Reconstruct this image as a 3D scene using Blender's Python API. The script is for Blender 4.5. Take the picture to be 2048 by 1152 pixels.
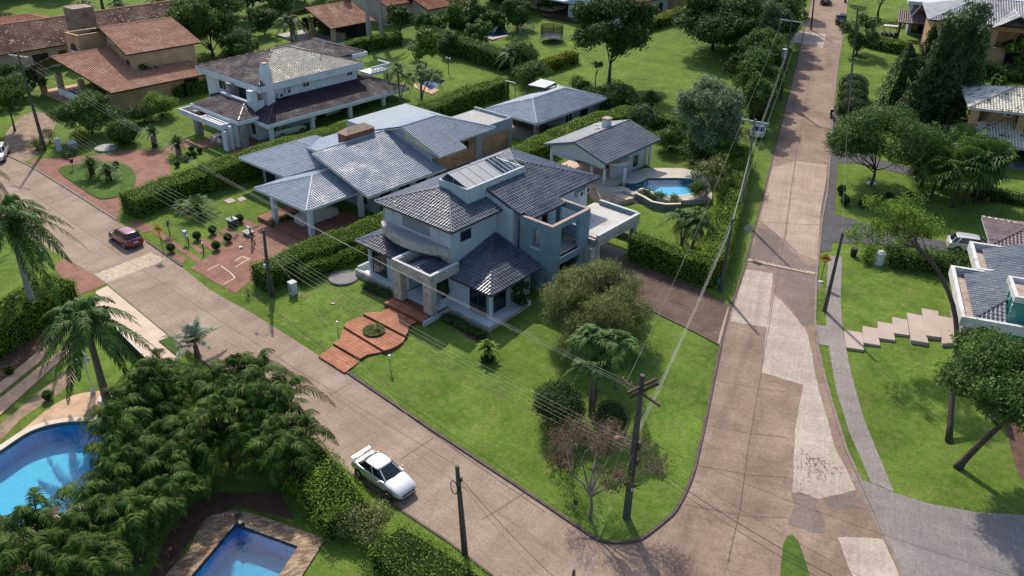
import bpy, bmesh, math, random
import numpy as np
from mathutils import Vector, Matrix, geometry
for o in list(bpy.data.objects): bpy.data.objects.remove(o)
SC = bpy.context.scene; COL = SC.collection
random.seed(7); RNG = np.random.default_rng(11)
R = math.radians
# ------------------------------------------------------------------ camera, sky, sun, exposure
FPX = 1650.0; PITCH = R(29.49); ROLL = R(1.20); YAW = R(40.3); CH = 36.0; GR = 0.059; Y0 = 29.5
def _axes():
    cp, sp = math.cos(PITCH), math.sin(PITCH); c, s = math.cos(YAW), math.sin(YAW)
    rot = lambda v: np.array([c*v[0]-s*v[1], s*v[0]+c*v[1], v[2]])
    f = rot((0, cp, -sp)); u = rot((0, sp, cp)); x = rot((1, 0, 0))
    return math.cos(ROLL)*x+math.sin(ROLL)*u, -math.sin(ROLL)*x+math.cos(ROLL)*u, f
AX, AU, AF = _axes()
cam = bpy.data.cameras.new('camera'); camo = bpy.data.objects.new('camera', cam); COL.objects.link(camo)
camo.matrix_world = Matrix(((AX[0], AU[0], -AF[0], 0), (AX[1], AU[1], -AF[1], 0), (AX[2], AU[2], -AF[2], CH), (0, 0, 0, 1)))
cam.sensor_width = 36; cam.lens = 36*FPX/2048; cam.clip_start = 0.5; cam.clip_end = 3000
SC.camera = camo
W = bpy.data.worlds.new('World'); SC.world = W; W.use_nodes = True
wn = W.node_tree.nodes; sky = wn.new('ShaderNodeTexSky'); sky.sky_type = 'NISHITA'; sky.sun_disc = False
SUN_AZ = 144.5; SUN_EL = 46
sky.sun_elevation = R(SUN_EL); sky.sun_rotation = R(90-SUN_AZ); sky.dust_density = 2.0
W.node_tree.links.new(sky.outputs[0], wn['Background'].inputs[0]); wn['Background'].inputs[1].default_value = 0.15
sl = bpy.data.lights.new('sun', 'SUN'); sl.energy = 3.7; sl.angle = R(0.9); sl.color = (1.0, 0.92, 0.79)
so = bpy.data.objects.new('sun', sl); COL.objects.link(so)
sd = Vector((math.cos(R(SUN_AZ))*math.cos(R(SUN_EL)), math.sin(R(SUN_AZ))*math.cos(R(SUN_EL)), math.sin(R(SUN_EL))))
so.rotation_euler = sd.to_track_quat('Z', 'Y').to_euler(); so.location = (-60, 60, 80)
SC.view_settings.view_transform = 'Standard'; SC.view_settings.look = 'None'; SC.view_settings.gamma = 1
SC.view_settings.exposure = 0.27
SC.render.engine = 'CYCLES'
# ------------------------------------------------------------------ where a point of the ground lies
def gz(x, y): return GR*max(0.0, y-Y0)
def ray(px, py): return AF+(px-1024)/FPX*AX-(py-576)/FPX*AU
def G(px, py, h=0.0):
    d = ray(px, py); t = (h-CH)/d[2]
    if t*d[1] > Y0: t = (h-GR*Y0-CH)/(d[2]-GR*d[1])
    return (t*d[0], t*d[1], CH+t*d[2]-h)
def ZP(px, py, z):
    d = ray(px, py); t = (z-CH)/d[2]; return (t*d[0], t*d[1], z)
def mpp(p): return float((np.array(p)-np.array([0, 0, CH]))@AF)/FPX       # metres per photo pixel at p
def PR(p):
    d = np.array(p, float)-np.array([0, 0, CH]); z = d@AF
    return 1024+FPX*(d@AX)/z, 576-FPX*(d@AU)/z
def HG(b, ty, h0=0):                                                     # height over ground point b seen at row ty
    g = G(*b); lo, hi = 0.0, 40.0
    for _ in range(40):
        m = (lo+hi)/2
        if PR((g[0], g[1], g[2]+m))[1] > ty: lo = m
        else: hi = m
    return lo
# ------------------------------------------------------------------ object helpers
def tag(o, label=None, cat=None, group=None, kind=None):
    if label: o['label'] = label
    if cat: o['category'] = cat
    if group: o['group'] = group
    if kind: o['kind'] = kind
    return o
def thing(name, label, cat, loc=(0, 0, 0), rz=0.0, group=None):
    o = bpy.data.objects.new(name, None); o.empty_display_size = 0.3; COL.objects.link(o)
    o.location = loc; o.rotation_euler = (0, 0, rz)
    return tag(o, label, cat, group)
def copy_tree(o, parent=None):
    c = o.copy(); COL.objects.link(c); c.parent = parent
    for ch in o.children: copy_tree(ch, c)
    return c
def link(me, name, mats, parent=None, loc=None):
    o = bpy.data.objects.new(name, me); COL.objects.link(o)
    for m in (mats if isinstance(mats, (list, tuple)) else [mats]): me.materials.append(m)
    if parent is not None: o.parent = parent
    if loc is not None: o.location = loc
    return o
class MB:
    def __init__(s): s.v = []; s.f = []; s.m = []; s.mi = 0
    def add(s, vs, fs):
        n = len(s.v); s.v += [tuple(v) for v in vs]
        for f in fs: s.f.append(tuple(n+i for i in f)); s.m.append(s.mi)
        return s
    def box(s, x0, y0, z0, x1, y1, z1):
        if x0 > x1: x0, x1 = x1, x0
        if y0 > y1: y0, y1 = y1, y0
        if z0 > z1: z0, z1 = z1, z0
        return s.add([(x0, y0, z0), (x1, y0, z0), (x1, y1, z0), (x0, y1, z0), (x0, y0, z1), (x1, y0, z1), (x1, y1, z1), (x0, y1, z1)],
                     [(0, 3, 2, 1), (4, 5, 6, 7), (0, 1, 5, 4), (1, 2, 6, 5), (2, 3, 7, 6), (3, 0, 4, 7)])
    def prism(s, pts, z0, z1, holes=()):
        n = len(pts); f0 = z0 if callable(z0) else (lambda x, y: z0); f1 = z1 if callable(z1) else (lambda x, y: z1)
        loops = [list(pts)]+[list(h) for h in holes]
        flat = [p for l in loops for p in l]
        tris = geometry.tessellate_polygon([[Vector((p[0], p[1], 0)) for p in l] for l in loops])
        N = len(flat); vs = [(p[0], p[1], f0(*p[:2])) for p in flat]+[(p[0], p[1], f1(*p[:2])) for p in flat]
        fs = []
        for t in tris:
            a, b, c = (Vector(flat[i][:2]) for i in t)
            if (b-a).cross(c-a) < 0: t = (t[0], t[2], t[1])
            fs.append(tuple(N+i for i in t)); fs.append((t[2], t[1], t[0]))
        k = 0
        for li, l in enumerate(loops):
            ar = sum(l[i][0]*l[(i+1) % len(l)][1]-l[(i+1) % len(l)][0]*l[i][1] for i in range(len(l)))
            ccw = (ar > 0) == (li == 0)
            for i in range(len(l)):
                a = k+i; b = k+(i+1) % len(l)
                fs.append((a, b, N+b, N+a) if ccw else (b, a, N+a, N+b))
            k += len(l)
        return s.add(vs, fs)
    def poly(s, pts): return s.add(pts, [tuple(range(len(pts)))])
    def tube(s, path, rad, seg=6, cap=True):
        P = [Vector(p) for p in path]; n = len(P)
        rr = rad if isinstance(rad, (list, tuple)) else [rad]*n
        vs = []; a = None
        for i, p in enumerate(P):
            t = (P[min(i+1, n-1)]-P[max(i-1, 0)]).normalized()
            if a is None: a = t.orthogonal().normalized()
            a = (a-t*a.dot(t)).normalized(); b = t.cross(a)
            for k in range(seg):
                an = 2*math.pi*k/seg; vs.append(p+(a*math.cos(an)+b*math.sin(an))*rr[i])
        fs = [(i*seg+k, i*seg+(k+1) % seg, (i+1)*seg+(k+1) % seg, (i+1)*seg+k) for i in range(n-1) for k in range(seg)]
        if cap: fs += [tuple(range(seg))[::-1], tuple((n-1)*seg+k for k in range(seg))]
        return s.add(vs, fs)
    def cyl(s, x, y, z0, z1, r, r2=None, seg=16): return s.tube([(x, y, z0), (x, y, z1)], [r, r if r2 is None else r2], seg)
    def lathe(s, prof, seg=16, c=(0, 0, 0)):
        vs = [(c[0]+r*math.cos(2*math.pi*k/seg), c[1]+r*math.sin(2*math.pi*k/seg), c[2]+z) for r, z in prof for k in range(seg)]
        n = len(prof)
        fs = [(i*seg+k, i*seg+(k+1) % seg, (i+1)*seg+(k+1) % seg, (i+1)*seg+k) for i in range(n-1) for k in range(seg)]
        return s.add(vs, fs+[tuple(range(seg))[::-1], tuple((n-1)*seg+k for k in range(seg))])
    def ball(s, c, r, seg=12, rings=8, sq=(1, 1, 1)):
        vs = [(c[0], c[1], c[2]-r*sq[2])]; fs = []
        for i in range(1, rings):
            th = math.pi*i/rings
            for k in range(seg): vs.append((c[0]+r*sq[0]*math.sin(th)*math.cos(2*math.pi*k/seg), c[1]+r*sq[1]*math.sin(th)*math.sin(2*math.pi*k/seg), c[2]-r*sq[2]*math.cos(th)))
        vs.append((c[0], c[1], c[2]+r*sq[2])); L = len(vs)-1
        for k in range(seg):
            fs.append((0, 1+(k+1) % seg, 1+k)); fs.append((L, L-seg+k, L-seg+(k+1) % seg))
        for i in range(rings-2):
            for k in range(seg): a = 1+i*seg; fs.append((a+k, a+(k+1) % seg, a+seg+(k+1) % seg, a+seg+k))
        return s.add(vs, fs)
    def bar(s, p, q, w, h):                                              # straight bar, w across, h tall
        p, q = Vector(p), Vector(q); t = (q-p).normalized(); sd_ = t.cross(Vector((0, 0, 1)))
        if sd_.length < 1e-4: sd_ = Vector((1, 0, 0))
        sd_.normalize(); up = sd_.cross(t); a = sd_*w/2; b = up*h/2
        vs = [p-a-b, p+a-b, p+a+b, p-a+b, q-a-b, q+a-b, q+a+b, q-a+b]
        return s.add(vs, [(0, 3, 2, 1), (4, 5, 6, 7), (0, 1, 5, 4), (1, 2, 6, 5), (2, 3, 7, 6), (3, 0, 4, 7)])
    def build(s, name, mats, parent=None, smooth=False, loc=None, bevel=0, off=None):
        me = bpy.data.meshes.new(name)
        V = s.v if off is None else [(a-off[0], b-off[1], c-off[2]) for a, b, c in s.v]
        me.from_pydata([tuple(v) for v in V], [], s.f); o = link(me, name, mats, parent, loc)
        for p, m in zip(me.polygons, s.m): p.material_index = m
        if smooth: me.shade_smooth()
        if bevel:
            b = o.modifiers.new('bevel', 'BEVEL'); b.width = bevel; b.segments = 2; b.limit_method = 'ANGLE'
        return o
def np_mesh(name, V, F, mats, parent=None, loc=None, mi=None, smooth=False):
    V = np.asarray(V, np.float32); F = np.asarray(F, np.int32); k = F.shape[1]
    me = bpy.data.meshes.new(name); me.vertices.add(len(V)); me.vertices.foreach_set('co', V.ravel())
    me.loops.add(F.size); me.loops.foreach_set('vertex_index', F.ravel())
    me.polygons.add(len(F)); me.polygons.foreach_set('loop_start', np.arange(0, F.size, k, dtype=np.int32))
    if mi is not None: me.polygons.foreach_set('material_index', np.asarray(mi, np.int32))
    me.update(calc_edges=True)
    if smooth: me.shade_smooth()
    return link(me, name, mats, parent, loc)
# ------------------------------------------------------------------ materials
def nt(m): m.use_nodes = True; return m.node_tree.nodes, m.node_tree.links
def ramp(N, pts):
    r = N.new('ShaderNodeValToRGB'); e = r.color_ramp.elements
    while len(e) < len(pts): e.new(0.5)
    for q, (p, c) in zip(e, pts): q.position = p; q.color = (*c, 1)
    return r
def noise(N, L, vec, sc, det=4, ro=0.6):
    n = N.new('ShaderNodeTexNoise'); n.inputs['Scale'].default_value = sc; n.inputs['Detail'].default_value = det; n.inputs['Roughness'].default_value = ro
    L.new(vec, n.inputs['Vector']); return n
def mixc(N, L, a, b, f, mode='MIX'):
    m = N.new('ShaderNodeMix'); m.data_type = 'RGBA'; m.blend_type = mode
    for k, v in ((0, f), (6, a), (7, b)):
        if isinstance(v, (int, float)): m.inputs[k].default_value = v
        elif isinstance(v, tuple): m.inputs[k].default_value = (*v, 1)
        else: L.new(v, m.inputs[k])
    return m.outputs[2]
def mul(c, k): return tuple(min(1, x*k) for x in c)
def mat(name, col, rough=0.8, var=0.25, sc=1.5, bump=0.15, bsc=25, metal=0.0, spec=0.4, col2=None, stain=None, stc=0.5, coat=0, streak=0.0):
    m = bpy.data.materials.new(name); N, L = nt(m); b = N['Principled BSDF']
    tc = N.new('ShaderNodeNewGeometry').outputs['Position']
    n = noise(N, L, tc, sc, 6, 0.65); r = ramp(N, [(0.3, mul(col2 or col, 1-var)), (0.7, mul(col, 1+var*0.6))]); L.new(n.outputs[0], r.inputs[0]); c = r.outputs[0]
    n2 = noise(N, L, tc, bsc, 5, 0.7)
    c = mixc(N, L, c, n2.outputs[0], 0.18*min(1, var*3), 'OVERLAY')
    if stain:
        n3 = noise(N, L, tc, stc, 5, 0.7); r3 = ramp(N, [(0.52, (0, 0, 0)), (0.66, (1, 1, 1))]); L.new(n3.outputs[0], r3.inputs[0])
        c = mixc(N, L, c, stain, r3.outputs[0])
    if streak:
        mp = N.new('ShaderNodeMapping'); mp.inputs['Scale'].default_value = (2.2, 2.2, 0.16); L.new(tc, mp.inputs['Vector']); n4 = noise(N, L, mp.outputs[0], 1.6, 6, 0.7)
        r4 = ramp(N, [(0.5, (0, 0, 0)), (0.78, (streak,)*3)]); L.new(n4.outputs[0], r4.inputs[0]); c = mixc(N, L, c, mul(col, 0.5), r4.outputs[0])
    L.new(c, b.inputs['Base Color']); b.inputs['Roughness'].default_value = rough; b.inputs['Metallic'].default_value = metal
    b.inputs['Specular IOR Level'].default_value = spec
    if coat: b.inputs['Coat Weight'].default_value = coat; b.inputs['Coat Roughness'].default_value = 0.05
    if bump:
        bp = N.new('ShaderNodeBump'); bp.inputs['Strength'].default_value = bump; bp.inputs['Distance'].default_value = 0.03
        L.new(n2.outputs[0], bp.inputs['Height']); L.new(bp.outputs[0], b.inputs['Normal'])
    return m
def flat(name, col, rough=0.5, metal=0, coat=0, emit=0):
    m = bpy.data.materials.new(name); N, L = nt(m); b = N['Principled BSDF']
    tc = N.new('ShaderNodeNewGeometry').outputs['Position']
    n = noise(N, L, tc, 4, 3); c = mixc(N, L, mul(col, 0.92), mul(col, 1.05), n.outputs[0])
    L.new(c, b.inputs['Base Color']); b.inputs['Roughness'].default_value = rough; b.inputs['Metallic'].default_value = metal
    b.inputs['Coat Weight'].default_value = coat; b.inputs['Coat Roughness'].default_value = 0.04
    return m
def grass(name, a, b, c, dry=0.35):
    m = bpy.data.materials.new(name); N, L = nt(m); p = N['Principled BSDF']
    tc = N.new('ShaderNodeNewGeometry').outputs['Position']
    n1 = noise(N, L, tc, 0.22, 5, 0.62); n2 = noise(N, L, tc, 1.7, 6, 0.7); n3 = noise(N, L, tc, 14, 4, 0.75); n4 = noise(N, L, tc, 0.09, 3, 0.5)
    r1 = ramp(N, [(0.36, a), (0.62, b)]); L.new(n1.outputs[0], r1.inputs[0])
    r2 = ramp(N, [(0.42, (0, 0, 0)), (0.68, (dry*1.3,)*3)]); L.new(n2.outputs[0], r2.inputs[0])
    col = mixc(N, L, r1.outputs[0], c, r2.outputs[0])
    col = mixc(N, L, col, n2.outputs[0], 0.35, 'OVERLAY'); col = mixc(N, L, col, n3.outputs[0], 0.6, 'OVERLAY')
    r4 = ramp(N, [(0.35, (0.42,)*3), (0.65, (0.58,)*3)]); L.new(n4.outputs[0], r4.inputs[0]); col = mixc(N, L, col, r4.outputs[0], 0.5, 'OVERLAY')
    n6 = noise(N, L, tc, 0.55, 6, 0.72); r6 = ramp(N, [(0.54, (0, 0, 0)), (0.72, (dry*1.5,)*3)]); L.new(n6.outputs[0], r6.inputs[0]); col = mixc(N, L, col, mul(c, 0.85), r6.outputs[0])
    n7 = noise(N, L, tc, 5, 5, 0.8); col = mixc(N, L, col, n7.outputs[0], 0.75, 'OVERLAY'); n8 = noise(N, L, tc, 0.35, 4, 0.6); r8 = ramp(N, [(0.3, (0.30,)*3), (0.7, (0.66,)*3)]); L.new(n8.outputs[0], r8.inputs[0]); col = mixc(N, L, col, r8.outputs[0], 0.55, 'OVERLAY')
    L.new(col, p.inputs['Base Color']); p.inputs['Roughness'].default_value = 0.95; p.inputs['Specular IOR Level'].default_value = 0.15
    bp = N.new('ShaderNodeBump'); bp.inputs['Strength'].default_value = 0.9; bp.inputs['Distance'].default_value = 0.06
    L.new(n3.outputs[0], bp.inputs['Height']); L.new(bp.outputs[0], p.inputs['Normal'])
    return m
def roadm(name, a, b, streak_ang, crack=True, light=None, tar=0.5):
    m = bpy.data.materials.new(name); N, L = nt(m); p = N['Principled BSDF']
    tc = N.new('ShaderNodeNewGeometry').outputs['Position']
    mp = N.new('ShaderNodeMapping'); mp.inputs['Rotation'].default_value = (0, 0, -streak_ang); L.new(tc, mp.inputs['Vector'])
    mp2 = N.new('ShaderNodeMapping'); mp2.inputs['Scale'].default_value = (0.10, 3.0, 1); L.new(mp.outputs[0], mp2.inputs['Vector'])
    mp3 = N.new('ShaderNodeMapping'); mp3.inputs['Scale'].default_value = (0.9, 0.14, 1); L.new(mp.outputs[0], mp3.inputs['Vector'])
    n1 = noise(N, L, tc, 0.35, 6, 0.65); n2 = noise(N, L, mp2.outputs[0], 2.2, 5, 0.7); n3 = noise(N, L, tc, 18, 4, 0.8); n4 = noise(N, L, mp3.outputs[0], 1.0, 5, 0.6)
    r1 = ramp(N, [(0.33, a), (0.66, b)]); L.new(n1.outputs[0], r1.inputs[0])
    n5 = noise(N, L, tc, 5, 6, 0.8); c = mixc(N, L, r1.outputs[0], n2.outputs[0], 0.28, 'OVERLAY'); c = mixc(N, L, c, n3.outputs[0], 0.5, 'OVERLAY'); c = mixc(N, L, c, n5.outputs[0], 0.75, 'OVERLAY'); c = mixc(N, L, c, n4.outputs[0], 0.3, 'OVERLAY')
    if light:
        r = ramp(N, [(0.55, (0, 0, 0)), (0.72, (1, 1, 1))]); L.new(n1.outputs[0], r.inputs[0]); c = mixc(N, L, c, light, r.outputs[0])
    if crack:
        v = N.new('ShaderNodeTexVoronoi'); v.feature = 'DISTANCE_TO_EDGE'; v.inputs['Scale'].default_value = 0.28
        nd = noise(N, L, tc, 1.2, 4); ad = N.new('ShaderNodeVectorMath'); ad.operation = 'MULTIPLY_ADD'; ad.inputs[1].default_value = (0.9, 0.9, 0)
        L.new(nd.outputs[1], ad.inputs[0]); L.new(tc, ad.inputs[2]); L.new(ad.outputs[0], v.inputs['Vector'])
        r = ramp(N, [(0.0, (tar*.55,)*3), (0.006, (0, 0, 0))]); L.new(v.outputs['Distance'], r.inputs[0])
        c = mixc(N, L, c, mul(a, 0.35), r.outputs[0])
    L.new(c, p.inputs['Base Color']); p.inputs['Roughness'].default_value = 0.85; p.inputs['Specular IOR Level'].default_value = 0.3
    bp = N.new('ShaderNodeBump'); bp.inputs['Strength'].default_value = 0.3; bp.inputs['Distance'].default_value = 0.01
    L.new(n3.outputs[0], bp.inputs['Height']); L.new(bp.outputs[0], p.inputs['Normal'])
    return m
def brickm(name, a, b, mortar, scale, ang=0, w=0.5, h=0.25, msz=0.02, vert=False, rough=0.85, off=0.5, var=0.25, bias=0.0, spec=0.3):
    m = bpy.data.materials.new(name); N, L = nt(m); p = N['Principled BSDF']
    g = N.new('ShaderNodeNewGeometry'); tc = g.outputs['Position']
    if vert:      # use (x+y, z) for walls
        sp = N.new('ShaderNodeSeparateXYZ'); L.new(tc, sp.inputs[0]); ad = N.new('ShaderNodeMath'); L.new(sp.outputs[0], ad.inputs[0]); L.new(sp.outputs[1], ad.inputs[1])
        cb = N.new('ShaderNodeCombineXYZ'); L.new(ad.outputs[0], cb.inputs[0]); L.new(sp.outputs[2], cb.inputs[1]); vec = cb.outputs[0]
    else:
        mp = N.new('ShaderNodeMapping'); mp.inputs['Rotation'].default_value = (0, 0, -ang); L.new(tc, mp.inputs['Vector']); vec = mp.outputs[0]
    br = N.new('ShaderNodeTexBrick'); br.offset = off; L.new(vec, br.inputs['Vector']); br.inputs['Scale'].default_value = scale
    br.inputs['Color1'].default_value = (*a, 1); br.inputs['Color2'].default_value = (*b, 1); br.inputs['Mortar'].default_value = (*mortar, 1)
    br.inputs['Brick Width'].default_value = w; br.inputs['Row Height'].default_value = h; br.inputs['Mortar Size'].default_value = msz; br.inputs['Bias'].default_value = bias
    n1 = noise(N, L, tc, 0.8, 6, 0.65); n2 = noise(N, L, tc, 12, 5, 0.7)
    c = mixc(N, L, br.outputs[0], n1.outputs[0], var*2, 'OVERLAY'); c = mixc(N, L, c, n2.outputs[0], var*1.5, 'OVERLAY')
    L.new(c, p.inputs['Base Color']); p.inputs['Roughness'].default_value = rough; p.inputs['Specular IOR Level'].default_value = spec
    bp = N.new('ShaderNodeBump'); bp.inputs['Strength'].default_value = 0.5; bp.inputs['Distance'].default_value = 0.01; bp.invert = True
    L.new(br.outputs['Fac'], bp.inputs['Height']); L.new(bp.outputs[0], p.inputs['Normal'])
    return m
def tilem(name, a, b, dirt=None, dirt_amt=0.0, rough=0.5, dsc=0.6, spec=0.5, tile_dirt=None, td=0.0, channel_shade=0.7):
    m = bpy.data.materials.new(name); N, L = nt(m); p = N['Principled BSDF']
    g = N.new('ShaderNodeNewGeometry'); tc = g.outputs['Position']
    uv = N.new('ShaderNodeUVMap'); fl = N.new('ShaderNodeVectorMath'); fl.operation = 'FLOOR'; L.new(uv.outputs[0], fl.inputs[0])
    wn_ = N.new('ShaderNodeTexWhiteNoise'); wn_.noise_dimensions = '2D'; L.new(fl.outputs[0], wn_.inputs['Vector'])
    r = ramp(N, [(0.0, a), (1.0, b)]); L.new(wn_.outputs[0], r.inputs[0]); c = r.outputs[0]
    n1 = noise(N, L, tc, dsc, 6, 0.7); n2 = noise(N, L, tc, 16, 4, 0.7)
    c = mixc(N, L, c, n2.outputs[0], 0.4, 'OVERLAY')
    if dirt_amt:
        rr = ramp(N, [(0.42, (0, 0, 0)), (0.62, (dirt_amt,)*3)]); L.new(n1.outputs[0], rr.inputs[0]); c = mixc(N, L, c, dirt, rr.outputs[0])
    if td:
        ad = N.new('ShaderNodeMath'); ad.operation = 'MULTIPLY'; L.new(wn_.outputs[0], ad.inputs[0]); L.new(n1.outputs[0], ad.inputs[1])
        rr = ramp(N, [(td, (0, 0, 0)), (td+0.03, (1, 1, 1))]); L.new(ad.outputs[0], rr.inputs[0]); c = mixc(N, L, c, tile_dirt, rr.outputs[0])
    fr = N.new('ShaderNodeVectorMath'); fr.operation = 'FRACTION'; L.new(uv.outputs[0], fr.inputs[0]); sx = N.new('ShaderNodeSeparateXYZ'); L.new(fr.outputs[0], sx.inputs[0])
    gr = ramp(N, [(0.0, (channel_shade,)*3), (0.24, (channel_shade,)*3), (0.36, (0, 0, 0)), (0.9, (0, 0, 0)), (1.0, (channel_shade,)*3)]); L.new(sx.outputs[0], gr.inputs[0]); c = mixc(N, L, c, mul(a, 0.22), gr.outputs[0])  # shade between the rolls painted into the channel colour so the ribs show
    L.new(c, p.inputs['Base Color']); p.inputs['Specular IOR Level'].default_value = spec
    rq = ramp(N, [(0.35, (rough*0.7,)*3), (0.65, (min(1, rough*1.5),)*3)]); L.new(n1.outputs[0], rq.inputs[0]); L.new(rq.outputs[0], p.inputs['Roughness'])
    bp = N.new('ShaderNodeBump'); bp.inputs['Strength'].default_value = 0.25; bp.inputs['Distance'].default_value = 0.01
    L.new(n2.outputs[0], bp.inputs['Height']); L.new(bp.outputs[0], p.inputs['Normal'])
    return m
def leafm(name, cols, trans=0.25, rough=0.55, clump=0.9, spec=0.3, csc=0.9):
    m = bpy.data.materials.new(name); N, L = nt(m); out = N['Material Output']; p = N['Principled BSDF']
    g = N.new('ShaderNodeNewGeometry'); k = len(cols)
    r = ramp(N, [(i/(k-1), c) for i, c in enumerate(cols)]); L.new(g.outputs['Random Per Island'], r.inputs[0])
    n1 = noise(N, L, g.outputs['Position'], csc, 4, 0.6)
    c = mixc(N, L, r.outputs[0], n1.outputs[0], clump, 'OVERLAY')
    L.new(c, p.inputs['Base Color']); p.inputs['Roughness'].default_value = rough; p.inputs['Specular IOR Level'].default_value = spec
    t = N.new('ShaderNodeBsdfTranslucent'); L.new(c, t.inputs[0]); mx = N.new('ShaderNodeMixShader'); mx.inputs[0].default_value = trans
    L.new(p.outputs[0], mx.inputs[1]); L.new(t.outputs[0], mx.inputs[2]); L.new(mx.outputs[0], out.inputs[0])
    return m
def waterm(name, tint, rough=0.03, bump=0.25):
    m = bpy.data.materials.new(name); N, L = nt(m); out = N['Material Output']; N.remove(N['Principled BSDF'])
    tr = N.new('ShaderNodeBsdfTransparent'); tr.inputs[0].default_value = (*tint, 1)
    gl = N.new('ShaderNodeBsdfGlossy'); gl.inputs['Roughness'].default_value = rough
    fr = N.new('ShaderNodeFresnel'); fr.inputs[0].default_value = 1.33; mx = N.new('ShaderNodeMixShader')
    L.new(fr.outputs[0], mx.inputs[0]); L.new(tr.outputs[0], mx.inputs[1]); L.new(gl.outputs[0], mx.inputs[2]); L.new(mx.outputs[0], out.inputs[0])
    n = noise(N, L, N.new('ShaderNodeNewGeometry').outputs['Position'], 3.0, 3); bp = N.new('ShaderNodeBump'); bp.inputs['Strength'].default_value = bump; bp.inputs['Distance'].default_value = 0.05
    L.new(n.outputs[0], bp.inputs['Height']); L.new(bp.outputs[0], gl.inputs['Normal']); L.new(bp.outputs[0], fr.inputs['Normal'])
    return m
def glassm(name, col, rough=0.04):
    m = bpy.data.materials.new(name); N, L = nt(m); p = N['Principled BSDF']
    p.inputs['Base Color'].default_value = (*col, 1); p.inputs['Roughness'].default_value = rough; p.inputs['Specular IOR Level'].default_value = 0.8
    n = noise(N, L, N.new('ShaderNodeNewGeometry').outputs['Position'], 0.7, 2); bp = N.new('ShaderNodeBump'); bp.inputs['Strength'].default_value = 0.06
    L.new(n.outputs[0], bp.inputs['Height']); L.new(bp.outputs[0], p.inputs['Normal'])
    return m
# ------------------------------------------------------------------ material palette
M = {}
M['grass'] = grass('lawn', (0.078, 0.145, 0.018), (0.118, 0.200, 0.025), (0.175, 0.19, 0.06), 0.5)
M['grass_island'] = grass('turf_bright', (0.065, 0.125, 0.020), (0.085, 0.150, 0.026), (0.13, 0.15, 0.05), 0.25)
M['road_left'] = roadm('road_concrete_a', (0.240, 0.172, 0.130), (0.320, 0.238, 0.184), 0, light=(0.34, 0.27, 0.225))
M['road_right'] = roadm('road_concrete_b', (0.188, 0.127, 0.097), (0.305, 0.218, 0.168), R(20.7))
M['concrete_light'] = roadm('concrete_new', (0.36, 0.30, 0.25), (0.44, 0.38, 0.32), R(110.7), crack=False)
M['concrete_pink'] = roadm('concrete_pink', (0.33, 0.24, 0.19), (0.41, 0.31, 0.26), R(110.7), crack=False)
M['concrete_dark'] = roadm('concrete_wet', (0.15, 0.115, 0.105), (0.21, 0.16, 0.145), R(20.7))
M['walk'] = roadm('pavement_grey', (0.21, 0.185, 0.175), (0.27, 0.24, 0.225), R(110.7), crack=False)
M['drive_dark'] = brickm('driveway_pavers', (0.085, 0.08, 0.09), (0.12, 0.11, 0.12), (0.05, 0.05, 0.055), 3.0, R(20.7), msz=0.03)
M['apron'] = roadm('driveway_apron', (0.19, 0.17, 0.165), (0.25, 0.225, 0.215), R(110.7), crack=False)
M['kerb'] = mat('kerb', (0.23, 0.18, 0.155), var=0.4, sc=2)
M['kerb_dark'] = mat('kerb_dirty', (0.10, 0.075, 0.065), var=0.5, sc=2)
M['brick_drive'] = brickm('red_pavers', (0.26, 0.115, 0.08), (0.35, 0.17, 0.12), (0.13, 0.07, 0.05), 4.0, R(45), msz=0.03, var=0.35)
M['brick_brown'] = brickm('brown_pavers', (0.125, 0.078, 0.058), (0.215, 0.142, 0.108), (0.06, 0.045, 0.04), 3.2, R(10), msz=0.05, var=0.5)
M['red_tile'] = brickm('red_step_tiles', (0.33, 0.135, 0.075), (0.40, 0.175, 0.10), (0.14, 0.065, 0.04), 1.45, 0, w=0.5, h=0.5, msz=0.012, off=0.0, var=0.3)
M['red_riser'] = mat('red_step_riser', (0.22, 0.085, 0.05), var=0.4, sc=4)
M['tan_pave'] = brickm('tan_sandstone', (0.48, 0.31, 0.20), (0.56, 0.38, 0.26), (0.36, 0.24, 0.16), 1.2, R(30), w=0.6, h=0.6, msz=0.008, off=0, var=0.22)
M['slab'] = mat('pink_slab', (0.43, 0.345, 0.305), var=0.12, sc=0.8)
M['cream_pave'] = brickm('cream_pavers', (0.55, 0.42, 0.33), (0.60, 0.47, 0.375), (0.42, 0.32, 0.25), 0.9, R(0), w=0.9, h=0.6, msz=0.008, var=0.15)
M['pool_deck'] = brickm('pale_deck_tiles', (0.47, 0.435, 0.385), (0.52, 0.485, 0.43), (0.36, 0.33, 0.29), 1.2, 0, w=0.6, h=0.6, msz=0.01, off=0, var=0.15)
M['pool_stone'] = brickm('split_stone', (0.46, 0.35, 0.23), (0.22, 0.135, 0.085), (0.12, 0.08, 0.05), 2.6, R(58), w=0.9, h=0.3, msz=0.02, var=0.5, bias=0.1)
M['coping'] = mat('pool_coping', (0.62, 0.55, 0.45), var=0.15)
M['pooltile'] = brickm('pool_tiles', (0.07, 0.33, 0.62), (0.09, 0.40, 0.70), (0.15, 0.45, 0.72), 3.2, R(58), w=0.5, h=0.5, msz=0.015, off=0, var=0.08)
M['poollight'] = brickm('pool_tiles_light', (0.11, 0.52, 0.72), (0.15, 0.60, 0.78), (0.2, 0.6, 0.8), 5, 0, w=0.5, h=0.5, msz=0.01, off=0, var=0.08)
M['pooltile2'] = brickm('pool_tiles_teal', (0.05, 0.34, 0.50), (0.065, 0.40, 0.57), (0.12, 0.46, 0.62), 2.2, R(58), w=0.5, h=0.5, msz=0.012, off=0, var=0.1)
M['pooldark'] = mat('pool_band', (0.012, 0.03, 0.22), rough=0.3, var=0.3, sc=6)
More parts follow.
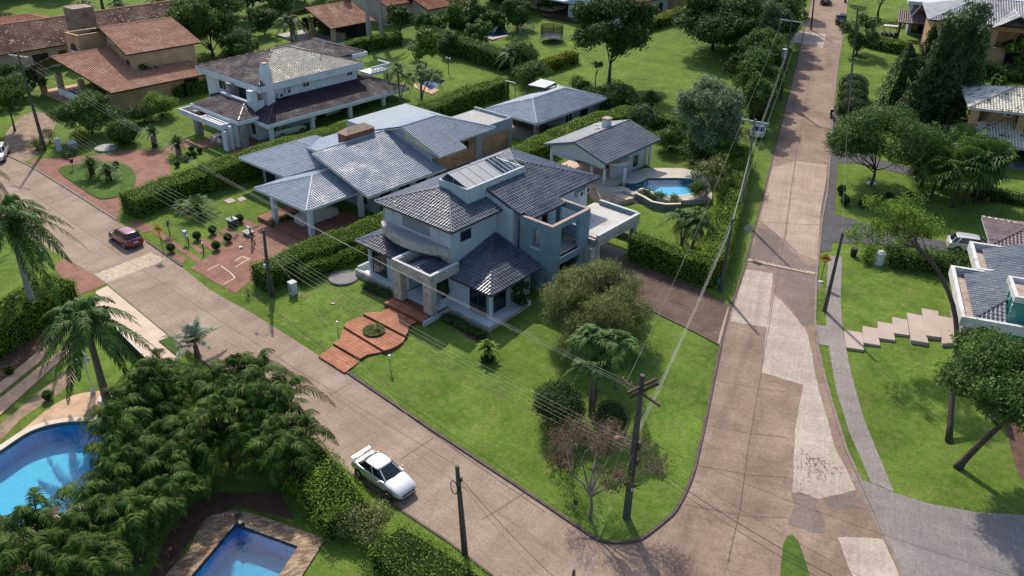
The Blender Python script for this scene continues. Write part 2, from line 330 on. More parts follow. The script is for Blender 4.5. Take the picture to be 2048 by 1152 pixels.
M['water'] = waterm('pool_water', (0.72, 0.90, 0.97)); M['water_deep'] = waterm('pool_water_deep', (0.45, 0.78, 0.94))
M['soil'] = mat('soil', (0.115, 0.058, 0.038), var=0.5, sc=2, bump=0.6, bsc=12)
M['dirt_tan'] = mat('bare_ground', (0.30, 0.20, 0.13), var=0.45, sc=1.2, bump=0.5, bsc=9, col2=(0.17, 0.13, 0.07))
M['pebble'] = mat('pebbles', (0.62, 0.60, 0.56), var=0.5, sc=18, bump=0.9, bsc=20)
M['paint'] = mat('road_paint', (0.62, 0.54, 0.42), var=0.35, sc=3)
M['steel'] = flat('galvanised_metal', (0.45, 0.46, 0.48), 0.4, 0.6)
M['black'] = flat('black_plastic', (0.02, 0.02, 0.022), 0.5)
M['white'] = mat('white_paint', (0.62, 0.62, 0.61), var=0.10, sc=1.2, bump=0.06, stain=(0.42, 0.38, 0.35), stc=0.7, streak=0.5)
# ------------------------------------------------------------------ ground
def cut_y0(bm):
    bmesh.ops.bisect_plane(bm, geom=bm.verts[:]+bm.edges[:]+bm.faces[:], plane_co=(0, Y0, 0), plane_no=(0, 1, 0))
def sheet(name, xy, off, m, kind='structure', hole=None):
    loops = [[Vector((p[0], p[1], 0)) for p in xy]]+([[Vector((p[0], p[1], 0)) for p in hole]] if hole else [])
    fl = [p for l in loops for p in l]
    bm = bmesh.new(); vs = [bm.verts.new(p) for p in fl]
    for t in geometry.tessellate_polygon(loops):
        a, b, c = (fl[i] for i in t)
        if (b-a).cross(c-a).z < 0: t = (t[0], t[2], t[1])
        try: bm.faces.new([vs[i] for i in t])
        except ValueError: pass
    cut_y0(bm)
    for v in bm.verts: v.co.z = gz(v.co.x, v.co.y)+off
    me = bpy.data.meshes.new(name); bm.to_mesh(me); bm.free()
    o = link(me, name, m)
    if kind: o['kind'] = kind
    return o
def px(*pts, h=0.0): return [G(x, y, h)[:2] for x, y in pts]
def smoothpoly(pts, n=4):                                                # Catmull-Rom through closed ring
    out = []; k = len(pts); P = [Vector(p[:2]) for p in pts]
    for i in range(k):
        a, b, c, d = P[i-1], P[i], P[(i+1) % k], P[(i+2) % k]
        for j in range(n):
            t = j/n; out.append(tuple(0.5*((2*b)+(c-a)*t+(2*a-5*b+4*c-d)*t*t+(3*b-a-3*c+d)*t**3)))
    return out
def smoothline(pts, n=4):
    P = [Vector(p) for p in pts]; P = [2*P[0]-P[1]]+P+[2*P[-1]-P[-2]]; out = []
    for i in range(1, len(P)-2):
        a, b, c, d = P[i-1:i+3]
        for j in range(n):
            t = j/n; out.append(tuple(0.5*((2*b)+(c-a)*t+(2*a-5*b+4*c-d)*t*t+(3*b-a-3*c+d)*t**3)))
    out.append(tuple(P[-2])); return out
# pools (outlines in world metres)
POOL_L = smoothpoly(px((-80, 960), (-30, 925), (10, 898), (60, 866), (110, 850), (165, 845), (225, 850), (262, 880), (250, 930), (200, 985), (120, 1030), (20, 1070), (-70, 1085)), 5)
POOL_B = px((472, 1049), (596, 1095), (520, 1212), (352, 1190))
DZ = 2.95
POOL_M = smoothpoly([ZP(x, y, DZ)[:2] for x, y in ((1200, 362), (1214, 358), (1232, 362), (1252, 366), (1272, 366), (1287, 361), (1297, 356), (1330, 356), (1360, 356), (1400, 362), (1392, 384), (1335, 393), (1307, 384), (1284, 376), (1268, 384), (1254, 376), (1240, 373), (1220, 375), (1204, 370))], 4)
POOL_W = [ZP(x, y, 3.0)[:2] for x, y in ((832, 160), (858, 156), (890, 164), (862, 180))]
POOL_P = px((962, 232), (985, 226), (1003, 232), (980, 240))
POOL_F = px((965, 67), (1000, 60), (1024, 67), (985, 76))
def hull(pts):
    P = sorted(set((round(p[0], 4), round(p[1], 4)) for p in pts)); H = []
    for seq in (P, P[::-1]):
        h = []
        for p in seq:
            while len(h) > 1 and (h[-1][0]-h[-2][0])*(p[1]-h[-2][1])-(h[-1][1]-h[-2][1])*(p[0]-h[-2][0]) <= 0: h.pop()
            h.append(p)
        H += h[:-1]
    return H
bm = bmesh.new()
xs = [-900, -160, -110, -85, -60, -35, -10, 40, 500]; ys = [-60, 0, 15, Y0, 45, 60, 75, 100, 140, 200, 900]
gv = {(i, j): bm.verts.new((x, y, gz(x, y) if y < 250 else gz(0, 250)+(y-250)*0.02)) for i, x in enumerate(xs) for j, y in enumerate(ys)}
for i in range(len(xs)-1):
    for j in range(len(ys)-1): bm.faces.new((gv[i, j], gv[i+1, j], gv[i+1, j+1], gv[i, j+1]))
for P_ in (POOL_L, POOL_B, POOL_M, POOL_W, POOL_P, POOL_F):
    H = hull(P_); c = Vector((sum(p[0] for p in H)/len(H), sum(p[1] for p in H)/len(H), 0)); H = H[::max(1, len(H)//12)]
    H = [(c.x+(p[0]-c.x)*1.04, c.y+(p[1]-c.y)*1.04) for p in H]
    rad = max((Vector((p[0], p[1], 0))-c).length for p in H)+1
    for a, b in zip(H, H[1:]+H[:1]):
        no = Vector((b[1]-a[1], a[0]-b[0], 0)).normalized()
        fs = [f for f in bm.faces if (f.calc_center_median().xy-c.xy).length < rad+90]
        ge = list({v for f in fs for v in f.verts})+list({e for f in fs for e in f.edges})+fs
        bmesh.ops.bisect_plane(bm, geom=ge, plane_co=(a[0], a[1], 0), plane_no=no)
    def ins(q): return all((b[0]-a[0])*(q[1]-a[1])-(b[1]-a[1])*(q[0]-a[0]) > 0 for a, b in zip(H, H[1:]+H[:1]))
    bmesh.ops.delete(bm, geom=[f for f in bm.faces if ins(f.calc_center_median())], context='FACES')
me = bpy.data.meshes.new('ground'); bm.to_mesh(me); bm.free(); tag(link(me, 'ground', M['grass']), kind='structure')
# roads
RC = [(-40, 285), (67, 337), (143, 384), (233, 441), (293, 484), (363, 534), (420, 580), (512, 631), (692, 746), (860, 860), (1024, 968), (1110, 1026), (1165, 1063)]
CORNER = [(1165, 1063), (1195, 1082), (1232, 1088), (1268, 1085), (1290, 1076), (1330, 1045), (1352, 1024), (1374, 984), (1389, 945), (1400, 900), (1411, 850), (1427, 770), (1443, 692)]
RL = [(1443, 692), (1462, 617), (1491, 537), (1513, 447), (1537, 353), (1557, 272), (1576, 200), (1601, 97), (1618, 22), (1628, -25)]
RR = [(1697, -25), (1690, 40), (1683, 77), (1671, 157), (1664, 230), (1661, 277), (1653, 383), (1642, 440), (1636, 501), (1630, 560), (1628, 640), (1634, 700), (1648, 760), (1665, 820), (1690, 900), (1740, 1010), (1800, 1152), (1860, 1290)]
LC = [(-60, 420), (60, 478), (123, 512), (187, 549), (213, 567), (340, 672), (460, 762), (607, 865), (699, 945), (805, 1021), (895, 1081), (985, 1150), (1070, 1215), (1180, 1300)]
pR, pC, pRL, pRR, pLC = (px(*q) for q in (RC, CORNER, RL, RR, LC))
pC = smoothline(pC, 3)
mid = len(pC)//2
sheet('road', pR+pC[1:8]+[G(1180, 1300)[:2]]+pLC[::-1][1:], 0.012, M['road_left'])
sheet('road', pC[7:]+pRL[1:]+pRR+px((1960, 1480), (2100, 1700), (1500, 1700), (1180, 1300)), 0.014, M['road_right'])
def kerb(name, path, w, h, m, side=1):
    P = [Vector(p[:2]) for p in path]; a, b = [], []
    for i, p in enumerate(P):
        t = (P[min(i+1, len(P)-1)]-P[max(i-1, 0)]).normalized(); nn = Vector((-t.y, t.x))*side; a.append(p-nn*0.02); b.append(p+nn*w)
    mb = MB()
    for i in range(len(P)-1):
        q = [a[i], a[i+1], b[i+1], b[i]]; z = [gz(*v) for v in q]
        mb.add([(v.x, v.y, zz-0.05) for v, zz in zip(q, z)]+[(v.x, v.y, zz+h) for v, zz in zip(q, z)], [(4, 5, 6, 7) if side > 0 else (7, 6, 5, 4), (0, 1, 5, 4), (2, 3, 7, 6), (0, 3, 7, 4), (1, 2, 6, 5)])
    o = mb.build(name, m); o['kind'] = 'structure'; return o
kerb('kerb', [p for p in pR[7:]+pC[1:]+pRL[1:2] if p[0] > -53.5], 0.16, 0.12, M['kerb_dark'])
kerb('kerb', pR[:4], 0.16, 0.10, M['kerb']); kerb('kerb', pR[4:6], 0.16, 0.10, M['kerb_dark'])
kerb('kerb', pRL[1:], 0.13, 0.08, M['kerb_dark']); kerb('kerb', pRR[::-1], 0.16, 0.10, M['kerb'], -1)
kerb('kerb', pLC[5:12], 0.12, 0.06, M['kerb_dark'], -1)
# patches and joints on the right-hand street
def patch(pts, m, off=0.018, j=0.05):
    P = px(*pts); out = []; rj = random.Random(len(pts)+int(pts[0][0])); j = 0.14 if m is M['concrete_dark'] else 0.018
    for a, b in zip(P, P[1:]+P[:1]):
        n = max(1, int(math.dist(a, b)/0.45)); w = 0.0
        for i in range(n):
            w = 0.7*w+rj.gauss(0, j); t = i/n; d = (b[0]-a[0], b[1]-a[1]); l = math.hypot(*d); k = 0 if i == 0 else w; out.append((a[0]+d[0]*t-d[1]/l*k, a[1]+d[1]*t+d[0]/l*k))
    return sheet('road', out, off, m)
patch([(1491, 539), (1546, 547), (1541, 600), (1534, 655), (1461, 643), (1470, 610)], M['concrete_light'])
patch([(1548, 590), (1580, 620), (1612, 660), (1622, 700), (1628, 735), (1640, 790), (1656, 840), (1672, 900), (1700, 955), (1712, 980), (1640, 998), (1584, 984), (1592, 850), (1606, 770), (1522, 745), (1534, 655)], M['concrete_light'])
patch([(1592, 323), (1655, 330), (1643, 430), (1634, 520), (1600, 508), (1572, 482)], M['concrete_pink'])
patch([(1545, 335), (1590, 323), (1578, 420), (1568, 480), (1520, 440)], M['concrete_pink'], 0.017)
patch([(1496, 520), (1512, 455), (1552, 462), (1600, 520), (1634, 535), (1630, 640), (1615, 655), (1580, 615), (1549, 585), (1546, 547)], M['concrete_dark'], 0.016)
patch([(1675, 1075), (1766, 1078), (1800, 1152), (1840, 1240), (1760, 1240), (1705, 1152)], M['concrete_light'])
patch([(1582, 985), (1638, 1001), (1650, 1068), (1622, 1066), (1576, 1050)], M['concrete_dark'])
patch([(1645, 980), (1714, 982), (1735, 1020), (1660, 1018)], M['concrete_dark'], 0.0165)
patch([(1600, 63), (1652, 68), (1646, 96), (1597, 86)], M['concrete_light'])
patch([(1575, 62), (1600, 63), (1597, 86), (1565, 82)], M['concrete_light'], 0.019)
# grass island at the mouth of the street
isl = px((1553, 1200), (1560, 1152), (1566, 1090), (1574, 1075), (1586, 1073), (1596, 1085), (1608, 1120), (1618, 1152), (1632, 1210))
o = MB().prism(isl, lambda x, y: gz(x, y)-0.02, lambda x, y: gz(x, y)+0.13).build('grass', M['grass_island']); o['kind'] = 'structure'
# joints: thin dark strips
def strip(pts, w, m, off, name='road'):
    P = [Vector(p) for p in px(*pts)]; L_, R_ = [], []
    for i, p in enumerate(P):
        t = (P[min(i+1, len(P)-1)]-P[max(i-1, 0)]).normalized(); n_ = Vector((-t.y, t.x))*w/2; L_.append(p+n_); R_.append(p-n_)
    return sheet(name, [tuple(v) for v in R_+L_[::-1]], off, m)
M['joint'] = mat('joint_tar', (0.075, 0.055, 0.05), var=0.4)
for q in ([(363, 470), (470, 562), (600, 660), (720, 755), (800, 820), (960, 935), (1090, 1025)], [(213, 566), (300, 532), (333, 519)], [(300, 400), (380, 480)]):
    strip(q, 0.045, M['joint'], 0.021)
for q in ([(800, 920), (868, 875)], [(963, 1040), (1000, 1018), (1050, 985)], [(660, 790), (712, 760)], [(250, 595), (345, 562)]): strip(q, 0.035, M['joint'], 0.021)
strip([(1640, 5), (1628, 90), (1603, 250), (1583, 370), (1568, 480), (1540, 640), (1520, 760), (1496, 900), (1480, 1020), (1455, 1130)], 0.04, M['joint'], 0.022)
for y_ in (760, 850, 930, 1010): strip([(1428-(y_-760)*0.24, y_), (1500, y_+14+(y_-760)*0.04), (1575, y_+25)], 0.03, M['joint'], 0.021)
for a, b in (((1563, 255), (1662, 262)), ((1547, 318), (1657, 326)), ((1590, 140), (1673, 142)), ((1521, 415), (1646, 436))): strip([a, b], 0.035, M['joint'], 0.021)
# kerb-side paths and drives
sheet('pavement', px((1657, 511), (1684, 514), (1681, 600), (1685, 660), (1703, 750), (1728, 840), (1755, 905), (1788, 985), (1742, 965), (1700, 870), (1672, 780), (1657, 692), (1634, 688), (1631, 650), (1652, 652), (1652, 590)), 0.03, M['walk'])
sheet('driveway', px((1703, 953), (1742, 966), (1788, 986), (1860, 1008), (1950, 1025), (2048, 1030), (2230, 1040), (2230, 1330), (1880, 1330), (1803, 1152)), 0.03, M['apron'])
sheet('driveway', px((1664, 218), (1679, 218), (1677, 258), (1700, 285), (1760, 320), (1850, 345), (1950, 360), (1950, 374), (1800, 347), (1722, 327), (1675, 326), (1668, 428), (1850, 478), (1960, 492), (1960, 515), (1800, 492), (1664, 485), (1663, 502), (1635, 504), (1642, 420), (1655, 345)), 0.03, M['drive_dark'])
sheet('driveway', px((1190, 550), (1262, 508), (1340, 545), (1461, 614), (1441, 690), (1400, 668), (1270, 603), (1225, 582)), 0.03, M['brick_brown'])
kerb('kerb', px((1225, 583), (1270, 604), (1400, 669), (1441, 691)), 0.12, 0.08, M['kerb_dark'], -1)
strip([(1440, 690), (1450, 652), (1461, 615)], 0.45, M['concrete_pink'], 0.035, 'driveway')
sheet('driveway', px((380, 536), (430, 505), (478, 466), (545, 440), (560, 425), (610, 392), (715, 440), (640, 478), (535, 520), (520, 548), (470, 588)), 0.03, M['brick_drive'])
sheet('driveway', px((67, 336), (62, 320), (120, 316), (200, 311), (255, 300), (318, 299), (336, 313), (343, 352), (300, 370), (262, 386), (244, 412), (233, 440), (160, 394), (143, 383)), 0.03, M['brick_drive'])
sheet('path', px((341, 352), (470, 303), (545, 274), (610, 252), (612, 262), (480, 312), (300, 371)), 0.034, M['brick_drive'])
sheet('patio', px((385, 288), (455, 262), (540, 285), (476, 308), (440, 290), (405, 296)), 0.032, M['brick_drive'])
for q in ([(322, 300), (334, 295), (350, 304), (338, 309)], [(336, 294), (348, 289), (366, 299), (353, 303)], [(351, 288), (362, 283), (382, 293), (370, 298)], [(366, 282), (376, 277), (396, 287), (385, 292)]):
    sheet('path', px(*q), 0.034, M['brick_drive'])
o = MB().prism(smoothpoly(px((117, 342), (150, 330), (200, 325), (240, 326), (262, 337), (272, 355), (264, 378), (240, 393), (203, 399), (172, 384)), 3), lambda x, y: gz(x, y)-0.02, lambda x, y: gz(x, y)+0.10).build('grass', M['grass_island']); o['kind'] = 'structure'
for q in ([(303, 463), (318, 461), (402, 519), (396, 527)], [(335, 511), (352, 505), (374, 518), (364, 528)], [(381, 492), (391, 489), (407, 502), (398, 507)], [(396, 483), (408, 476), (428, 487), (424, 501)], [(420, 475), (435, 468), (452, 478), (443, 487)], [(437, 463), (452, 456), (479, 470), (471, 481)], [(252, 445), (277, 442), (318, 457), (287, 467)], [(478, 447), (492, 440), (520, 452), (508, 460)]):
    sheet('path', px(*q), 0.03, M['brick_drive'])
for q in ([(448, 402), (463, 396), (472, 403), (458, 408)], [(474, 398), (485, 393), (494, 399), (481, 404)]): sheet('path', px(*q), 0.05, M['slab'])
sheet('driveway', px((126, 517), (187, 549), (213, 568), (186, 580), (152, 592), (108, 535)), 0.03, M['brick_drive'])
sheet('driveway', px((192, 583), (215, 572), (338, 674), (362, 716), (325, 742), (226, 662), (188, 640)), 0.03, M['cream_pave'])
o = MB().prism(px((318, 684), (342, 675), (358, 690), (352, 712)), 0.02, 0.12).build('grass', M['grass_island']); o['kind'] = 'structure'
for q in ([(-60, 800), (0, 768), (80, 703), (100, 690), (84, 722), (0, 790), (-60, 830)], [(-60, 852), (0, 800), (125, 700), (140, 690), (140, 706), (0, 833), (-60, 885)]):
    o = MB().prism(px(*q), -0.02, 0.12).build('path', M['tan_pave']); o['kind'] = 'structure'
sheet('soil', px((-60, 740), (0, 700), (60, 640), (150, 600), (160, 640), (100, 690), (0, 765), (-60, 800)), 0.008, M['soil'])
sheet('soil', px((300, 1152), (330, 1080), (380, 1010), (430, 985), (560, 985), (590, 1040), (470, 1012), (400, 1050), (330, 1160)), 0.008, M['soil'])
sheet('bare_earth', smoothpoly(px((0, 300), (20, 255), (60, 225), (110, 235), (100, 275), (75, 310), (30, 330), (-20, 330)), 3), 0.010, M['dirt_tan'])
sheet('bare_earth', smoothpoly(px((-20, 870), (60, 800), (110, 760), (140, 735), (150, 760), (100, 800), (40, 840), (-20, 905)), 3), 0.010, M['dirt_tan'])
for q in ([(736, 580), (792, 594), (780, 600), (735, 588)], [(886, 640), (900, 632), (980, 672), (965, 690)], [(1210, 400), (1260, 385), (1300, 395), (1330, 412), (1300, 410)], [(-20, 1000), (30, 1060), (120, 1010), (60, 1140), (-20, 1150)]):
    sheet('soil', smoothpoly(px(*q), 3), 0.009, M['soil'])
sheet('soil', smoothpoly(px((1995, 800), (2010, 850), (2030, 930), (2048, 960), (2060, 900), (2020, 820)), 3), 0.009, M['soil'])
# pink stepping slabs up to the glass house
SL = [[(488, 850), (630, 870), (641, 1015), (505, 995)], [(632, 820), (748, 838), (764, 978), (636, 960)], [(748, 785), (862, 803), (880, 940), (750, 922)], [(860, 750), (975, 770), (988, 900), (868, 886)], [(972, 716), (1087, 738), (1133, 968), (1000, 948)], [(1085, 683), (1213, 705), (1231, 925), (1112, 912)], [(1213, 741), (1325, 760), (1390, 962), (1240, 975)]]
GS = 'pink stone slabs stepping up the lawn to the glass house'
for i, q in enumerate(SL):
    P_ = px(*[(1560+a/3.84, 440+b/3.84) for a, b in q]); z = max(gz(*p) for p in P_)+0.06
    o = MB().prism(P_, lambda x, y: gz(x, y)-0.05, z).build('stepping_slab', M['slab'])
    tag(o, ['pink stone slab touching the grey pavement, lowest of the slabs up the lawn', 'second pink stone slab up from the grey pavement', 'third pink stone slab up from the grey pavement', 'fourth pink stone slab up the lawn, the last of the short ones', 'long pink stone slab right of the short slabs, hanging lowest into the lawn', 'long pink stone slab reaching highest up the lawn, left of the curved trunk', 'pink stone slab beneath the curved tree trunk, beside the glass house'][i], 'slab', GS)
sheet('path', px((1898, 622), (1960, 632), (1975, 662), (1985, 700), (1925, 700), (1908, 660)), 0.05, M['walk'])
# ------------------------------------------------------------------ pools
def pool(outline, zt, depth, deck, deckm, wall, floorm, wm, cop=0.0, copm=None, zb=None, label=None):
    c = Vector((sum(p[0] for p in outline)/len(outline), sum(p[1] for p in outline)/len(outline)))
    inner = outline; r = thing('swimming_pool', label, 'pool', (c.x, c.y, zt))
    L = lambda P: [(p[0]-c.x, p[1]-c.y) for p in P]
    zb = zb if zb is not None else -0.3
    MB().prism(L(deck), zb, 0, [L(inner)]).build('deck', deckm, r)
    if cop:
        ar = sum(inner[i][0]*inner[(i+1) % len(inner)][1]-inner[(i+1) % len(inner)][0]*inner[i][1] for i in range(len(inner)))
        s_ = 1 if ar > 0 else -1; out = []
        n = len(inner)
        for i in range(n):
            t = (Vector(inner[(i+1) % n])-Vector(inner[i-1])).normalized(); out.append((inner[i][0]+t.y*cop*s_, inner[i][1]-t.x*cop*s_))
        MB().prism(L(out), -0.06, 0.03, [L(inner)]).build('coping', copm, r)
    Pn = L(inner); n = len(Pn); mb = MB(); mb2 = MB()
    for i in range(n):
        a, b = Pn[i], Pn[(i+1) % n]
        mb.add([(a[0], a[1], 0), (b[0], b[1], 0), (b[0], b[1], -0.2), (a[0], a[1], -0.2)], [(0, 1, 2, 3)])
        mb2.add([(a[0], a[1], -0.2), (b[0], b[1], -0.2), (b[0], b[1], -depth), (a[0], a[1], -depth)], [(0, 1, 2, 3)])
    mb.build('tile_band', wall, r); b = mb2.build('basin_wall', M['pooltile'], r)
    MB().prism(Pn, -depth-0.1, -depth).build('basin_floor', floorm, r)
    w = MB().prism(Pn, -0.135, -0.13); w.f = [f for f in w.f if len(f) == 3][::2]; w.m = [0]*len(w.f); w.build('water', wm, r)
    return r
pool(POOL_L, 0.10, 1.5, smoothpoly(px((-90, 935), (-30, 905), (0, 892), (50, 858), (90, 825), (130, 800), (165, 788), (210, 784), (238, 790), (247, 806), (260, 830), (275, 870), (270, 940), (210, 1000), (120, 1050), (20, 1090), (-90, 1110)), 4), M['tan_pave'], M['pooldark'], M['poollight'], M['water'], 0.45, M['coping'], label='large curved pool with tan stone deck beside the royal palm and its lamp')
rb = pool(POOL_B, 0.10, 1.4, smoothpoly(px((300, 1240), (325, 1165), (352, 1130), (375, 1108), (392, 1072), (408, 1045), (432, 1030), (470, 1022)), 4)[:-8]+px((470, 1022), (510, 1030), (652, 1079), (600, 1160), (540, 1260)), M['pool_stone'], M['pooldark'], M['pooltile2'], M['water'], label='small rectangular pool framed with rough brown stone at the bottom of the view')
cm = lambda r_: (r_.location.x, r_.location.y, r_.location.z)
def lp(r_, p): return (p[0]-r_.location.x, p[1]-r_.location.y)
a = lp(rb, G(482, 1045)); MB().bar((a[0]-0.5, a[1]+0.15, 0.12), (a[0]+0.4, a[1]-0.15, 0.12), 0.35, 0.2).build('skimmer', M['black'], rb, bevel=0.03)
deckM = [ZP(x, y, DZ)[:2] for x, y in ((1183, 356), (1196, 343), (1240, 342), (1262, 345), (1290, 336), (1364, 336), (1424, 348), (1424, 398), (1340, 402), (1312, 392), (1288, 381), (1268, 389), (1248, 381), (1228, 384), (1205, 380), (1193, 371))]
M['grey_wall'] = mat('grey_render', (0.14, 0.16, 0.19), var=0.15)
pool(POOL_M, DZ, 0.75, deckM, M['pool_deck'], M['pooldark'], M['poollight'], M['water'], 0.25, M['coping'], zb=-0.85, label='free form blue pool curving around the round canopy of the pool house')
pool(POOL_W, 3.0, 1.2, [ZP(x, y, 3.0)[:2] for x, y in ((828, 158), (858, 147), (910, 157), (890, 172), (864, 188), (828, 174))], M['tan_pave'], M['pooldark'], M['poollight'], M['water'], zb=-0.6, label='small blue pool with tan edge seen between palms behind the white house')
pool(POOL_P, gz(*POOL_P[0])+0.15, 1.0, px((925, 232), (985, 215), (1020, 226), (1015, 245), (955, 248)), M['slab'], M['pooldark'], M['pooltile'], M['water_deep'], label='narrow pool in pale paving beside the open blue roofed pavilion')
pool(POOL_F, gz(*POOL_F[0])+0.1, 1.0, px((945, 70), (1000, 54), (1036, 64), (985, 82)), M['slab'], M['pooldark'], M['poollight'], M['water'], label='distant fenced pool with white loungers at the top of the view')
o = MB().prism([ZP(x, y, 2.6)[:2] for x, y in ((1176, 378), (1188, 362), (1197, 373), (1206, 384), (1222, 392), (1220, 402), (1200, 400), (1184, 392))], 1.8, 2.5).build('patio', M['tan_pave']); o['kind'] = 'structure'
st = thing('garden_steps', 'pale steps leading down from the pool deck beside the round spa', 'steps', (0, 0, 0))
for i in range(4):
    a = ZP(1232-i*9, 384+i*3, DZ-0.18*i); MB().prism([(a[0]+1.6-0.0, a[1]-0.5), (a[0]+1.9, a[1]+0.5), (a[0]-0.9, a[1]+0.6), (a[0]-0.9, a[1]-0.3)], 1.9, DZ-0.05-0.18*(i+1)).build('step', M['cream_pave'], st)
rw = thing('retaining_wall', 'low curved dark grey garden wall holding the planting bed below the pool', 'wall', (0, 0, 0))
P_ = px((1268, 397), (1285, 405), (1303, 416), (1330, 421), (1360, 420)); W_ = MB(); C_ = MB()
for a, b in zip(P_, P_[1:]):
    W_.bar((a[0], a[1], gz(*a)+0.3), (b[0], b[1], gz(*b)+0.3), 0.2, 0.75); C_.bar((a[0], a[1], gz(*a)+0.70), (b[0], b[1], gz(*b)+0.70), 0.3, 0.06)
W_.build('wall', M['grey_wall'], rw); C_.build('coping', M['coping'], rw)
for i in range(6):
    c = G(1235+i*8, 409-i*1.5); MB
    o = MB().prism([(c[0]-0.2, c[1]-0.7), (c[0]+0.2, c[1]-0.6), (c[0]+0.2, c[1]+0.6), (c[0]-0.2, c[1]+0.5)], c[2], c[2]+0.06).build('path', M['walk']); o['kind'] = 'structure'
# ------------------------------------------------------------------ tiled steps across the front lawn
sp = thing('garden_stairway', 'wide red tiled stairway across the lawn up to the stone porch', 'stairway', (0, 0, 0))
ST = [([(637, 712), (666, 692), (719, 723), (689, 745)], 0.21), ([(666, 686), (680, 677), (684, 662), (688, 655), (768, 703), (734, 709), (720, 717)], 0.38), ([(687, 652), (691, 646), (699, 641), (712, 636), (726, 633), (811, 675), (806, 683), (796, 690), (782, 697), (768, 701)], 0.56), ([(726, 627), (738, 624), (749, 624), (762, 624), (779, 615), (833, 643), (818, 651), (817, 655), (816, 663), (811, 671)], 0.74), ([(768, 605), (787, 596), (861, 633), (844, 643)], 0.92)]
for q, z in ST:
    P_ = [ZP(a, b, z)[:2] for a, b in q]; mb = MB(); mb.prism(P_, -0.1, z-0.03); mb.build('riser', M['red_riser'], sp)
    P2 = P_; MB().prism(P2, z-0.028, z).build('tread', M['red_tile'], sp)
# ------------------------------------------------------------------ building materials
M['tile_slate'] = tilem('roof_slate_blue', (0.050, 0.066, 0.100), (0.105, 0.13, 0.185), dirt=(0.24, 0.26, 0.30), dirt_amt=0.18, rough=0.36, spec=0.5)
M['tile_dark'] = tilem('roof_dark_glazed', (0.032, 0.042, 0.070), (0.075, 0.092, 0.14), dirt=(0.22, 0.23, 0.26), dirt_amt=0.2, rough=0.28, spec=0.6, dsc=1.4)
M['tile_blue'] = tilem('roof_pale_blue', (0.23, 0.285, 0.375), (0.34, 0.40, 0.50), dirt=(0.46, 0.51, 0.58), dirt_amt=0.4, channel_shade=0.9, rough=0.4, spec=0.45)
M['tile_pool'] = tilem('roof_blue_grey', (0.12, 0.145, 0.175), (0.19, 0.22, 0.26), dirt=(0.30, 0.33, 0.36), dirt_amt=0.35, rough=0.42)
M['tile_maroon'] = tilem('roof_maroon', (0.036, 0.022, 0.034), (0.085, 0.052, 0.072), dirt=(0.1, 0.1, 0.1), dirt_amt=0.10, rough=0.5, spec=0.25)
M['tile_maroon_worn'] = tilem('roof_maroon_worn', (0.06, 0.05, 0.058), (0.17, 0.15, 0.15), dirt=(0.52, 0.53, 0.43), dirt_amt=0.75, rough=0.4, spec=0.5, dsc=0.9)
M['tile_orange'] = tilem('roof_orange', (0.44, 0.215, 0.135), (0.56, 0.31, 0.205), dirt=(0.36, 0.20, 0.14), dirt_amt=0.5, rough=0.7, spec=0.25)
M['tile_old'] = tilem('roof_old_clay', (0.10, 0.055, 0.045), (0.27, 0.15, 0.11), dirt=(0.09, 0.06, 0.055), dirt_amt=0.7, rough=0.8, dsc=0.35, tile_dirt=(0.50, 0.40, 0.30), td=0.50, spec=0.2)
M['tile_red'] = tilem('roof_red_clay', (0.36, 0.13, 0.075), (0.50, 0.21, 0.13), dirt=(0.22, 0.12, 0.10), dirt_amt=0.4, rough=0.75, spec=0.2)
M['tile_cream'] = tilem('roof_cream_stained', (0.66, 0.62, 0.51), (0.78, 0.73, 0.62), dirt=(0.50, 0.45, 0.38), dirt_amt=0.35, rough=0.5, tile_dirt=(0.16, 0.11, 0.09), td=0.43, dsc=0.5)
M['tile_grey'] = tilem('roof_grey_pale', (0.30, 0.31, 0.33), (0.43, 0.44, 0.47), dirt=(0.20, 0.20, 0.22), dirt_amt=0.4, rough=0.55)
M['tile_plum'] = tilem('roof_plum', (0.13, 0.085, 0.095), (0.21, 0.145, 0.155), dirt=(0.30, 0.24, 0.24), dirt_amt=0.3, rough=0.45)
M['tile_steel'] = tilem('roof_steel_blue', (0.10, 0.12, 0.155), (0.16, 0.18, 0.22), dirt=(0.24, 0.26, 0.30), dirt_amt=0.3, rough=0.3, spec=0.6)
M['ridge_blue'] = mat('ridge_blue', (0.30, 0.34, 0.40), var=0.2, sc=3, rough=0.5); M['ridge_dark'] = mat('ridge_dark', (0.085, 0.095, 0.125), var=0.3, rough=0.3)
M['ridge_maroon'] = mat('ridge_maroon', (0.085, 0.05, 0.06), var=0.3, rough=0.3); M['ridge_orange'] = mat('ridge_orange', (0.42, 0.19, 0.125), var=0.3)
M['ridge_cream'] = mat('ridge_cream', (0.30, 0.27, 0.24), var=0.4); M['ridge_pale'] = mat('ridge_pale', (0.62, 0.63, 0.66), var=0.2)
M['w_grey'] = mat('wall_pale_blue_grey', (0.46, 0.52, 0.565), var=0.08, sc=0.6, bump=0.15, streak=0.45); M['w_teal'] = mat('wall_teal_render', (0.185, 0.265, 0.31), var=0.16, sc=1.2, bump=0.3, streak=0.5)
M['w_trim'] = mat('trim_pale_grey', (0.52, 0.55, 0.58), var=0.08, bump=0.05); M['fascia_dark'] = flat('fascia_dark', (0.055, 0.06, 0.075), 0.5)
M['travertine'] = mat('travertine', (0.52, 0.475, 0.42), var=0.3, sc=3.5, bump=0.6, bsc=22, streak=0.3, col2=(0.43, 0.385, 0.34), stain=(0.27, 0.25, 0.235), stc=1.5)
M['tile_white'] = brickm('white_floor_tiles', (0.62, 0.65, 0.68), (0.66, 0.69, 0.72), (0.40, 0.42, 0.44), 1.0, 0, w=0.45, h=0.45, msz=0.01, off=0, var=0.06, rough=0.35)
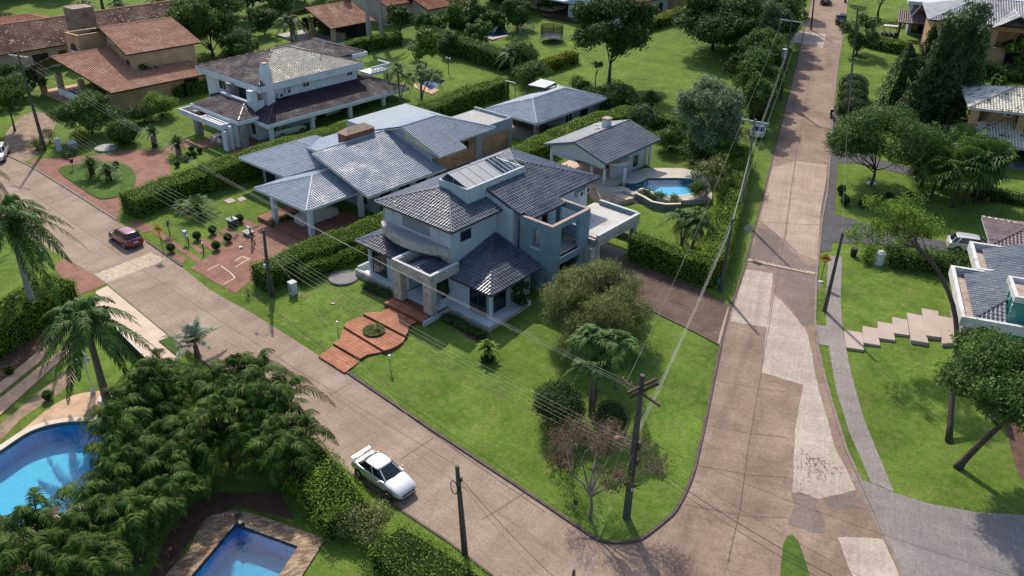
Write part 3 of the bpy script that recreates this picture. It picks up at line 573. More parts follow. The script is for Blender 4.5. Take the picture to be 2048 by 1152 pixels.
M['deck_conc'] = mat('deck_screed', (0.50, 0.49, 0.47), var=0.12, sc=0.5, stain=(0.36, 0.30, 0.26), stc=0.45)
M['slate_floor'] = mat('grey_floor', (0.19, 0.185, 0.185), var=0.15, sc=2)
M['stone_grey'] = brickm('stone_cladding', (0.36, 0.33, 0.31), (0.25, 0.225, 0.22), (0.17, 0.155, 0.15), 3.5, 0, w=0.7, h=0.3, vert=True, var=0.45)
M['brick_wall'] = brickm('rough_brick', (0.42, 0.215, 0.125), (0.50, 0.30, 0.185), (0.30, 0.20, 0.14), 4.5, 0, w=0.6, h=0.26, vert=True, var=0.55)
M['brick_tan'] = brickm('tan_brick', (0.40, 0.275, 0.165), (0.46, 0.33, 0.205), (0.27, 0.19, 0.12), 3.6, 0, w=0.7, h=0.26, vert=True, var=0.3, msz=0.015)
M['brick_old'] = brickm('weathered_brick', (0.33, 0.245, 0.20), (0.24, 0.17, 0.14), (0.17, 0.13, 0.115), 3.6, 0, w=0.7, h=0.26, vert=True, var=0.6)
M['brick_red'] = brickm('red_brick', (0.20, 0.075, 0.055), (0.26, 0.11, 0.075), (0.12, 0.07, 0.06), 5, 0, w=0.5, h=0.25, vert=True, var=0.35)
M['plaster_w'] = mat('white_plaster', (0.66, 0.69, 0.72), var=0.07, sc=0.5, bump=0.1, stain=(0.52, 0.53, 0.55), stc=0.35, streak=0.4)
M['plaster_c'] = mat('cream_plaster', (0.60, 0.50, 0.41), var=0.1, sc=0.6); M['plaster_y'] = mat('yellow_plaster', (0.52, 0.46, 0.24), var=0.08)
M['plaster_b'] = mat('blue_grey_plaster', (0.30, 0.35, 0.39), var=0.1); M['plaster_t'] = mat('ochre_plaster', (0.44, 0.28, 0.15), var=0.15, sc=0.7)
M['glass'] = glassm('window_glass', (0.012, 0.016, 0.022)); M['glass_g'] = glassm('green_glass', (0.05, 0.26, 0.235), 0.12)
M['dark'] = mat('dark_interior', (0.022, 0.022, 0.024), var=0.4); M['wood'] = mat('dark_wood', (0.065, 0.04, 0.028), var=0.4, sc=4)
M['panel'] = mat('translucent_panel', (0.36, 0.36, 0.36), var=0.08, rough=0.35); M['rust'] = mat('rusty_sheet', (0.40, 0.30, 0.225), var=0.35, sc=2, stain=(0.26, 0.15, 0.09), stc=2)
M['frame_w'] = flat('white_frame', (0.72, 0.72, 0.72), 0.4); M['rustpipe'] = mat('stained_screed', (0.40, 0.34, 0.30), var=0.3, sc=1.5, stain=(0.30, 0.15, 0.09), stc=1.2)
M['pole'] = mat('pole_concrete', (0.085, 0.08, 0.078), var=0.45, sc=4, bump=0.5); M['cement'] = mat('cement', (0.36, 0.355, 0.34), var=0.25, sc=2)
# ------------------------------------------------------------------ tiled roof faces: real pan-and-roll tiles clipped to the face
class RF:
    def __init__(s): s.V = []; s.F = []; s.UV = []; s.und = MB()
    def face(s, pts, p=0.29, row=0.36, amp=0.075, lift=0.05):
        P = [np.array(q, float) for q in pts]; e = P[1]-P[0]; u = e/np.linalg.norm(e)
        n = np.zeros(3)
        for i in range(len(P)): n += np.cross(P[i], P[(i+1) % len(P)])
        n /= np.linalg.norm(n)
        if n[2] < 0: n = -n
        v = np.cross(n, u); m0 = np.mean(P, axis=0)
        if (m0-P[0])@v < 0: u = -u; v = np.cross(n, u)
        q = np.array([[(a-P[0])@u, (a-P[0])@v] for a in P]); u0, v0 = q.min(0)-0.01; u1, v1 = q.max(0)+0.01
        v0 = -0.07
        pr = np.array([(0, 0), (.14, 0), (.26, .45), (.42, .95), (.55, 1), (.70, .8), (.84, .3)])
        k0 = math.floor(u0/p); k1 = math.ceil(u1/p)
        us = np.concatenate([(k+pr[:, 0])*p for k in range(k0, k1)]+[[k1*p]]); hs = np.concatenate([pr[:, 1] for k in range(k0, k1)]+[[0]])*amp
        rn = int(math.ceil((v1-v0)/row)); vs = []; vh = []
        for r in range(rn): vs += [v0+r*row, v0+(r+1)*row-0.012]; vh += [0.035, 0.0]
        vs.append(v0+rn*row); vh.append(0.035)
        nu, nv = len(us), len(vs); bm = bmesh.new(); ul = bm.loops.layers.uv.new('UVMap')
        c = m0@np.array([0, 0, 1])
        jit = RNG.normal(0, 0.004, (nv//2+1, nu//7+1))
        grid = {}
        poly = [Vector((a[0], a[1])) for a in q]
        ar = sum(poly[i].cross(poly[(i+1) % len(poly)]) for i in range(len(poly)))
        if ar < 0: poly = poly[::-1]
        eav = [abs(a.y) < 0.02 and abs(b.y) < 0.02 for a, b in zip(poly, poly[1:]+poly[:1])]
        if any(eav): poly = [Vector((a.x, a.y-0.07)) if abs(a.y) < 0.02 else a for a in poly]
        ed = list(zip(poly, poly[1:]+poly[:1]))
        def inside(x, y, mg): return all((b-a).cross(Vector((x, y))-a)/(b-a).length > -mg for a, b in ed if (b-a).length > 1e-6)
        def vert(i, j):
            if (i, j) not in grid:
                h = hs[i]+vh[j]+lift+jit[j//2, i//7]
                grid[i, j] = bm.verts.new((us[i], vs[j], h))
            return grid[i, j]
        for i in range(nu-1):
            for j in range(nv-1):
                x, y = (us[i]+us[i+1])/2, (vs[j]+vs[j+1])/2
                if not inside(x, y, 0.42): continue
                f = bm.faces.new((vert(i, j), vert(i+1, j), vert(i+1, j+1), vert(i, j+1)))
                for l in f.loops: l[ul].uv = ((x/p), (y-v0)/row)
        for a, b in ed:
            d = (b-a)
            if d.length < 1e-5: continue
            bmesh.ops.bisect_plane(bm, geom=bm.verts[:]+bm.edges[:]+bm.faces[:], plane_co=(a.x, a.y, 0), plane_no=(d.y, -d.x, 0), clear_outer=True)
        bm.verts.index_update(); off = len(s.V)
        for w in bm.verts: s.V.append(tuple(P[0]+u*w.co.x+v*w.co.y+n*w.co.z))
        for f in bm.faces:
            s.F.append([off+w.index for w in f.verts]); s.UV += [tuple(l[ul].uv) for l in f.loops]
        bm.free()
        s.und.add([tuple(a) for a in P]+[tuple(a-np.array([0, 0, 0.12])) for a in P], [tuple(range(len(P))) if True else 0, tuple(range(len(P), 2*len(P)))[::-1]]+[(i, (i+1) % len(P), len(P)+(i+1) % len(P), len(P)+i) for i in range(len(P))])
        return s
    def build(s, name, m, parent, under=None):
        me = bpy.data.meshes.new(name); me.from_pydata(s.V, [], s.F)
        ul = me.uv_layers.new(name='UVMap'); ul.data.foreach_set('uv', np.array(s.UV, np.float32).ravel())
        o = link(me, name, m, parent)
        s.und.build('roof_underside', under or M['fascia_dark'], o)
        return o
def ridge(mb, p, q, r=0.10, sag=0.30):
    p, q = Vector(p), Vector(q); d = q-p; n = max(1, int(d.length/sag)); 
    for i in range(n):
        a = p+d*(i/n); b = p+d*((i+1)/n)+d.normalized()*0.03; z = Vector((0, 0, 0.07)); mb.tube([a+z, b+z], [r*1.12, r*0.92], 7)
def rect_frame(x0, y0, x1, y1, z, mb, t=0.12, h=0.16):
    mb.box(x0-t, y0-t, z-h, x1+t, y0, z+0.02); mb.box(x0-t, y1, z-h, x1+t, y1+t, z+0.02); mb.box(x0-t, y0, z-h, x0, y1, z+0.02); mb.box(x1, y0, z-h, x1+t, y1, z+0.02)
DIR = {'-y': ((1, 0), (0, -1)), '+y': ((-1, 0), (0, 1)), '+x': ((0, 1), (1, 0)), '-x': ((0, -1), (-1, 0))}
def window(parent, x, y, z, w, h, face, mull=1, frame=None, pane=None, sill=True, fw=0.07, name='window', tr=0):
    """x, y, z = middle of the foot of the opening on the wall plane"""
    (ux, uy), (nx, ny) = DIR[face]; F = MB()
    def bx(mb, a0, a1, z0, z1, d0, d1):
        p = (x+ux*a0+nx*d0, y+uy*a0+ny*d0); q = (x+ux*a1+nx*d1, y+uy*a1+ny*d1); mb.box(p[0], p[1], z+z0, q[0], q[1], z+z1)
    bx(F, -w/2-fw, -w/2, -fw, h+fw, 0, 0.06); bx(F, w/2, w/2+fw, -fw, h+fw, 0, 0.06); bx(F, -w/2, w/2, h, h+fw, 0, 0.06); bx(F, -w/2, w/2, -fw, 0, 0, 0.06)
    for i in range(1, mull+1): a = -w/2+w*i/(mull+1); bx(F, a-0.025, a+0.025, 0, h, 0, 0.05)
    for i in range(1, tr+1): a = h*i/(tr+1); bx(F, -w/2, w/2, a-0.02, a+0.02, 0, 0.048)
    f = F.build(name, frame or M['frame_w'], parent)
    p = MB(); bx(p, -w/2, w/2, 0, h, 0.003, 0.02); p.build('pane', pane or M['glass'], f)
    if sill: s_ = MB(); bx(s_, -w/2-0.15, w/2+0.15, -fw-0.08, -fw, 0, 0.14); s_.build('sill', frame or M['frame_w'], f)
    return f
def aircon(parent, x, y, z, face):
    (ux, uy), (nx, ny) = DIR[face]; c = Vector((x+nx*0.22, y+ny*0.22, z)); m = MB(); U_ = Vector((ux, uy, 0)); N_ = Vector((nx, ny, 0)); Z_ = Vector((0, 0, 1))
    m.add([c+U_*a*0.42+N_*b*0.16+Z_*d*0.28 for a in (-1, 1) for b in (-1, 1) for d in (-1, 1)], [(0, 1, 3, 2), (4, 6, 7, 5), (0, 4, 5, 1), (2, 3, 7, 6), (0, 2, 6, 4), (1, 5, 7, 3)])
    o = m.build('air_conditioner', M['w_trim'], parent, bevel=0.02)
    q = c+N_*0.165+U_*0.08; MB().tube([q, q+N_*0.02], 0.21, 18).build('fan', M['black'], o)
def wallbox(mb, x0, y0, x1, y1, z0, z1): mb.box(x0, y0, z0, x1, y1, z1)
# ================================================================== MAIN HOUSE
H = thing('house', 'large blue grey house with dark tile roofs, stone porch and open teal frame', 'house', (-44, 48, 1.0))
OX, OY, OZ = 44, -48, -1.0
def hb(mb, name, m, parent=None, **k): return mb.build(name, m, parent or H, off=(-44, 48, 1.0), **k)
# walls
w = MB()
w.box(-50.6, 42.45, 0.0, -42.62, 48.1, 7.45)          # front block two storeys
w.box(-50.6, 48.1, 0.0, -40.85, 58.7, 7.6)            # rear block
w.box(-45.1, 48.12, 7.6, -40.9, 48.3, 7.75)
w.add([(-50.4, 48.1, 7.6), (-40.85, 48.1, 7.6), (-45.1, 48.1, 8.95), (-50.4, 48.3, 7.6), (-40.85, 48.3, 7.6), (-45.1, 48.3, 8.95)], [(0, 1, 2), (3, 5, 4), (1, 4, 5, 2), (0, 2, 5, 3)])
w.box(-42.62, 42.1, 0.2, -38.35, 47.6, 3.6)           # right wing
w.box(-51.1, 40.95, 0.2, -46.2, 42.44, 3.75)
hb(w, 'wall', M['w_grey'])
for q in ((-38.0, 42.0, 1.0, -37.75, 42.25, 3.6), (-51.2, 40.8, 1.0, -51.0, 41.0, 3.75)): w = MB(); w.box(*q); hb(w, 'post', M['w_trim'])
w = MB(); w.box(-43.5, 42.104, 0.5, -38.35, 42.1, 3.6)
# terraces
w = MB(); w.box(-42.5, 41.0, 0.2, -37.0, 42.1, 1.05); w.box(-38.35, 42.1, 0.3, -37.0, 46.0, 1.05); hb(w, 'terrace_base', M['travertine'])
w = MB(); w.box(-42.3, 41.2, 1.05, -37.2, 42.1, 1.09); w.box(-38.3, 42.1, 1.05, -37.2, 45.6, 1.09); hb(w, 'terrace_floor', M['tile_white'])
for q in ((-42.5, 41.0, 1.05, -42.25, 42.1, 1.5), (-38.34, 45.6, 1.05, -36.95, 46.05, 1.5), (-52.2, 40.28, 0.2, -52.0, 42.4, 1.45), (-52.2, 40.1, 0.2, -46.2, 40.28, 1.25)): w = MB(); w.box(*q); hb(w, 'planter_wall', M['w_trim'])
w = MB(); w.box(-52.18, 40.0, 0.1, -46.2, 40.1, 1.2); hb(w, 'stone_plinth', M['travertine'])
w = MB(); w.box(-52.0, 40.3, 0.2, -46.2, 40.95, 1.0); hb(w, 'terrace_floor', M['tile_white'])
# porch
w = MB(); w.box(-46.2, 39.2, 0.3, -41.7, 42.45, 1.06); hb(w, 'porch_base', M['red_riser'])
w = MB(); w.box(-46.0, 39.9, 1.06, -41.9, 42.44, 1.10); hb(w, 'porch_floor', M['tile_white'])
w = MB(); w.box(-41.7, 38.2, 0.3, -41.55, 42.45, 1.0); hb(w, 'porch_cheek', M['w_trim'])
for x in (-46.2, -42.62):
    w = MB(); w.box(x, 39.2, 1.0, x+0.92, 39.85, 3.8); hb(w, 'pillar', M['travertine'], bevel=0.015)
w = MB(); w.prism([(-46.2, 39.2), (-41.7, 39.2), (-41.7, 42.45), (-46.2, 42.45)], 3.8, 4.66, [[(-45.85, 39.5), (-42.05, 39.5), (-42.05, 42.44), (-45.85, 42.44)]]); hb(w, 'porch_beam', M['travertine'])
w = MB(); w.prism([(-46.22, 39.18), (-41.68, 39.18), (-41.68, 42.45), (-46.22, 42.45)], 4.66, 4.72, [[(-45.98, 39.36), (-41.92, 39.36), (-41.92, 42.44), (-45.98, 42.44)]]); hb(w, 'porch_coping', M['w_trim'])
r = RF(); r.face([(-43.9, 42.4, 4.25), (-45.83, 42.4, 3.95), (-45.83, 39.52, 3.95), (-43.9, 39.52, 4.25)][::-1]); 
r = RF(); r.face([(-45.83, 39.52, 3.85), (-45.83, 42.42, 3.85), (-44.0, 42.42, 4.35), (-44.0, 39.52, 4.35)]); r.face([(-42.07, 42.42, 3.85), (-42.07, 39.52, 3.85), (-44.0, 39.52, 4.35), (-44.0, 42.42, 4.35)])
q_ = r.build('porch_roof', M['tile_dark'], None)
def fixoff(o):
    for v in o.data.vertices: v.co -= Vector((-44, 48, 1.0))
    for c in o.children:
        for v in c.data.vertices: v.co -= Vector((-44, 48, 1.0))
    o.parent = H
fixoff(q_)
w = MB(); w.box(-45.4, 42.40, 1.0, -42.9, 42.44, 3.3); hb(w, 'entrance', M['dark'])
# curved stone band
pts = []
for i in range(13):
    t = i/12; pts.append((-50.75+8.2*t, 42.44-0.35-1.15*math.sin(math.pi*min(1, t*1.08))**0.8 if t < .97 else 42.0))
band = MB(); band.prism([(-50.75, 42.44)]+pts+[(-42.55, 42.44)], 4.95, 5.62); hb(band, 'curved_balcony', M['travertine'])
w = MB(); w.prism([(-50.6, 42.443)]+[(x, y+0.16) for x, y in pts[1:-1]]+[(-42.7, 42.443)], 5.62, 5.64); hb(w, 'balcony_floor', M['cement'])
# roofs
s_ = 0.31
r = RF(); L_, Fr, Rr = (-51.1, 41.85, 7.45), (-42.0, 41.95, 7.45), (-42.05, 48.1, 7.45); p1 = (-47.1, 45.8, 8.68); p2 = (-46.05, 45.8, 8.68)
r.face([L_, Fr, p2, p1]); r.face([Fr, Rr, (-43.92, 48.1, 8.03), (-43.92, 43.83, 8.03)]); r.face([(-43.92, 43.83, 8.03), (-43.92, 45.8, 8.03), (-46.05, 45.8, 8.68)])
r.face([(-51.1, 53.5, 7.45), L_, p1, (-47.1, 53.5, 8.68)])
fixoff(r.build('roof', M['tile_slate'], None)); m_ = MB(); ridge(m_, Fr, p2); ridge(m_, L_, p1); ridge(m_, p1, p2); ridge(m_, p1, (-47.25, 46, 8.68)); hb(m_, 'ridge_cap', M['ridge_dark'])
r = RF(); A_ = (-40.1, 48.15, 7.6); B_ = (-40.1, 59.4, 7.58); ap = (-45.1, 54.4, 9.1)
r.face([A_, (-40.1, 53.1, 7.59), (-43.9, 53.1, 8.75), (-43.9, 48.15, 8.78)]); r.face([(-40.1, 53.1, 7.59), B_, ap, (-43.9, 53.1, 8.75)]); r.face([B_, (-51.0, 59.4, 7.58), (-49.5, 57.9, 8.04), (-46.0, 54.4, 9.1), ap])
r.face([(-51.0, 59.4, 7.58), (-51.0, 53.5, 7.58), (-47.2, 53.5, 8.72), (-46.0, 54.4, 9.1)])
r.face([(-39.2, 48.5, 7.32), (-39.2, 53.2, 7.32), (-40.1, 53.2, 7.6), (-40.1, 48.5, 7.6)])
fixoff(r.build('roof', M['tile_slate'], None)); m_ = MB(); ridge(m_, B_, ap); ridge(m_, ap, (-46.0, 54.4, 9.1)); hb(m_, 'ridge_cap', M['ridge_dark']); m_ = MB(); ridge(m_, (-40.2, 48.15, 7.6), (-43.9, 48.15, 8.78), 0.07); hb(m_, 'verge_cap', M['ridge_dark'])
r = RF(); F2 = (-37.4, 41.6, 3.62); a2 = (-42.62, 47.6, 5.15)
r.face([(-42.62, 41.6, 3.62), F2, a2]); r.face([F2, (-37.45, 47.9, 3.62), (-42.62, 47.9, 5.15), a2])
fixoff(r.build('roof', M['tile_dark'], None)); m_ = MB(); ridge(m_, F2, a2, 0.08); hb(m_, 'ridge_cap', M['ridge_dark'])
r = RF(); r.face([(-52.3, 40.35, 3.85), (-46.2, 40.35, 3.85), (-46.2, 42.44, 4.5), (-50.2, 42.44, 4.5)]); r.face([(-52.3, 45.0, 3.85), (-52.3, 40.35, 3.85), (-50.62, 42.03, 4.37), (-50.62, 45.0, 4.37)])
fixoff(r.build('roof', M['tile_dark'], None)); m_ = MB(); ridge(m_, (-52.3, 40.35, 3.85), (-50.3, 42.35, 4.47), 0.08); hb(m_, 'ridge_cap', M['ridge_dark'])
# gutters / fascias
w = MB()
for a, b in ((L_, Fr), (Fr, Rr), ((-40.1, 53.3, 7.6), B_), ((-42.6, 41.6, 3.62), F2), (F2, (-37.45, 47.9, 3.62)), ((-52.3, 40.35, 3.85), (-46.25, 40.35, 3.85)), ((-39.2, 48.5, 7.3), (-39.2, 53.2, 7.3))):
    w.bar((a[0], a[1], a[2]-0.08), (b[0], b[1], b[2]-0.08), 0.05, 0.14)
hb(w, 'fascia', M['fascia_dark'])
# skylight box
w = MB(); w.prism([(-47.25, 45.8), (-43.9, 45.8), (-43.9, 53.1), (-47.25, 53.1)], 7.4, 9.4, [[(-47.07, 45.98), (-44.08, 45.98), (-44.08, 52.92), (-47.07, 52.92)]]); sk = hb(w, 'skylight_box', M['w_grey'])
w = MB(); w.prism([(-47.27, 45.78), (-43.88, 45.78), (-43.88, 53.12), (-47.27, 53.12)], 9.4, 9.44, [[(-47.07, 45.98), (-44.08, 45.98), (-44.08, 52.92), (-47.07, 52.92)]]); hb(w, 'coping', M['w_trim'], sk)
w = MB(); w.box(-47.06, 45.99, 7.6, -44.09, 52.91, 7.8); hb(w, 'lightwell_floor', M['plaster_w'], sk)
rx, rz_ = -46.35, 10.15
w = MB(); w.add([(rx, 46.0, rz_), (-44.0, 46.0, 9.42), (-44.0, 50.3, 9.42), (rx, 50.3, rz_), (rx, 46.0, rz_-0.04), (-44.0, 46.0, 9.38), (-44.0, 50.3, 9.38), (rx, 50.3, rz_-0.04)], [(0, 1, 2, 3), (7, 6, 5, 4), (0, 4, 5, 1), (2, 6, 7, 3)]); hb(w, 'roof_panel', M['panel'], sk)
w = MB(); w.add([(rx, 46.0, rz_), (-47.2, 46.0, 9.42), (-47.2, 53.0, 9.42), (rx, 53.0, rz_)], [(0, 1, 2, 3)]); hb(w, 'roof_panel', M['panel'], sk)
w = MB(); w.add([(rx, 46.02, rz_-0.03), (-47.1, 46.02, 9.44), (-44.15, 46.02, 9.44)], [(0, 1, 2)]); hb(w, 'gable_glass', M['glass'], sk)
w = MB()
w.bar((rx, 45.95, rz_), (rx, 53.05, rz_), 0.09, 0.07)
for i in range(6): y = 50.35+i*0.52; w.bar((rx, y, rz_), (-44.0, y, 9.44), 0.05, 0.05)
for y in (46.0, 47.1, 48.2, 49.3, 50.3): w.bar((rx, y, rz_+0.02), (-44.0, y, 9.45), 0.04, 0.04)
w.bar((rx, 46, rz_), (-44.1, 46, 9.44), 0.06, 0.05); w.bar((rx, 46, rz_), (-47.15, 46, 9.44), 0.06, 0.05); w.bar((-45.7, 46.0, 9.9), (-45.7, 46.0, 9.44), 0.04, 0.04); hb(w, 'glazing_bar', M['w_trim'], sk)
for y in (52.6, 51.0): w = MB(); 
w = MB()
for i in range(4): w.bar((-46.3+0.02*i, 52.3+i*0.35, 10.15), (-44.3, 53.0+i*0.45, 9.5), 0.03, 0.03)
hb(w, 'glazing_bar', M['steel'], sk)
# white curved parapet behind the ridge
pp = [(-50.9+1.9*(1-math.cos(a)), 49.2+3.6*math.sin(a)*1.0, 7.95) for a in np.linspace(0.0, 1.45, 12)]
# teal frame tower
T = MB()
def wall_open(mb, a0, a1, z0, z1, ops, fixed, t, axis):
    """wall along axis from a0 to a1 with openings (b0,b1,c0,c1)"""
    xs_ = sorted({a0, a1}|{v for o in ops for v in o[:2]}); zs_ = sorted({z0, z1}|{v for o in ops for v in o[2:]})
    for i in range(len(xs_)-1):
        for j in range(len(zs_)-1):
            cx, cz = (xs_[i]+xs_[i+1])/2, (zs_[j]+zs_[j+1])/2
            if any(o[0] < cx < o[1] and o[2] < cz < o[3] for o in ops): continue
            if axis == 'x': mb.box(xs_[i], fixed, zs_[j], xs_[i+1], fixed+t, zs_[j+1])
            else: mb.box(fixed, xs_[i], zs_[j], fixed+t, xs_[i+1], zs_[j+1])
wall_open(T, -40.15, -36.7, 0.6, 7.45, [(-38.9, -38.0, 5.05, 6.75)], 48.2, 0.3, 'x')
wall_open(T, 48.5, 53.4, 0.6, 7.45, [(49.4, 51.9, 4.3, 7.0), (49.4, 52.2, 1.2, 3.6)], -37.0, 0.3, 'y')
wall_open(T, -40.15, -37.0, 0.6, 7.45, [(-39.7, -37.9, 5.6, 6.9), (-39.7, -37.6, 1.3, 4.6)], 53.1, 0.3, 'x')
T.box(-40.15, 48.5, 0.6, -39.95, 49.2, 7.2)
tw = hb(T, 'teal_frame', M['w_teal'])
w = MB(); w.prism([(-40.17, 48.17), (-36.68, 48.17), (-36.68, 53.42), (-40.17, 53.42)], 7.45, 7.5, [[(-39.9, 48.5), (-37.0, 48.5), (-37.0, 53.1), (-39.9, 53.1)]]); hb(w, 'frame_coping', mat('weathered_coping', (0.36, 0.28, 0.235), var=0.4, sc=3), tw)
w = MB(); w.box(-40.84, 48.5, 3.7, -37.0, 53.1, 3.9); hb(w, 'balcony_floor', M['cement'], tw)
w = MB(); w.box(-38.98, 48.15, 4.97, -37.92, 48.52, 5.04); w.box(-37.05, 49.3, 4.22, -36.65, 52.0, 4.3); hb(w, 'opening_sill', M['w_trim'], tw)
window(H, -40.84+44, 49.6-48, 4.0-1, 1.3, 2.4, '+x', 1, M['fascia_dark'], sill=False); window(H, -40.84+44, 52.0-48, 4.0-1, 1.4, 2.4, '+x', 1, M['fascia_dark'], sill=False)
w = MB(); w.box(-40.8, 50.5, 3.9, -40.2, 51.2, 7.0); hb(w, 'pier', M['w_trim'])
# carport deck
w = MB(); w.box(-40.85, 53.75, 3.95, -35.9, 60.2, 4.62); hb(w, 'carport_slab', M['travertine'])
w = MB(); w.box(-40.9, 53.4, 4.6, -36.1, 60.0, 4.66); hb(w, 'deck_screed', M['deck_conc'])
w = MB(); w.box(-36.12, 53.7, 4.62, -35.88, 60.22, 5.0); w.box(-40.3, 60.0, 4.62, -36.12, 60.22, 5.05); w.box(-37.0, 53.7, 4.62, -36.12, 53.8, 4.8); hb(w, 'parapet', M['travertine'])
w = MB(); w.box(-36.15, 53.68, 5.0, -35.86, 60.24, 5.05); w.box(-40.3, 59.98, 5.05, -36.15, 60.24, 5.1); hb(w, 'parapet_coping', M['w_trim'])
w = MB(); w.box(-40.3, 59.96, 4.67, -36.14, 60.0, 5.0); hb(w, 'parapet_inner', M['w_teal'])
w = MB(); w.box(-37.6, 52.9, 1.2, -36.0, 53.75, 4.0); w.box(-36.35, 53.75, 1.2, -35.9, 54.1, 3.95); hb(w, 'carport_wall', M['travertine'])
w = MB(); w.box(-36.4, 59.5, 1.4, -35.95, 60.0, 3.95); hb(w, 'carport_column', M['travertine'])
w = MB(); w.box(-41.0, 52.9, 1.2, -35.7, 60.6, 1.72); hb(w, 'carport_floor', M['slate_floor'])
w = MB(); w.box(-35.72, 53.5, 1.3, -35.4, 60.6, 1.66); hb(w, 'brick_edge', M['brick_drive'])
w = MB(); w.box(-41.2, 60.4, 1.6, -36.8, 60.6, 2.5); hb(w, 'garage_wall', M['grey_wall'])
# front windows
gb = MB(); x0, x1, z0, z1 = -48.3, -45.0, 5.95, 7.15
for i in range(13):
    for j in range(5): gb.box(x0+i*0.255, 42.41, z0+j*0.24, x0+i*0.255+0.215, 42.448, z0+j*0.24+0.20)
fr = MB(); fr.box(x0-0.05, 42.43, z0-0.05, x1+0.05, 42.447, z1+0.05); f_ = hb(fr, 'window', M['w_trim']); hb(gb, 'glass_blocks', glassm('glass_block', (0.20, 0.23, 0.25), 0.2), f_)
w = MB(); w.box(-49.55, 42.40, 5.64, -49.48, 42.448, 7.2); w.box(-49.55, 42.40, 7.15, -48.4, 42.448, 7.22); w.box(-44.0, 42.4, 5.64, -43.93, 42.448, 6.9); hb(w, 'wall_moulding', M['w_grey'])
window(H, -42.62+44, 44.2-48, 5.9-1, 1.1, 0.75, '+x', 1, M['fascia_dark'], sill=False)
window(H, -39.3+44+0.05, 42.1-48, 0.12, 1.7, 2.2, '-y', 1, M['fascia_dark'], sill=False); window(H, -38.35+44, 43.4-48, 0.12, 1.9, 2.2, '+x', 1, M['fascia_dark'], sill=False)
window(H, -49.9+44, 40.95-48, 0.2, 1.7, 2.3, '-y', 1, M['fascia_dark'], sill=False)
aircon(H, -40.85+44, 58.2-48, 5.6, '+x'); aircon(H, -40.85+44, 57.2-48, 5.5, '+x')
w = MB(); w.tube([(-42.55, 48.0, 7.3), (-42.55, 48.0, 5.3)], 0.04); w.tube([(-50.66, 42.4, 7.3), (-50.66, 42.4, 4.5)], 0.03); hb(w, 'downpipe', M['w_grey'])
# ================================================================== generic pieces for the other houses
def HB(name, lab, x, y, z=0, rz=0.0):
    h = thing(name, lab, 'house', (x, y, z), rz); return h
class Bd:
    """collects geometry in world metres and parents it, shifted, to the house"""
    def __init__(s, h): s.h = h; s.o = tuple(h.location)
    def mb(s, mb, name, m, parent=None, **k): return mb.build(name, m, parent or s.h, off=s.o, **k)
    def box(s, name, m, *bs, parent=None, **k):
        mb = MB()
        for b in bs: mb.box(*b)
        return s.mb(mb, name, m, parent, **k)
    def roof(s, faces, m, under=None, ridges=(), rm=None, p=0.275, name='roof', rr=0.1, amp=0.075):
        r = RF()
        for f in faces: r.face(f, p=p, amp=amp)
        o = r.build(name, m, None, under)
        for q in [o]+list(o.children):
            for v in q.data.vertices: v.co -= Vector(s.o)
        o.parent = s.h
        if ridges:
            mb = MB()
            for a, b in ridges: ridge(mb, a, b, rr)
            s.mb(mb, 'ridge_cap', rm or m, o)
        return o
    def win(s, x, y, z, w, h, face, *a, **k): return window(s.h, x-s.o[0], y-s.o[1], z-s.o[2], w, h, face, *a, **k)
    def eave(s, pts, m, w=0.08, h=0.16, name='gutter', dz=-0.07):
        mb = MB()
        for a, b in pts: mb.bar((a[0], a[1], a[2]+dz), (b[0], b[1], b[2]+dz), w, h)
        return s.mb(mb, name, m)
def hipfaces(x0, y0, x1, y1, z, s):
    w_, l_ = x1-x0, y1-y0; d = min(w_, l_)/2; zt = z+s*d
    if w_ >= l_: a, b = (x0+d, y0+d, zt), (x1-d, y0+d, zt)
    else: a, b = (x0+d, y0+d, zt), (x0+d, y1-d, zt)
    c = [(x0, y0, z), (x1, y0, z), (x1, y1, z), (x0, y1, z)]
    if w_ >= l_: F_ = [[c[0], c[1], b, a], [c[1], c[2], b], [c[2], c[3], a, b], [c[3], c[0], a]]; rd = [(c[0], a), (c[1], b), (c[2], b), (c[3], a), (a, b)]
    else: F_ = [[c[0], c[1], a], [c[1], c[2], b, a], [c[2], c[3], b], [c[3], c[0], a, b]]; rd = [(c[0], a), (c[1], a), (c[2], b), (c[3], b), (a, b)]
    return F_, rd
# ================================================================== BLUE ROOFED HOUSE with carport
h = HB('house', 'low house under pale blue tile roofs with a pillared carport over a covered car', -64, 50, 0.9); b = Bd(h)
b.box('wall', M['plaster_b'], (-74.5, 50.5, 0.5, -60.0, 57.2, 4.15), (-73.8, 57.2, 1.0, -61.0, 66.3, 5.9), (-75.2, 46.4, 0.5, -69.4, 50.5, 3.9), (-69.4, 49.2, 0.5, -60.0, 50.5, 4.1))
b.box('wall', M['plaster_b'], (-66.8, 66.0, 1.5, -60.9, 71.2, 5.6))
b.box('brick_panel', M['brick_wall'], (-60.995, 57.6, 1.7, -60.93, 64.9, 5.2)); b.box('brick_panel', M['brick_wall'], (-60.895, 65.9, 2.0, -60.84, 70.6, 4.7))
b.box('wall_pier', M['plaster_b'], (-60.99, 64.9, 1.5, -60.8, 65.9, 5.7)); b.box('plinth', M['grey_wall'], (-60.99, 57.3, 1.2, -60.6, 71.3, 2.4))
b.box('parapet', M['plaster_b'], (-66.8, 70.95, 5.6, -60.9, 71.2, 5.95)); b.box('parapet', M['plaster_b'], (-61.1, 67.0, 5.6, -60.88, 70.94, 5.95))
b.box('flat_roof', M['cement'], (-66.7, 66.0, 5.6, -61.0, 70.95, 5.64))
b.box('floor', M['brick_drive'], (-68.3, 40.8, 0.4, -60.2, 49.2, 1.06))
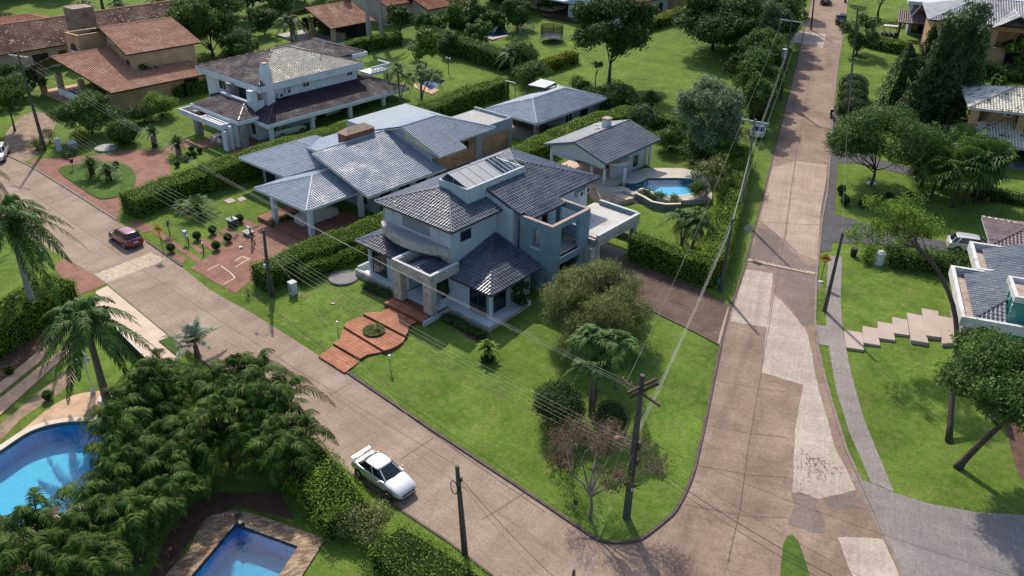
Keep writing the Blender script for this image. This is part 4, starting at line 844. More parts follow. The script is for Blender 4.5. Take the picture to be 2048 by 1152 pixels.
for x, y in ((-65.9, 41.0), (-60.85, 41.5), (-60.95, 47.7), (-66.2, 44.8)): b.box('column', M['w_trim'], (x, y, 0.5, x+0.45, y+0.45, 3.75), bevel=0.02)
A_, F_, R_, ap = (-68.7, 41.2, 3.8), (-60.5, 41.3, 3.8), (-60.6, 48.95, 3.8), (-64.6, 45.25, 5.05); ar_ = (-64.6, 48.95, 5.05)
b.roof([[A_, F_, ap], [F_, R_, ar_, ap], [(-68.7, 48.95, 3.8), A_, ap, ar_]], M['tile_blue'], M['w_trim'], [(F_, ap), (A_, ap), (ap, ar_), (R_, ar_)], M['ridge_blue'], rr=0.13, p=0.255)
b.eave([(A_, F_), (F_, R_)], M['w_trim'], 0.12, 0.18)
L2, R2, la, ra = (-76.8, 44.8, 3.9), (-68.6, 44.9, 3.9), (-73.3, 49.9, 5.35), (-65.2, 49.9, 5.35)
b.roof([[L2, R2, ra, la], [(-76.8, 54.9, 3.9), L2, la], [(-65.2, 54.9, 3.9), (-76.8, 54.9, 3.9), la, ra]], M['tile_blue'], M['w_trim'], [(L2, la), (la, ra)], M['ridge_blue'], rr=0.13, p=0.255)
b.eave([(L2, R2)], M['w_trim'], 0.12, 0.18)
e0, e1, r0, r1 = (-58.2, 46.8, 4.2), (-58.2, 57.4, 4.2), (-66.5, 46.8, 6.5), (-66.5, 57.4, 6.5)
b.roof([[e0, e1, r1, r0], [(-74.8, 57.4, 4.2), (-74.8, 51.0, 4.2), (-66.5, 47.5, 6.5), r1]], M['tile_blue'], M['w_trim'], [((-66.5, 48.6, 6.5), r1)], M['ridge_blue'], rr=0.15, p=0.255)
b.eave([(e0, e1)], M['w_trim'], 0.12, 0.16)
f0, f1, g0, g1, k0, k1 = (-58.1, 56.5, 5.65), (-58.1, 60.5, 5.65), (-59.4, 60.5, 6.05), (-59.4, 66.6, 6.05), (-63.9, 56.5, 7.5), (-63.9, 61.8, 7.5)
b.roof([[f0, f1, g0, (-59.4, 56.5, 6.05)], [(-59.4, 56.5, 6.05), g1, k1, k0], [g1, (-70.5, 66.6, 5.4), k1], [(-70.5, 66.6, 5.4), (-70.5, 56.5, 5.4), k0, k1]], M['tile_blue'], M['w_trim'], [(k0, k1), (g1, k1)], M['ridge_blue'], rr=0.14, p=0.255)
mb = MB(); mb.add([(-59.6, 56.9, 4.3), (-70.3, 56.9, 4.3), (-70.3, 56.9, 5.3), (-63.9, 56.9, 7.35), (-59.6, 56.9, 5.95)], [(0, 1, 2, 3, 4)]); b.mb(mb, 'gable_wall', M['plaster_b'])
mb = MB(); mb.add([(-59.8, 56.86, 5.5), (-63.6, 56.86, 6.35), (-63.6, 56.86, 7.1), (-59.8, 56.86, 5.95)], [(0, 1, 2, 3)]); b.mb(mb, 'yellow_band', M['plaster_y'])
mb = MB(); mb.add([(-65.0, 49.0, 4.6), (-61.6, 49.0, 4.9), (-65.0, 49.0, 5.25)], [(0, 1, 2)]); b.mb(mb, 'yellow_gable', M['plaster_y'])
c = b.box('chimney', M['brick_red'], (-67.9, 51.3, 5.9, -66.5, 55.1, 7.3))
mb = MB(); q = [(-68.0, 51.2, 7.3), (-66.4, 51.2, 7.3), (-66.4, 55.2, 7.3), (-68.0, 55.2, 7.3), (-67.2, 52.1, 7.85), (-67.2, 54.3, 7.85)]; mb.add(q, [(0, 1, 4), (1, 2, 5, 4), (2, 3, 5), (3, 0, 4, 5), (0, 3, 2, 1)]); b.mb(mb, 'rusty_cap', M['rust'], c)
b.win(-60.93, 61.6, 4.35, 0.9, 0.6, '+x', 1, M['wood']); b.win(-60.93, 63.4, 4.35, 0.6, 0.6, '+x', 0, M['wood'])
for y in (50.6, 53.2, 55.6): b.win(-60.0, y, 1.3, 1.3, 2.2, '+x', 1, M['black'], sill=False)
b.win(-61.8, 49.2, 2.0, 0.8, 1.0, '-y', 1, M['black']); b.win(-73.8, 46.4, 1.1, 1.6, 2.3, '-y', 0, M['black'], sill=False)
aircon(h, -60.93+64, 58.3-50, 4.8-0.9, '+x'); aircon(h, -60.0+64, 56.6-50, 2.9-0.9, '+x')
# ================================================================== OPEN PAVILION
h = HB('pavilion', 'open garden pavilion with hipped blue roof between hedges behind the blue roofed house', -62.4, 79.5, 2.9); h['category'] = 'pavilion'; b = Bd(h)
F_, rd = hipfaces(-66.4, 72.6, -58.3, 87.0, 5.35, 0.3)
b.roof(F_, M['tile_blue'], M['w_trim'], rd, M['ridge_blue'], rr=0.14, p=0.255); b.eave([((-66.4, 72.6, 5.35), (-58.3, 72.6, 5.35)), ((-58.3, 72.6, 5.35), (-58.3, 87.0, 5.35))], M['w_trim'], 0.12, 0.2)
for x, y in ((-59.6, 73.6), (-65.8, 73.6), (-59.6, 78.2), (-59.6, 85.8)): b.box('column', M['stone_grey'], (x, y, 2.3, x+0.5, y+0.5, 5.3))
b.box('wall', M['plaster_b'], (-65.6, 78.6, 2.4, -59.5, 86.3, 5.3)); b.box('floor', M['slate_floor'], (-66.2, 73.0, 2.2, -58.6, 86.6, 2.78))
b.box('worktop', M['wood'], (-65.4, 76.5, 2.78, -60.2, 77.2, 3.7))
b.win(-59.5, 80.3, 3.3, 1.4, 1.2, '+x', 1); b.win(-59.5, 83.5, 3.3, 1.4, 1.2, '+x', 1, M['wood'])
h = thing('flat_canopy', 'white flat topped steel canopy on dark posts behind the pavilion roof', 'canopy', G(1085, 205)); z = 3.1
c0 = h.location; P_ = [ZP(x, y, c0.z+z) for x, y in ((1056, 170), (1082, 158), (1112, 165), (1090, 176))]; P_ = [(p[0]-c0.x, p[1]-c0.y) for p in P_]
MB().prism(P_, z-0.25, z).build('frame', M['black'], h); MB().prism([(p[0]*1.0, p[1]) for p in P_], z, z+0.03).build('roof_sheet', M['w_trim'], h)
for p in P_: mb = MB(); mb.box(p[0]-0.06, p[1]-0.06, 0, p[0]+0.06, p[1]+0.06, z-0.25); mb.build('post', M['black'], h)
# ================================================================== POOL HOUSE
h = HB('pool_house', 'pale pool house with blue grey gabled roof, white chimney and round entrance canopy', -48.4, 71.5, 2.75); h['category'] = 'pool house'; b = Bd(h)
a0, a1, k0, k1, c0_, c1_ = (-44.3, 66.6, 5.8), (-44.3, 76.9, 5.8), (-48.4, 66.6, 7.03), (-48.4, 76.9, 7.03), (-52.4, 66.6, 5.83), (-52.4, 76.9, 5.83)
b.roof([[a0, a1, k1, k0], [c1_, c0_, k0, k1]], M['tile_pool'], M['w_trim'], [(k0, k1)], M['tile_pool'], rr=0.12)
b.eave([(a0, a1)], M['grey_wall'], 0.1, 0.2); b.eave([(a0, k0), (k0, c0_)], M['grey_wall'], 0.06, 0.26, 'verge', 0.0)
mb = MB(); P_ = [(-51.9, 67.3, 4.9), (-44.9, 67.3, 4.9), (-44.9, 67.3, 5.95), (-48.4, 67.3, 6.98), (-51.9, 67.3, 5.95)]; mb.add(P_+[(x, 67.5, z) for x, y, z in P_], [(0, 1, 2, 3, 4), (9, 8, 7, 6, 5), (0, 5, 6, 1)]); b.mb(mb, 'gable_wall', M['w_trim'])
b.box('wall', M['w_trim'], (-51.2, 72.2, 2.2, -45.4, 76.4, 5.8)); b.box('wall', M['w_trim'], (-46.0, 70.0, 2.2, -45.4, 72.2, 5.8)); b.box('wall', M['grey_wall'], (-51.9, 71.6, 2.2, -51.3, 76.4, 5.7))
b.box('floor', M['cream_pave'], (-52.2, 67.2, 1.8, -44.2, 72.2, 2.93))
for x, y in ((-51.9, 67.4), (-44.85, 76.0), (-46.9, 67.9)): mb = MB(); mb.cyl(x, y, 2.3, 5.8, 0.17); b.mb(mb, 'column', M['w_trim'], smooth=True)
cc = ZP(1232, 318, 5.05); mb = MB(); ring = [(cc[0]+1.55*math.cos(t), cc[1]+1.55*math.sin(t)) for t in np.linspace(0, 2*math.pi, 33)[:-1]]; mb.prism(ring, 4.85, 5.1); b.mb(mb, 'round_canopy', M['coping'])
mb = MB(); mb.prism([(-51.9, 67.28), (-50.2, 66.9), (-48.5, 67.0), (cc[0]-0.9, cc[1]+0.3), (cc[0]-0.4, cc[1]+1.4), (-45.2, 67.28)], 4.84, 4.99); b.mb(mb, 'canopy_edge', M['w_trim'])
for x, y in ((1207, 372), (1247, 371)): p = ZP(x, y, DZ); mb = MB(); mb.cyl(p[0], p[1], DZ-0.1, 4.86, 0.17); b.mb(mb, 'column', M['w_trim'], smooth=True)
for x, y in ((-50.5, 69.2), (-49.0, 70.1)):
    pass
mb = MB(); mb.box(-49.6, 73.2, 6.6, -48.9, 74.0, 7.75); ch = b.mb(mb, 'chimney', M['plaster_w']); mb = MB(); mb.box(-49.7, 73.1, 7.85, -48.8, 74.1, 7.92); b.mb(mb, 'chimney_cap', M['rust'], ch)
b.win(-45.4, 74.0, 3.2, 1.0, 1.3, '+x', 0, M['w_trim']); b.win(-49.2, 72.2, 3.0, 3.0, 2.1, '-y', 2, M['black'], sill=False)
mb = MB(); mb.lathe([(0.02, 0), (0.28, 0.06), (0.38, 0.16)], 14, (-50.1, 72.9, 7.0)); dsh = b.mb(mb, 'satellite_dish', M['cement'])
# ================================================================== WHITE HOUSE
h = HB('house', 'white two storey house with maroon tile roofs, chimney, pergola fins and pillared veranda', -91, 62, 1.4); b = Bd(h)
b.box('wall', M['plaster_w'], (-100.3, 55.5, 1.0, -87.6, 70.2, 7.5), (-99.0, 66.0, 1.5, -90.0, 72.4, 7.9), (-87.6, 57.2, 1.0, -86.6, 71.0, 4.3))
b.box('wall', M['plaster_w'], (-95.0, 52.6, 1.0, -88.2, 55.5, 4.6)); b.box('wall_front', M['plaster_w'], (-88.2, 53.4, 1.0, -86.2, 57.2, 4.3))
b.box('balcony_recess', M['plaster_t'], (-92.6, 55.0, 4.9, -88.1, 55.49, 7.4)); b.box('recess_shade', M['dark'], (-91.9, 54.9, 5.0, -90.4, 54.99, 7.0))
zz = 7.62
b.box('cornice', M['plaster_w'], (-101.0, 54.6, zz-0.78, -86.85, 54.95, zz+0.02), (-87.2, 54.95, zz-0.78, -86.85, 70.9, zz+0.02), (-101.0, 54.95, zz-0.78, -100.6, 70.9, zz), (-100.9, 54.7, zz-0.77, -86.9, 70.9, zz-0.36), bevel=0.05)
F_, rd = hipfaces(-100.85, 54.75, -87.0, 70.8, zz, 0.30)
b.roof([F_[0], F_[3]], M['tile_maroon'], None, rd, M['ridge_maroon'], rr=0.14); b.roof([F_[1], F_[2]], M['tile_maroon_worn'], None)
F_, rd = hipfaces(-99.5, 65.8, -89.4, 73.2, 8.3, 0.3); b.roof(F_, M['tile_maroon'], None, rd, M['ridge_maroon'], rr=0.14)
b.box('cornice', M['plaster_w'], (-89.5, 70.9, 7.75, -89.1, 73.4, 8.3), (-99.6, 73.2, 7.75, -89.1, 73.55, 8.3), bevel=0.05)
c = b.box('chimney', M['plaster_w'], (-88.0, 55.6, 4.0, -86.8, 56.6, 9.2)); mb = MB()
mb.add([(-88.0, 55.6, 9.2), (-86.8, 55.6, 9.2), (-86.8, 56.6, 9.2), (-88.0, 56.6, 9.2), (-87.75, 55.8, 10.0), (-87.05, 55.8, 10.0), (-87.05, 56.4, 10.0), (-87.75, 56.4, 10.0)], [(0, 1, 5, 4), (1, 2, 6, 5), (2, 3, 7, 6), (3, 0, 4, 7), (4, 5, 6, 7)]); b.mb(mb, 'chimney_hood', M['plaster_w'], c)
b.box('chimney_cap', M['rust'], (-87.8, 55.75, 10.12, -87.0, 56.45, 10.2), parent=c); b.box('chimney_post', M['plaster_w'], (-87.7, 55.85, 9.99, -87.1, 56.35, 10.12), parent=c)
# balcony
b.box('balcony_wall', M['plaster_w'], (-93.6, 53.5, 4.3, -87.3, 53.75, 5.85), (-87.55, 53.75, 4.3, -87.3, 55.4, 5.85)); b.box('balcony_floor', M['tan_pave'], (-93.4, 53.7, 4.3, -87.5, 55.5, 4.9)); b.box('balcony_coping', M['w_trim'], (-93.7, 53.4, 5.86, -87.2, 53.85, 5.93))
for x, y in ((-93.2, 53.9), (-88.5, 53.8)): b.box('balcony_pier', M['stone_grey'] if x < -90 else M['plaster_w'], (x, y, 4.9, x+0.9, y+0.9, 7.1))
# lower roofs
L_, F1, a_, w_ = (-95.7, 50.5, 4.65), (-85.6, 50.5, 4.65), (-88.7, 53.6, 5.55), (-93.6, 53.6, 5.55)
b.roof([[L_, F1, a_, w_], [F1, (-85.6, 53.0, 4.65), (-87.3, 53.6, 5.15), a_]], M['tile_maroon'], None, [(F1, a_)], M['ridge_maroon'], rr=0.14)
b.box('cornice', M['plaster_w'], (-95.9, 50.3, 4.2, -85.4, 50.6, 4.66), (-85.75, 50.6, 4.2, -85.4, 53.2, 4.66), bevel=0.04)
e0, e1, t0, t1 = (-83.3, 52.9, 4.2), (-83.3, 75.2, 4.2), (-87.5, 57.0, 5.45), (-87.5, 71.0, 5.45)
b.roof([[(-87.4, 52.9, 4.2), e0, t0, (-87.5, 57.0, 5.45)], [e0, e1, t1, t0], [e1, (-91.8, 75.2, 4.2), (-91.0, 71.0, 5.45), t1]], M['tile_maroon'], None, [(e0, t0), (e1, t1)], M['ridge_maroon'], rr=0.14)
b.box('cornice', M['plaster_w'], (-87.4, 52.7, 3.75, -83.1, 53.0, 4.22), (-83.4, 53.0, 3.75, -83.1, 75.4, 4.22), (-91.8, 75.1, 3.75, -83.1, 75.4, 4.22), bevel=0.04)
for y in (53.3, 59.3, 65.3, 71.0):
    mb = MB(); mb.box(-83.95, y, 1.2, -83.5, y+0.45, 3.55); mb.box(-84.05, y-0.1, 3.55, -83.4, y+0.55, 3.76); b.mb(mb, 'column', M['plaster_w'])
b.box('veranda_floor', M['slate_floor'], (-86.6, 52.9, 1.0, -83.0, 75.0, 1.5))
for x, y in ((-94.6, 49.6), (-92.6, 51.4), (-86.3, 50.7)): b.box('stone_pillar', M['stone_grey'], (x, y, 0.8, x+0.9, y+0.7, 4.25))
# pergola
mb = MB(); mb.prism([(-96.4, 48.9), (-87.0, 48.9), (-87.0, 51.2), (-96.4, 51.2)], 3.6, 4.25, [[(-96.2, 49.1), (-87.2, 49.1), (-87.2, 51.0), (-96.2, 51.0)]]); mb.box(-91.9, 49.1, 3.7, -91.6, 51.0, 4.2)
for i in range(3): mb.box(-91.4, 49.35+i*0.55, 4.0, -87.2, 49.6+i*0.55, 4.2)
b.mb(mb, 'pergola', M['plaster_w']); b.box('pergola_roof', M['tile_red'], (-95.6, 49.5, 3.7, -92.2, 50.7, 3.9))
for i in range(3): b.box('fin', M['plaster_w'], (-87.1+0.05*i, 48.95+i*0.75, 0.9, -86.3, 49.2+i*0.75, 3.6 if i == 0 else 4.0))
b.win(-96.4, 55.5, 5.3, 1.8, 1.5, '-y', 1); b.win(-87.6, 61.9, 6.1, 0.9, 0.5, '+x', 1); b.win(-87.6, 69.0, 6.2, 0.8, 0.8, '+x', 1); b.win(-94.0, 55.5, 4.95, 0.8, 2.0, '-y', 0)
b.win(-87.2, 53.4, 2.0, 0.9, 1.3, '-y', 0); aircon(h, -87.6+91, 57.8-62, 5.9-1.4, '+x'); aircon(h, -87.6+91, 59.0-62, 6.2-1.4, '+x')
b.win(-86.6, 63.0, 1.6, 1.3, 2.0, '+x', 1, M['black']); b.win(-86.6, 67.0, 1.6, 1.5, 2.1, '+x', 1, M['black'])
mb = MB(); mb.box(-90.0, 72.5, 5.5, -87.4, 76.0, 5.7); mb.box(-90.0, 75.9, 6.5, -87.3, 76.05, 6.65); mb.box(-87.45, 72.5, 6.5, -87.3, 76.0, 6.65); mb.box(-87.5, 72.5, 5.7, -87.35, 75.9, 5.85)
for i in range(14): mb.lathe([(0.05, 0), (0.09, 0.15), (0.05, 0.35), (0.08, 0.65)], 6, (-87.38, 72.7+i*0.25, 5.85))
b.mb(mb, 'balustrade', M['plaster_w'])
b.box('small_roof', M['tile_maroon'], (-98.0, 54.3, 4.3, -95.8, 55.5, 4.6))
# ================================================================== ORANGE ROOFED BRICK HOUSE
h = HB('house', 'tan brick house with bright orange tile roofs and a flat brick water tower', -115, 52, 1.4); b = Bd(h)
F_, R_, t1, t2 = (-108.2, 46.2, 4.25), (-107.9, 60.6, 4.25), (-120.5, 44.6, 7.0), (-120.3, 59.0, 7.0); l1, l2 = (-128.0, 43.6, 4.3), (-127.8, 58.0, 4.3)
b.roof([[F_, R_, t2, t1], [l2, l1, t1, t2]], M['tile_orange'], M['wood'], [(t1, t2)], M['ridge_orange'], rr=0.14)
b.eave([(F_, R_)], M['wood'], 0.06, 0.14, 'fascia'); b.eave([(F_, t1), (t1, l1)], M['wood'], 0.06, 0.22, 'verge', -0.02)
u0, u1, v0_, v1_ = (-112.6, 51.2, 7.55), (-112.1, 62.2, 7.55), (-121.4, 52.2, 9.6), (-120.8, 62.9, 9.6)
b.roof([[u0, u1, v1_, v0_], [(-128.5, 63.4, 7.5), (-129.0, 52.6, 7.5), v0_, v1_]], M['tile_orange'], M['wood'], [(v0_, v1_)], M['ridge_orange'], rr=0.14)
mb = MB(); mb.prism([(-112.9, 52.0), (-112.5, 61.2), (-121.0, 62.0), (-126, 62.2), (-126.3, 53.0), (-121.5, 52.9)], 1.5, 7.6); b.mb(mb, 'upper_wall', M['brick_tan'])
mb = MB(); mb.add([(-113.0, 52.1, 7.5), (-121.4, 52.95, 7.5), (-121.4, 52.95, 9.55)], [(0, 1, 2)]); b.mb(mb, 'gable_wall', M['plaster_c'])
mb = MB(); mb.prism([(-109.4, 48.0), (-109.2, 57.0), (-114, 57.4), (-114.2, 48.2)], 0.8, 4.5); b.mb(mb, 'wall', M['brick_tan'])
for x, y in ((-109.3, 58.9), (-126.5, 44.3), (-122.5, 45.2), (-116.5, 45.6)): b.box('pillar', M['brick_tan'], (x, y, 0.6, x+0.7, y+0.7, 4.6))
b.box('porch_floor', M['tan_pave'], (-127, 44.5, 0.5, -114, 52, 1.2)); b.box('back_wall', M['dark'], (-126.5, 51.5, 0.8, -114, 52.0, 4.5)); b.box('balcony', M['plaster_w'], (-119.6, 44.1, 2.3, -114.2, 44.4, 3.1)); b.box('balcony_roof', M['grey_wall'], (-119.4, 44.4, 2.2, -114.2, 47, 2.5))
mb = MB(); mb.prism([(-125.2, 48.9), (-121.9, 49.2), (-121.9, 53.5), (-125.2, 53.2)], 4.8, 9.0, [[(-124.9, 49.2), (-122.2, 49.5), (-122.2, 53.2), (-124.9, 52.9)]]); tt = b.mb(mb, 'water_tower', M['brick_tan'])
mb = MB(); mb.prism([(-124.95, 49.1), (-122.15, 49.4), (-122.15, 53.25), (-124.95, 53.0)], 8.3, 8.35); b.mb(mb, 'tower_roof', M['dark'], tt)
mb = MB(); ar = [(-124.3, 48.97, 6.0), (-122.8, 49.09, 6.0)]+[(-123.55+0.75*math.cos(t), 49.03+0.06*math.cos(t), 7.0+0.75*math.sin(t)) for t in np.linspace(0, math.pi, 9)]; mb.poly([(x, y-0.02, z) for x, y, z in ar]); o = b.mb(mb, 'arched_window', M['dark'], tt)
mb = MB(); mb.bar((-124.3, 48.93, 6.5), (-122.8, 49.06, 6.5), 0.05, 0.4); b.mb(mb, 'shutter', M['w_trim'], tt)
b.win(-114.4, 52.16, 5.4, 0.7, 1.0, '-y', 0, M['wood'])
h = HB('house', 'long house under a dark weathered clay tile roof with a big stained brick chimney', -142, 55, 1.5); b = Bd(h)
b.roof([[(-137.0, 34, 4.6), (-137.0, 77, 4.6), (-143.6, 77, 7.4), (-143.6, 34, 7.4)], [(-150.2, 77, 4.6), (-150.2, 34, 4.6), (-143.6, 34, 7.4), (-143.6, 77, 7.4)]], M['tile_old'], M['wood'], [((-143.6, 34, 7.4), (-143.6, 77, 7.4))], M['ridge_orange'], p=0.32, rr=0.15)
b.box('wall', M['plaster_c'], (-149, 35, 0.5, -138.2, 76, 5.0)); b.box('chimney', M['brick_old'], (-139.0, 55.0, 5.0, -135.9, 58.3, 9.8))
b.box('door', M['wood'], (-138.2, 48.5, 1.5, -138.1, 50.8, 3.6)); b.win(-138.2, 53.0, 2.5, 1.0, 1.0, '+x', 0, M['wood'])
F_, rd = hipfaces(-160, 38, -151, 60, 4.6, 0.35); b.roof(F_, M['tile_red'], M['wood'], rd, M['ridge_orange'], p=0.32)
# ================================================================== houses at the top of the view
h = HB('open_barbecue_house', 'open sided garden house under a single orange tile roof on brick posts', -117.5, 89.5, 3.4); h['category'] = 'garden house'; b = Bd(h)
b.roof([[(-111.4, 84.6, 6.2), (-111.4, 94.0, 6.2), (-117.7, 94.0, 8.5), (-117.7, 84.6, 8.5)], [(-124, 94, 6.2), (-124, 84.6, 6.2), (-117.7, 84.6, 8.5), (-117.7, 94, 8.5)]], M['tile_orange'], M['wood'], [((-117.7, 84.6, 8.5), (-117.7, 94, 8.5))], M['ridge_orange'], p=0.3)
b.box('floor', M['cement'], (-124.5, 83.0, 2.9, -110.6, 94.5, 3.5))
for x, y in ((-112.3, 85.2), (-112.3, 92.8), (-123.6, 85.2), (-118, 85.2)): b.box('post', M['brick_tan'], (x, y, 3.3, x+0.6, y+0.6, 6.3))
b.box('back_wall', M['dark'], (-123.5, 91.0, 3.3, -112.6, 93.4, 6.4)); b.box('counter', M['brick_tan'], (-116, 88.5, 3.5, -113.6, 89.3, 4.5)); b.box('chimney', M['brick_red'], (-118.2, 93.0, 7.8, -117.2, 93.9, 10.2))
h = HB('house', 'cream house with weathered red tile roofs beyond the two tall grey palm trunks', -119, 104, 4.3); b = Bd(h)
def ghouse(b, xe, y0, y1, ze, dep, s, tm, wm, g0, ov=0.8, um=None, rm=None):
    xr = xe-dep/2; zr = ze+s*dep/2
    b.roof([[(xe, y0, ze), (xe, y1, ze), (xr, y1, zr), (xr, y0, zr)], [(xe-dep, y1, ze), (xe-dep, y0, ze), (xr, y0, zr), (xr, y1, zr)]], tm, um or M['wood'], [((xr, y0, zr), (xr, y1, zr))], rm or M['ridge_orange'], p=0.32, rr=0.14)
    b.box('wall', wm, (xe-dep+ov, y0+ov, g0, xe-ov, y1-ov, ze+0.15))
    for y in (y0+ov, y1-ov):
        mb = MB(); mb.add([(xe-ov, y, ze+0.1), (xe-dep+ov, y, ze+0.1), (xr, y, zr-0.1)], [(0, 1, 2)]); b.mb(mb, 'gable_wall', wm)
ghouse(b, -113.5, 98.5, 112, 7.6, 12, 0.34, M['tile_red'], M['plaster_c'], 3.5); ghouse(b, -109.0, 104, 116, 6.9, 8, 0.34, M['tile_red'], M['plaster_c'], 3.5)
b.win(-114.3, 102, 5.3, 0.9, 0.7, '+x', 0, M['wood']); b.win(-109.8, 108, 5.0, 1.0, 0.8, '+x', 0, M['wood'])
g = G(1297, 38); h = HB('house', 'pale blue walled house with red clay roof behind the yellow hedge at the top', g[0]-5, g[1]+4, g[2]); b = Bd(h)
ghouse(b, g[0]+0.9, g[1]-9.5, g[1]+9, g[2]+3.4, 13, 0.33, M['tile_red'], M['plaster_w'], g[2]-1.2); b.win(g[0]+0.1, g[1]+3.5, g[2]+0.9, 1.2, 1.4, '+x', 0, M['black']); b.box('brown_wall', M['brick_tan'], (g[0]+0.1, g[1]+6.0, g[2]-0.5, g[0]+1.2, g[1]+10, g[2]+3.2))
b.win(g[0]+0.1, g[1]-0.6, g[2]+1.0, 1.0, 1.2, '+x', 1)
g = G(1150, 42); h = HB('veranda', 'white louvred veranda roof over a red railed terrace at the top edge', g[0], g[1], g[2]); h['category'] = 'veranda'; b = Bd(h)
b.box('roof', M['w_trim'], (g[0]-6.5, g[1]-1, g[2]+3.0, g[0]+1.2, g[1]+7, g[2]+3.2)); b.box('floor', M['wood'], (g[0]-6.5, g[1]-1.5, g[2]-0.3, g[0]+1.5, g[1]+7, g[2]+0.5))
b.box('back_wall', M['dark'], (g[0]-6.5, g[1]+6, g[2], g[0]-5, g[1]+7, g[2]+3)); b.box('beam', M['black'], (g[0]-6.6, g[1]-1.1, g[2]+2.85, g[0]+1.3, g[1]-0.95, g[2]+3.0))
for y in (-0.9, 3, 6.8): b.box('post', M['w_trim'], (g[0]+0.9, g[1]+y, g[2], g[0]+1.1, g[1]+y+0.2, g[2]+3))
b.box('railing', M['brick_red'], (g[0]+1.1, g[1]-1.4, g[2]+0.5, g[0]+1.2, g[1]+6.8, g[2]+1.3)); ghouse(b, g[0]-6, g[1]+2, g[1]+20, g[2]+4, 10, 0.33, M['tile_red'], M['plaster_c'], g[2])
# ================================================================== houses right of the street (turned with it)
TH = R(20.7); EX = (math.cos(TH), math.sin(TH)); EY = (-math.sin(TH), math.cos(TH))
h = HB('house', 'ochre house with two tiers of cream tile roofs stained brown, right of the palms', -19.4, 97.5, 0, TH); b = Bd(h); b.o = (0, 0, 0)
z1, z2 = 6.5, 9.7
C1, R1, T1, p1, p2 = (0, 0, z1), (26, 0, z1), (0, 5.4, z1), (5.4, 5.4, z1+1.6), (22, 5.4, z1+1.6)
b.roof([[C1, R1, p2, p1], [T1, C1, p1]], M['tile_cream'], M['w_trim'], [(C1, p1), (T1, p1), (p1, p2)], M['ridge_cream'], p=0.3, rr=0.12); b.eave([(C1, R1), (T1, C1)], M['w_trim'], 0.1, 0.16)
F_, rd = hipfaces(0.6, 1.9, 22, 11.5, z2, 0.32); b.roof(F_, M['tile_cream'], M['w_trim'], rd, M['ridge_cream'], p=0.3, rr=0.12); b.eave([((0.6, 1.9, z2), (22, 1.9, z2)), ((0.6, 11.5, z2), (0.6, 1.9, z2))], M['w_trim'], 0.1, 0.16)
b.box('upper_wall', M['plaster_t'], (3.2, 4.6, 6.9, 21, 10.6, z2+0.1)); b.box('wall', M['plaster_t'], (3.0, 4.2, 3.5, 25, 11, z1+0.1)); b.box('side_wall', M['plaster_c'], (-5.5, 6.5, 4.2, 3.0, 6.8, 6.2))
for x, y in ((1.0, 2.4), (5.8, 3.0), (10, 3.0)): b.box('pier', M['plaster_t'], (x, y, 4.0 if x > 2 else 6.7, x+0.8, y+0.5, z2 if x < 2 or x > 2 else z2))
for x in (3.6, 9.0, 14.5): b.box('pier', M['plaster_c'], (x, 0.9, 3.5, x+0.8, 1.5, z1))
b.box('terrace', M['slate_floor'], (-0.5, 0, 3.2, 26, 4.2, 4.3)); b.win(7.0, 4.6, 8.0, 2.0, 1.1, '-y', 1, M['wood']); b.win(7.5, 4.2, 4.4, 3.5, 2.0, '-y', 2, M['black'], sill=False); aircon(h, 4.9, 4.6, 8.9, '-y')
h = HB('house', 'long ochre two storey house with pale grey tile roof and small front gable', -33.3, 133.1, 0, TH); b = Bd(h); b.o = (0, 0, 0)
z = 12.3; F_, rd = hipfaces(-1.5, -1, 25, 12, z, 0.36); b.roof(F_, M['tile_grey'], M['wood'], rd, M['ridge_pale'], p=0.34, rr=0.14)
b.box('wall', M['plaster_t'], (-.6, 0, 5.0, 24, 11, z+0.1)); b.roof([[(6.9, -2.0, z-0.2), (6.9, 4, z-0.2), (9.7, 4, z+1.5), (9.7, -2.0, z+1.5)], [(12.5, 4, z-0.2), (12.5, -2, z-0.2), (9.7, -2, z+1.5), (9.7, 4, z+1.5)]], M['tile_grey'], M['wood'], [((9.7, -2, z+1.5), (9.7, 4, z+1.5))], M['ridge_pale'], p=0.34)
for x, w_, z0_, h_ in ((2.0, 3.0, 9.5, 1.8), (6.0, 1.1, 10.3, 0.8), (9.7, 3.2, 9.4, 1.9), (16.2, 1.1, 10.0, 1.0), (20, 2, 9.6, 1.6), (3.4, 5.2, 7.0, 1.1), (10.6, 1.8, 6.3, 2.3), (14.0, 1.8, 7.3, 0.9), (17.4, 1.8, 7.3, 0.9)): b.win(x, 0, z0_, w_, h_, '-y', 1 if w_ < 3 else 2, M['wood'])
b.box('chimney', M['plaster_t'], (17.5, 3.0, z+0.6, 18.8, 4.2, z+3.2)); b.box('string_course', M['brick_tan'], (-.62, -0.08, 8.7, 24.05, -0.002, 8.9))
g = G(1800, 78); h = HB('house', 'grey modern house with slanted column and plum lean-to roof, behind the tallest tree', g[0], g[1], 0, TH); b = Bd(h); b.o = (0, 0, 0); z = g[2]
b.box('wall', M['plaster_b'], (1, 3, z-1, 20, 12, z+5.2)); b.box('flat_roof', M['w_trim'], (0, 1, z+5.2, 21, 13, z+5.7)); b.box('dark_glazing', M['glass'], (1.5, 2.9, z+0.5, 12, 2.99, z+4.8)); b.roof([[(-1, -0.5, z+2.6), (9, -0.5, z+2.6), (9, 2.9, z+3.9), (-1, 2.9, z+3.9)]], M['tile_plum'], M['wood'], p=0.32)
b.box('post', M['wood'], (-0.6, -0.2, z-0.5, -0.3, 0.1, z+2.6)); b.box('post', M['wood'], (5, -0.2, z-0.5, 5.3, 0.1, z+2.6)); mb = MB(); mb.bar((0.2, 1.2, z+2.0), (2.0, 1.2, z+5.3), 0.25, 0.25); b.mb(mb, 'slanted_column', M['w_trim'])
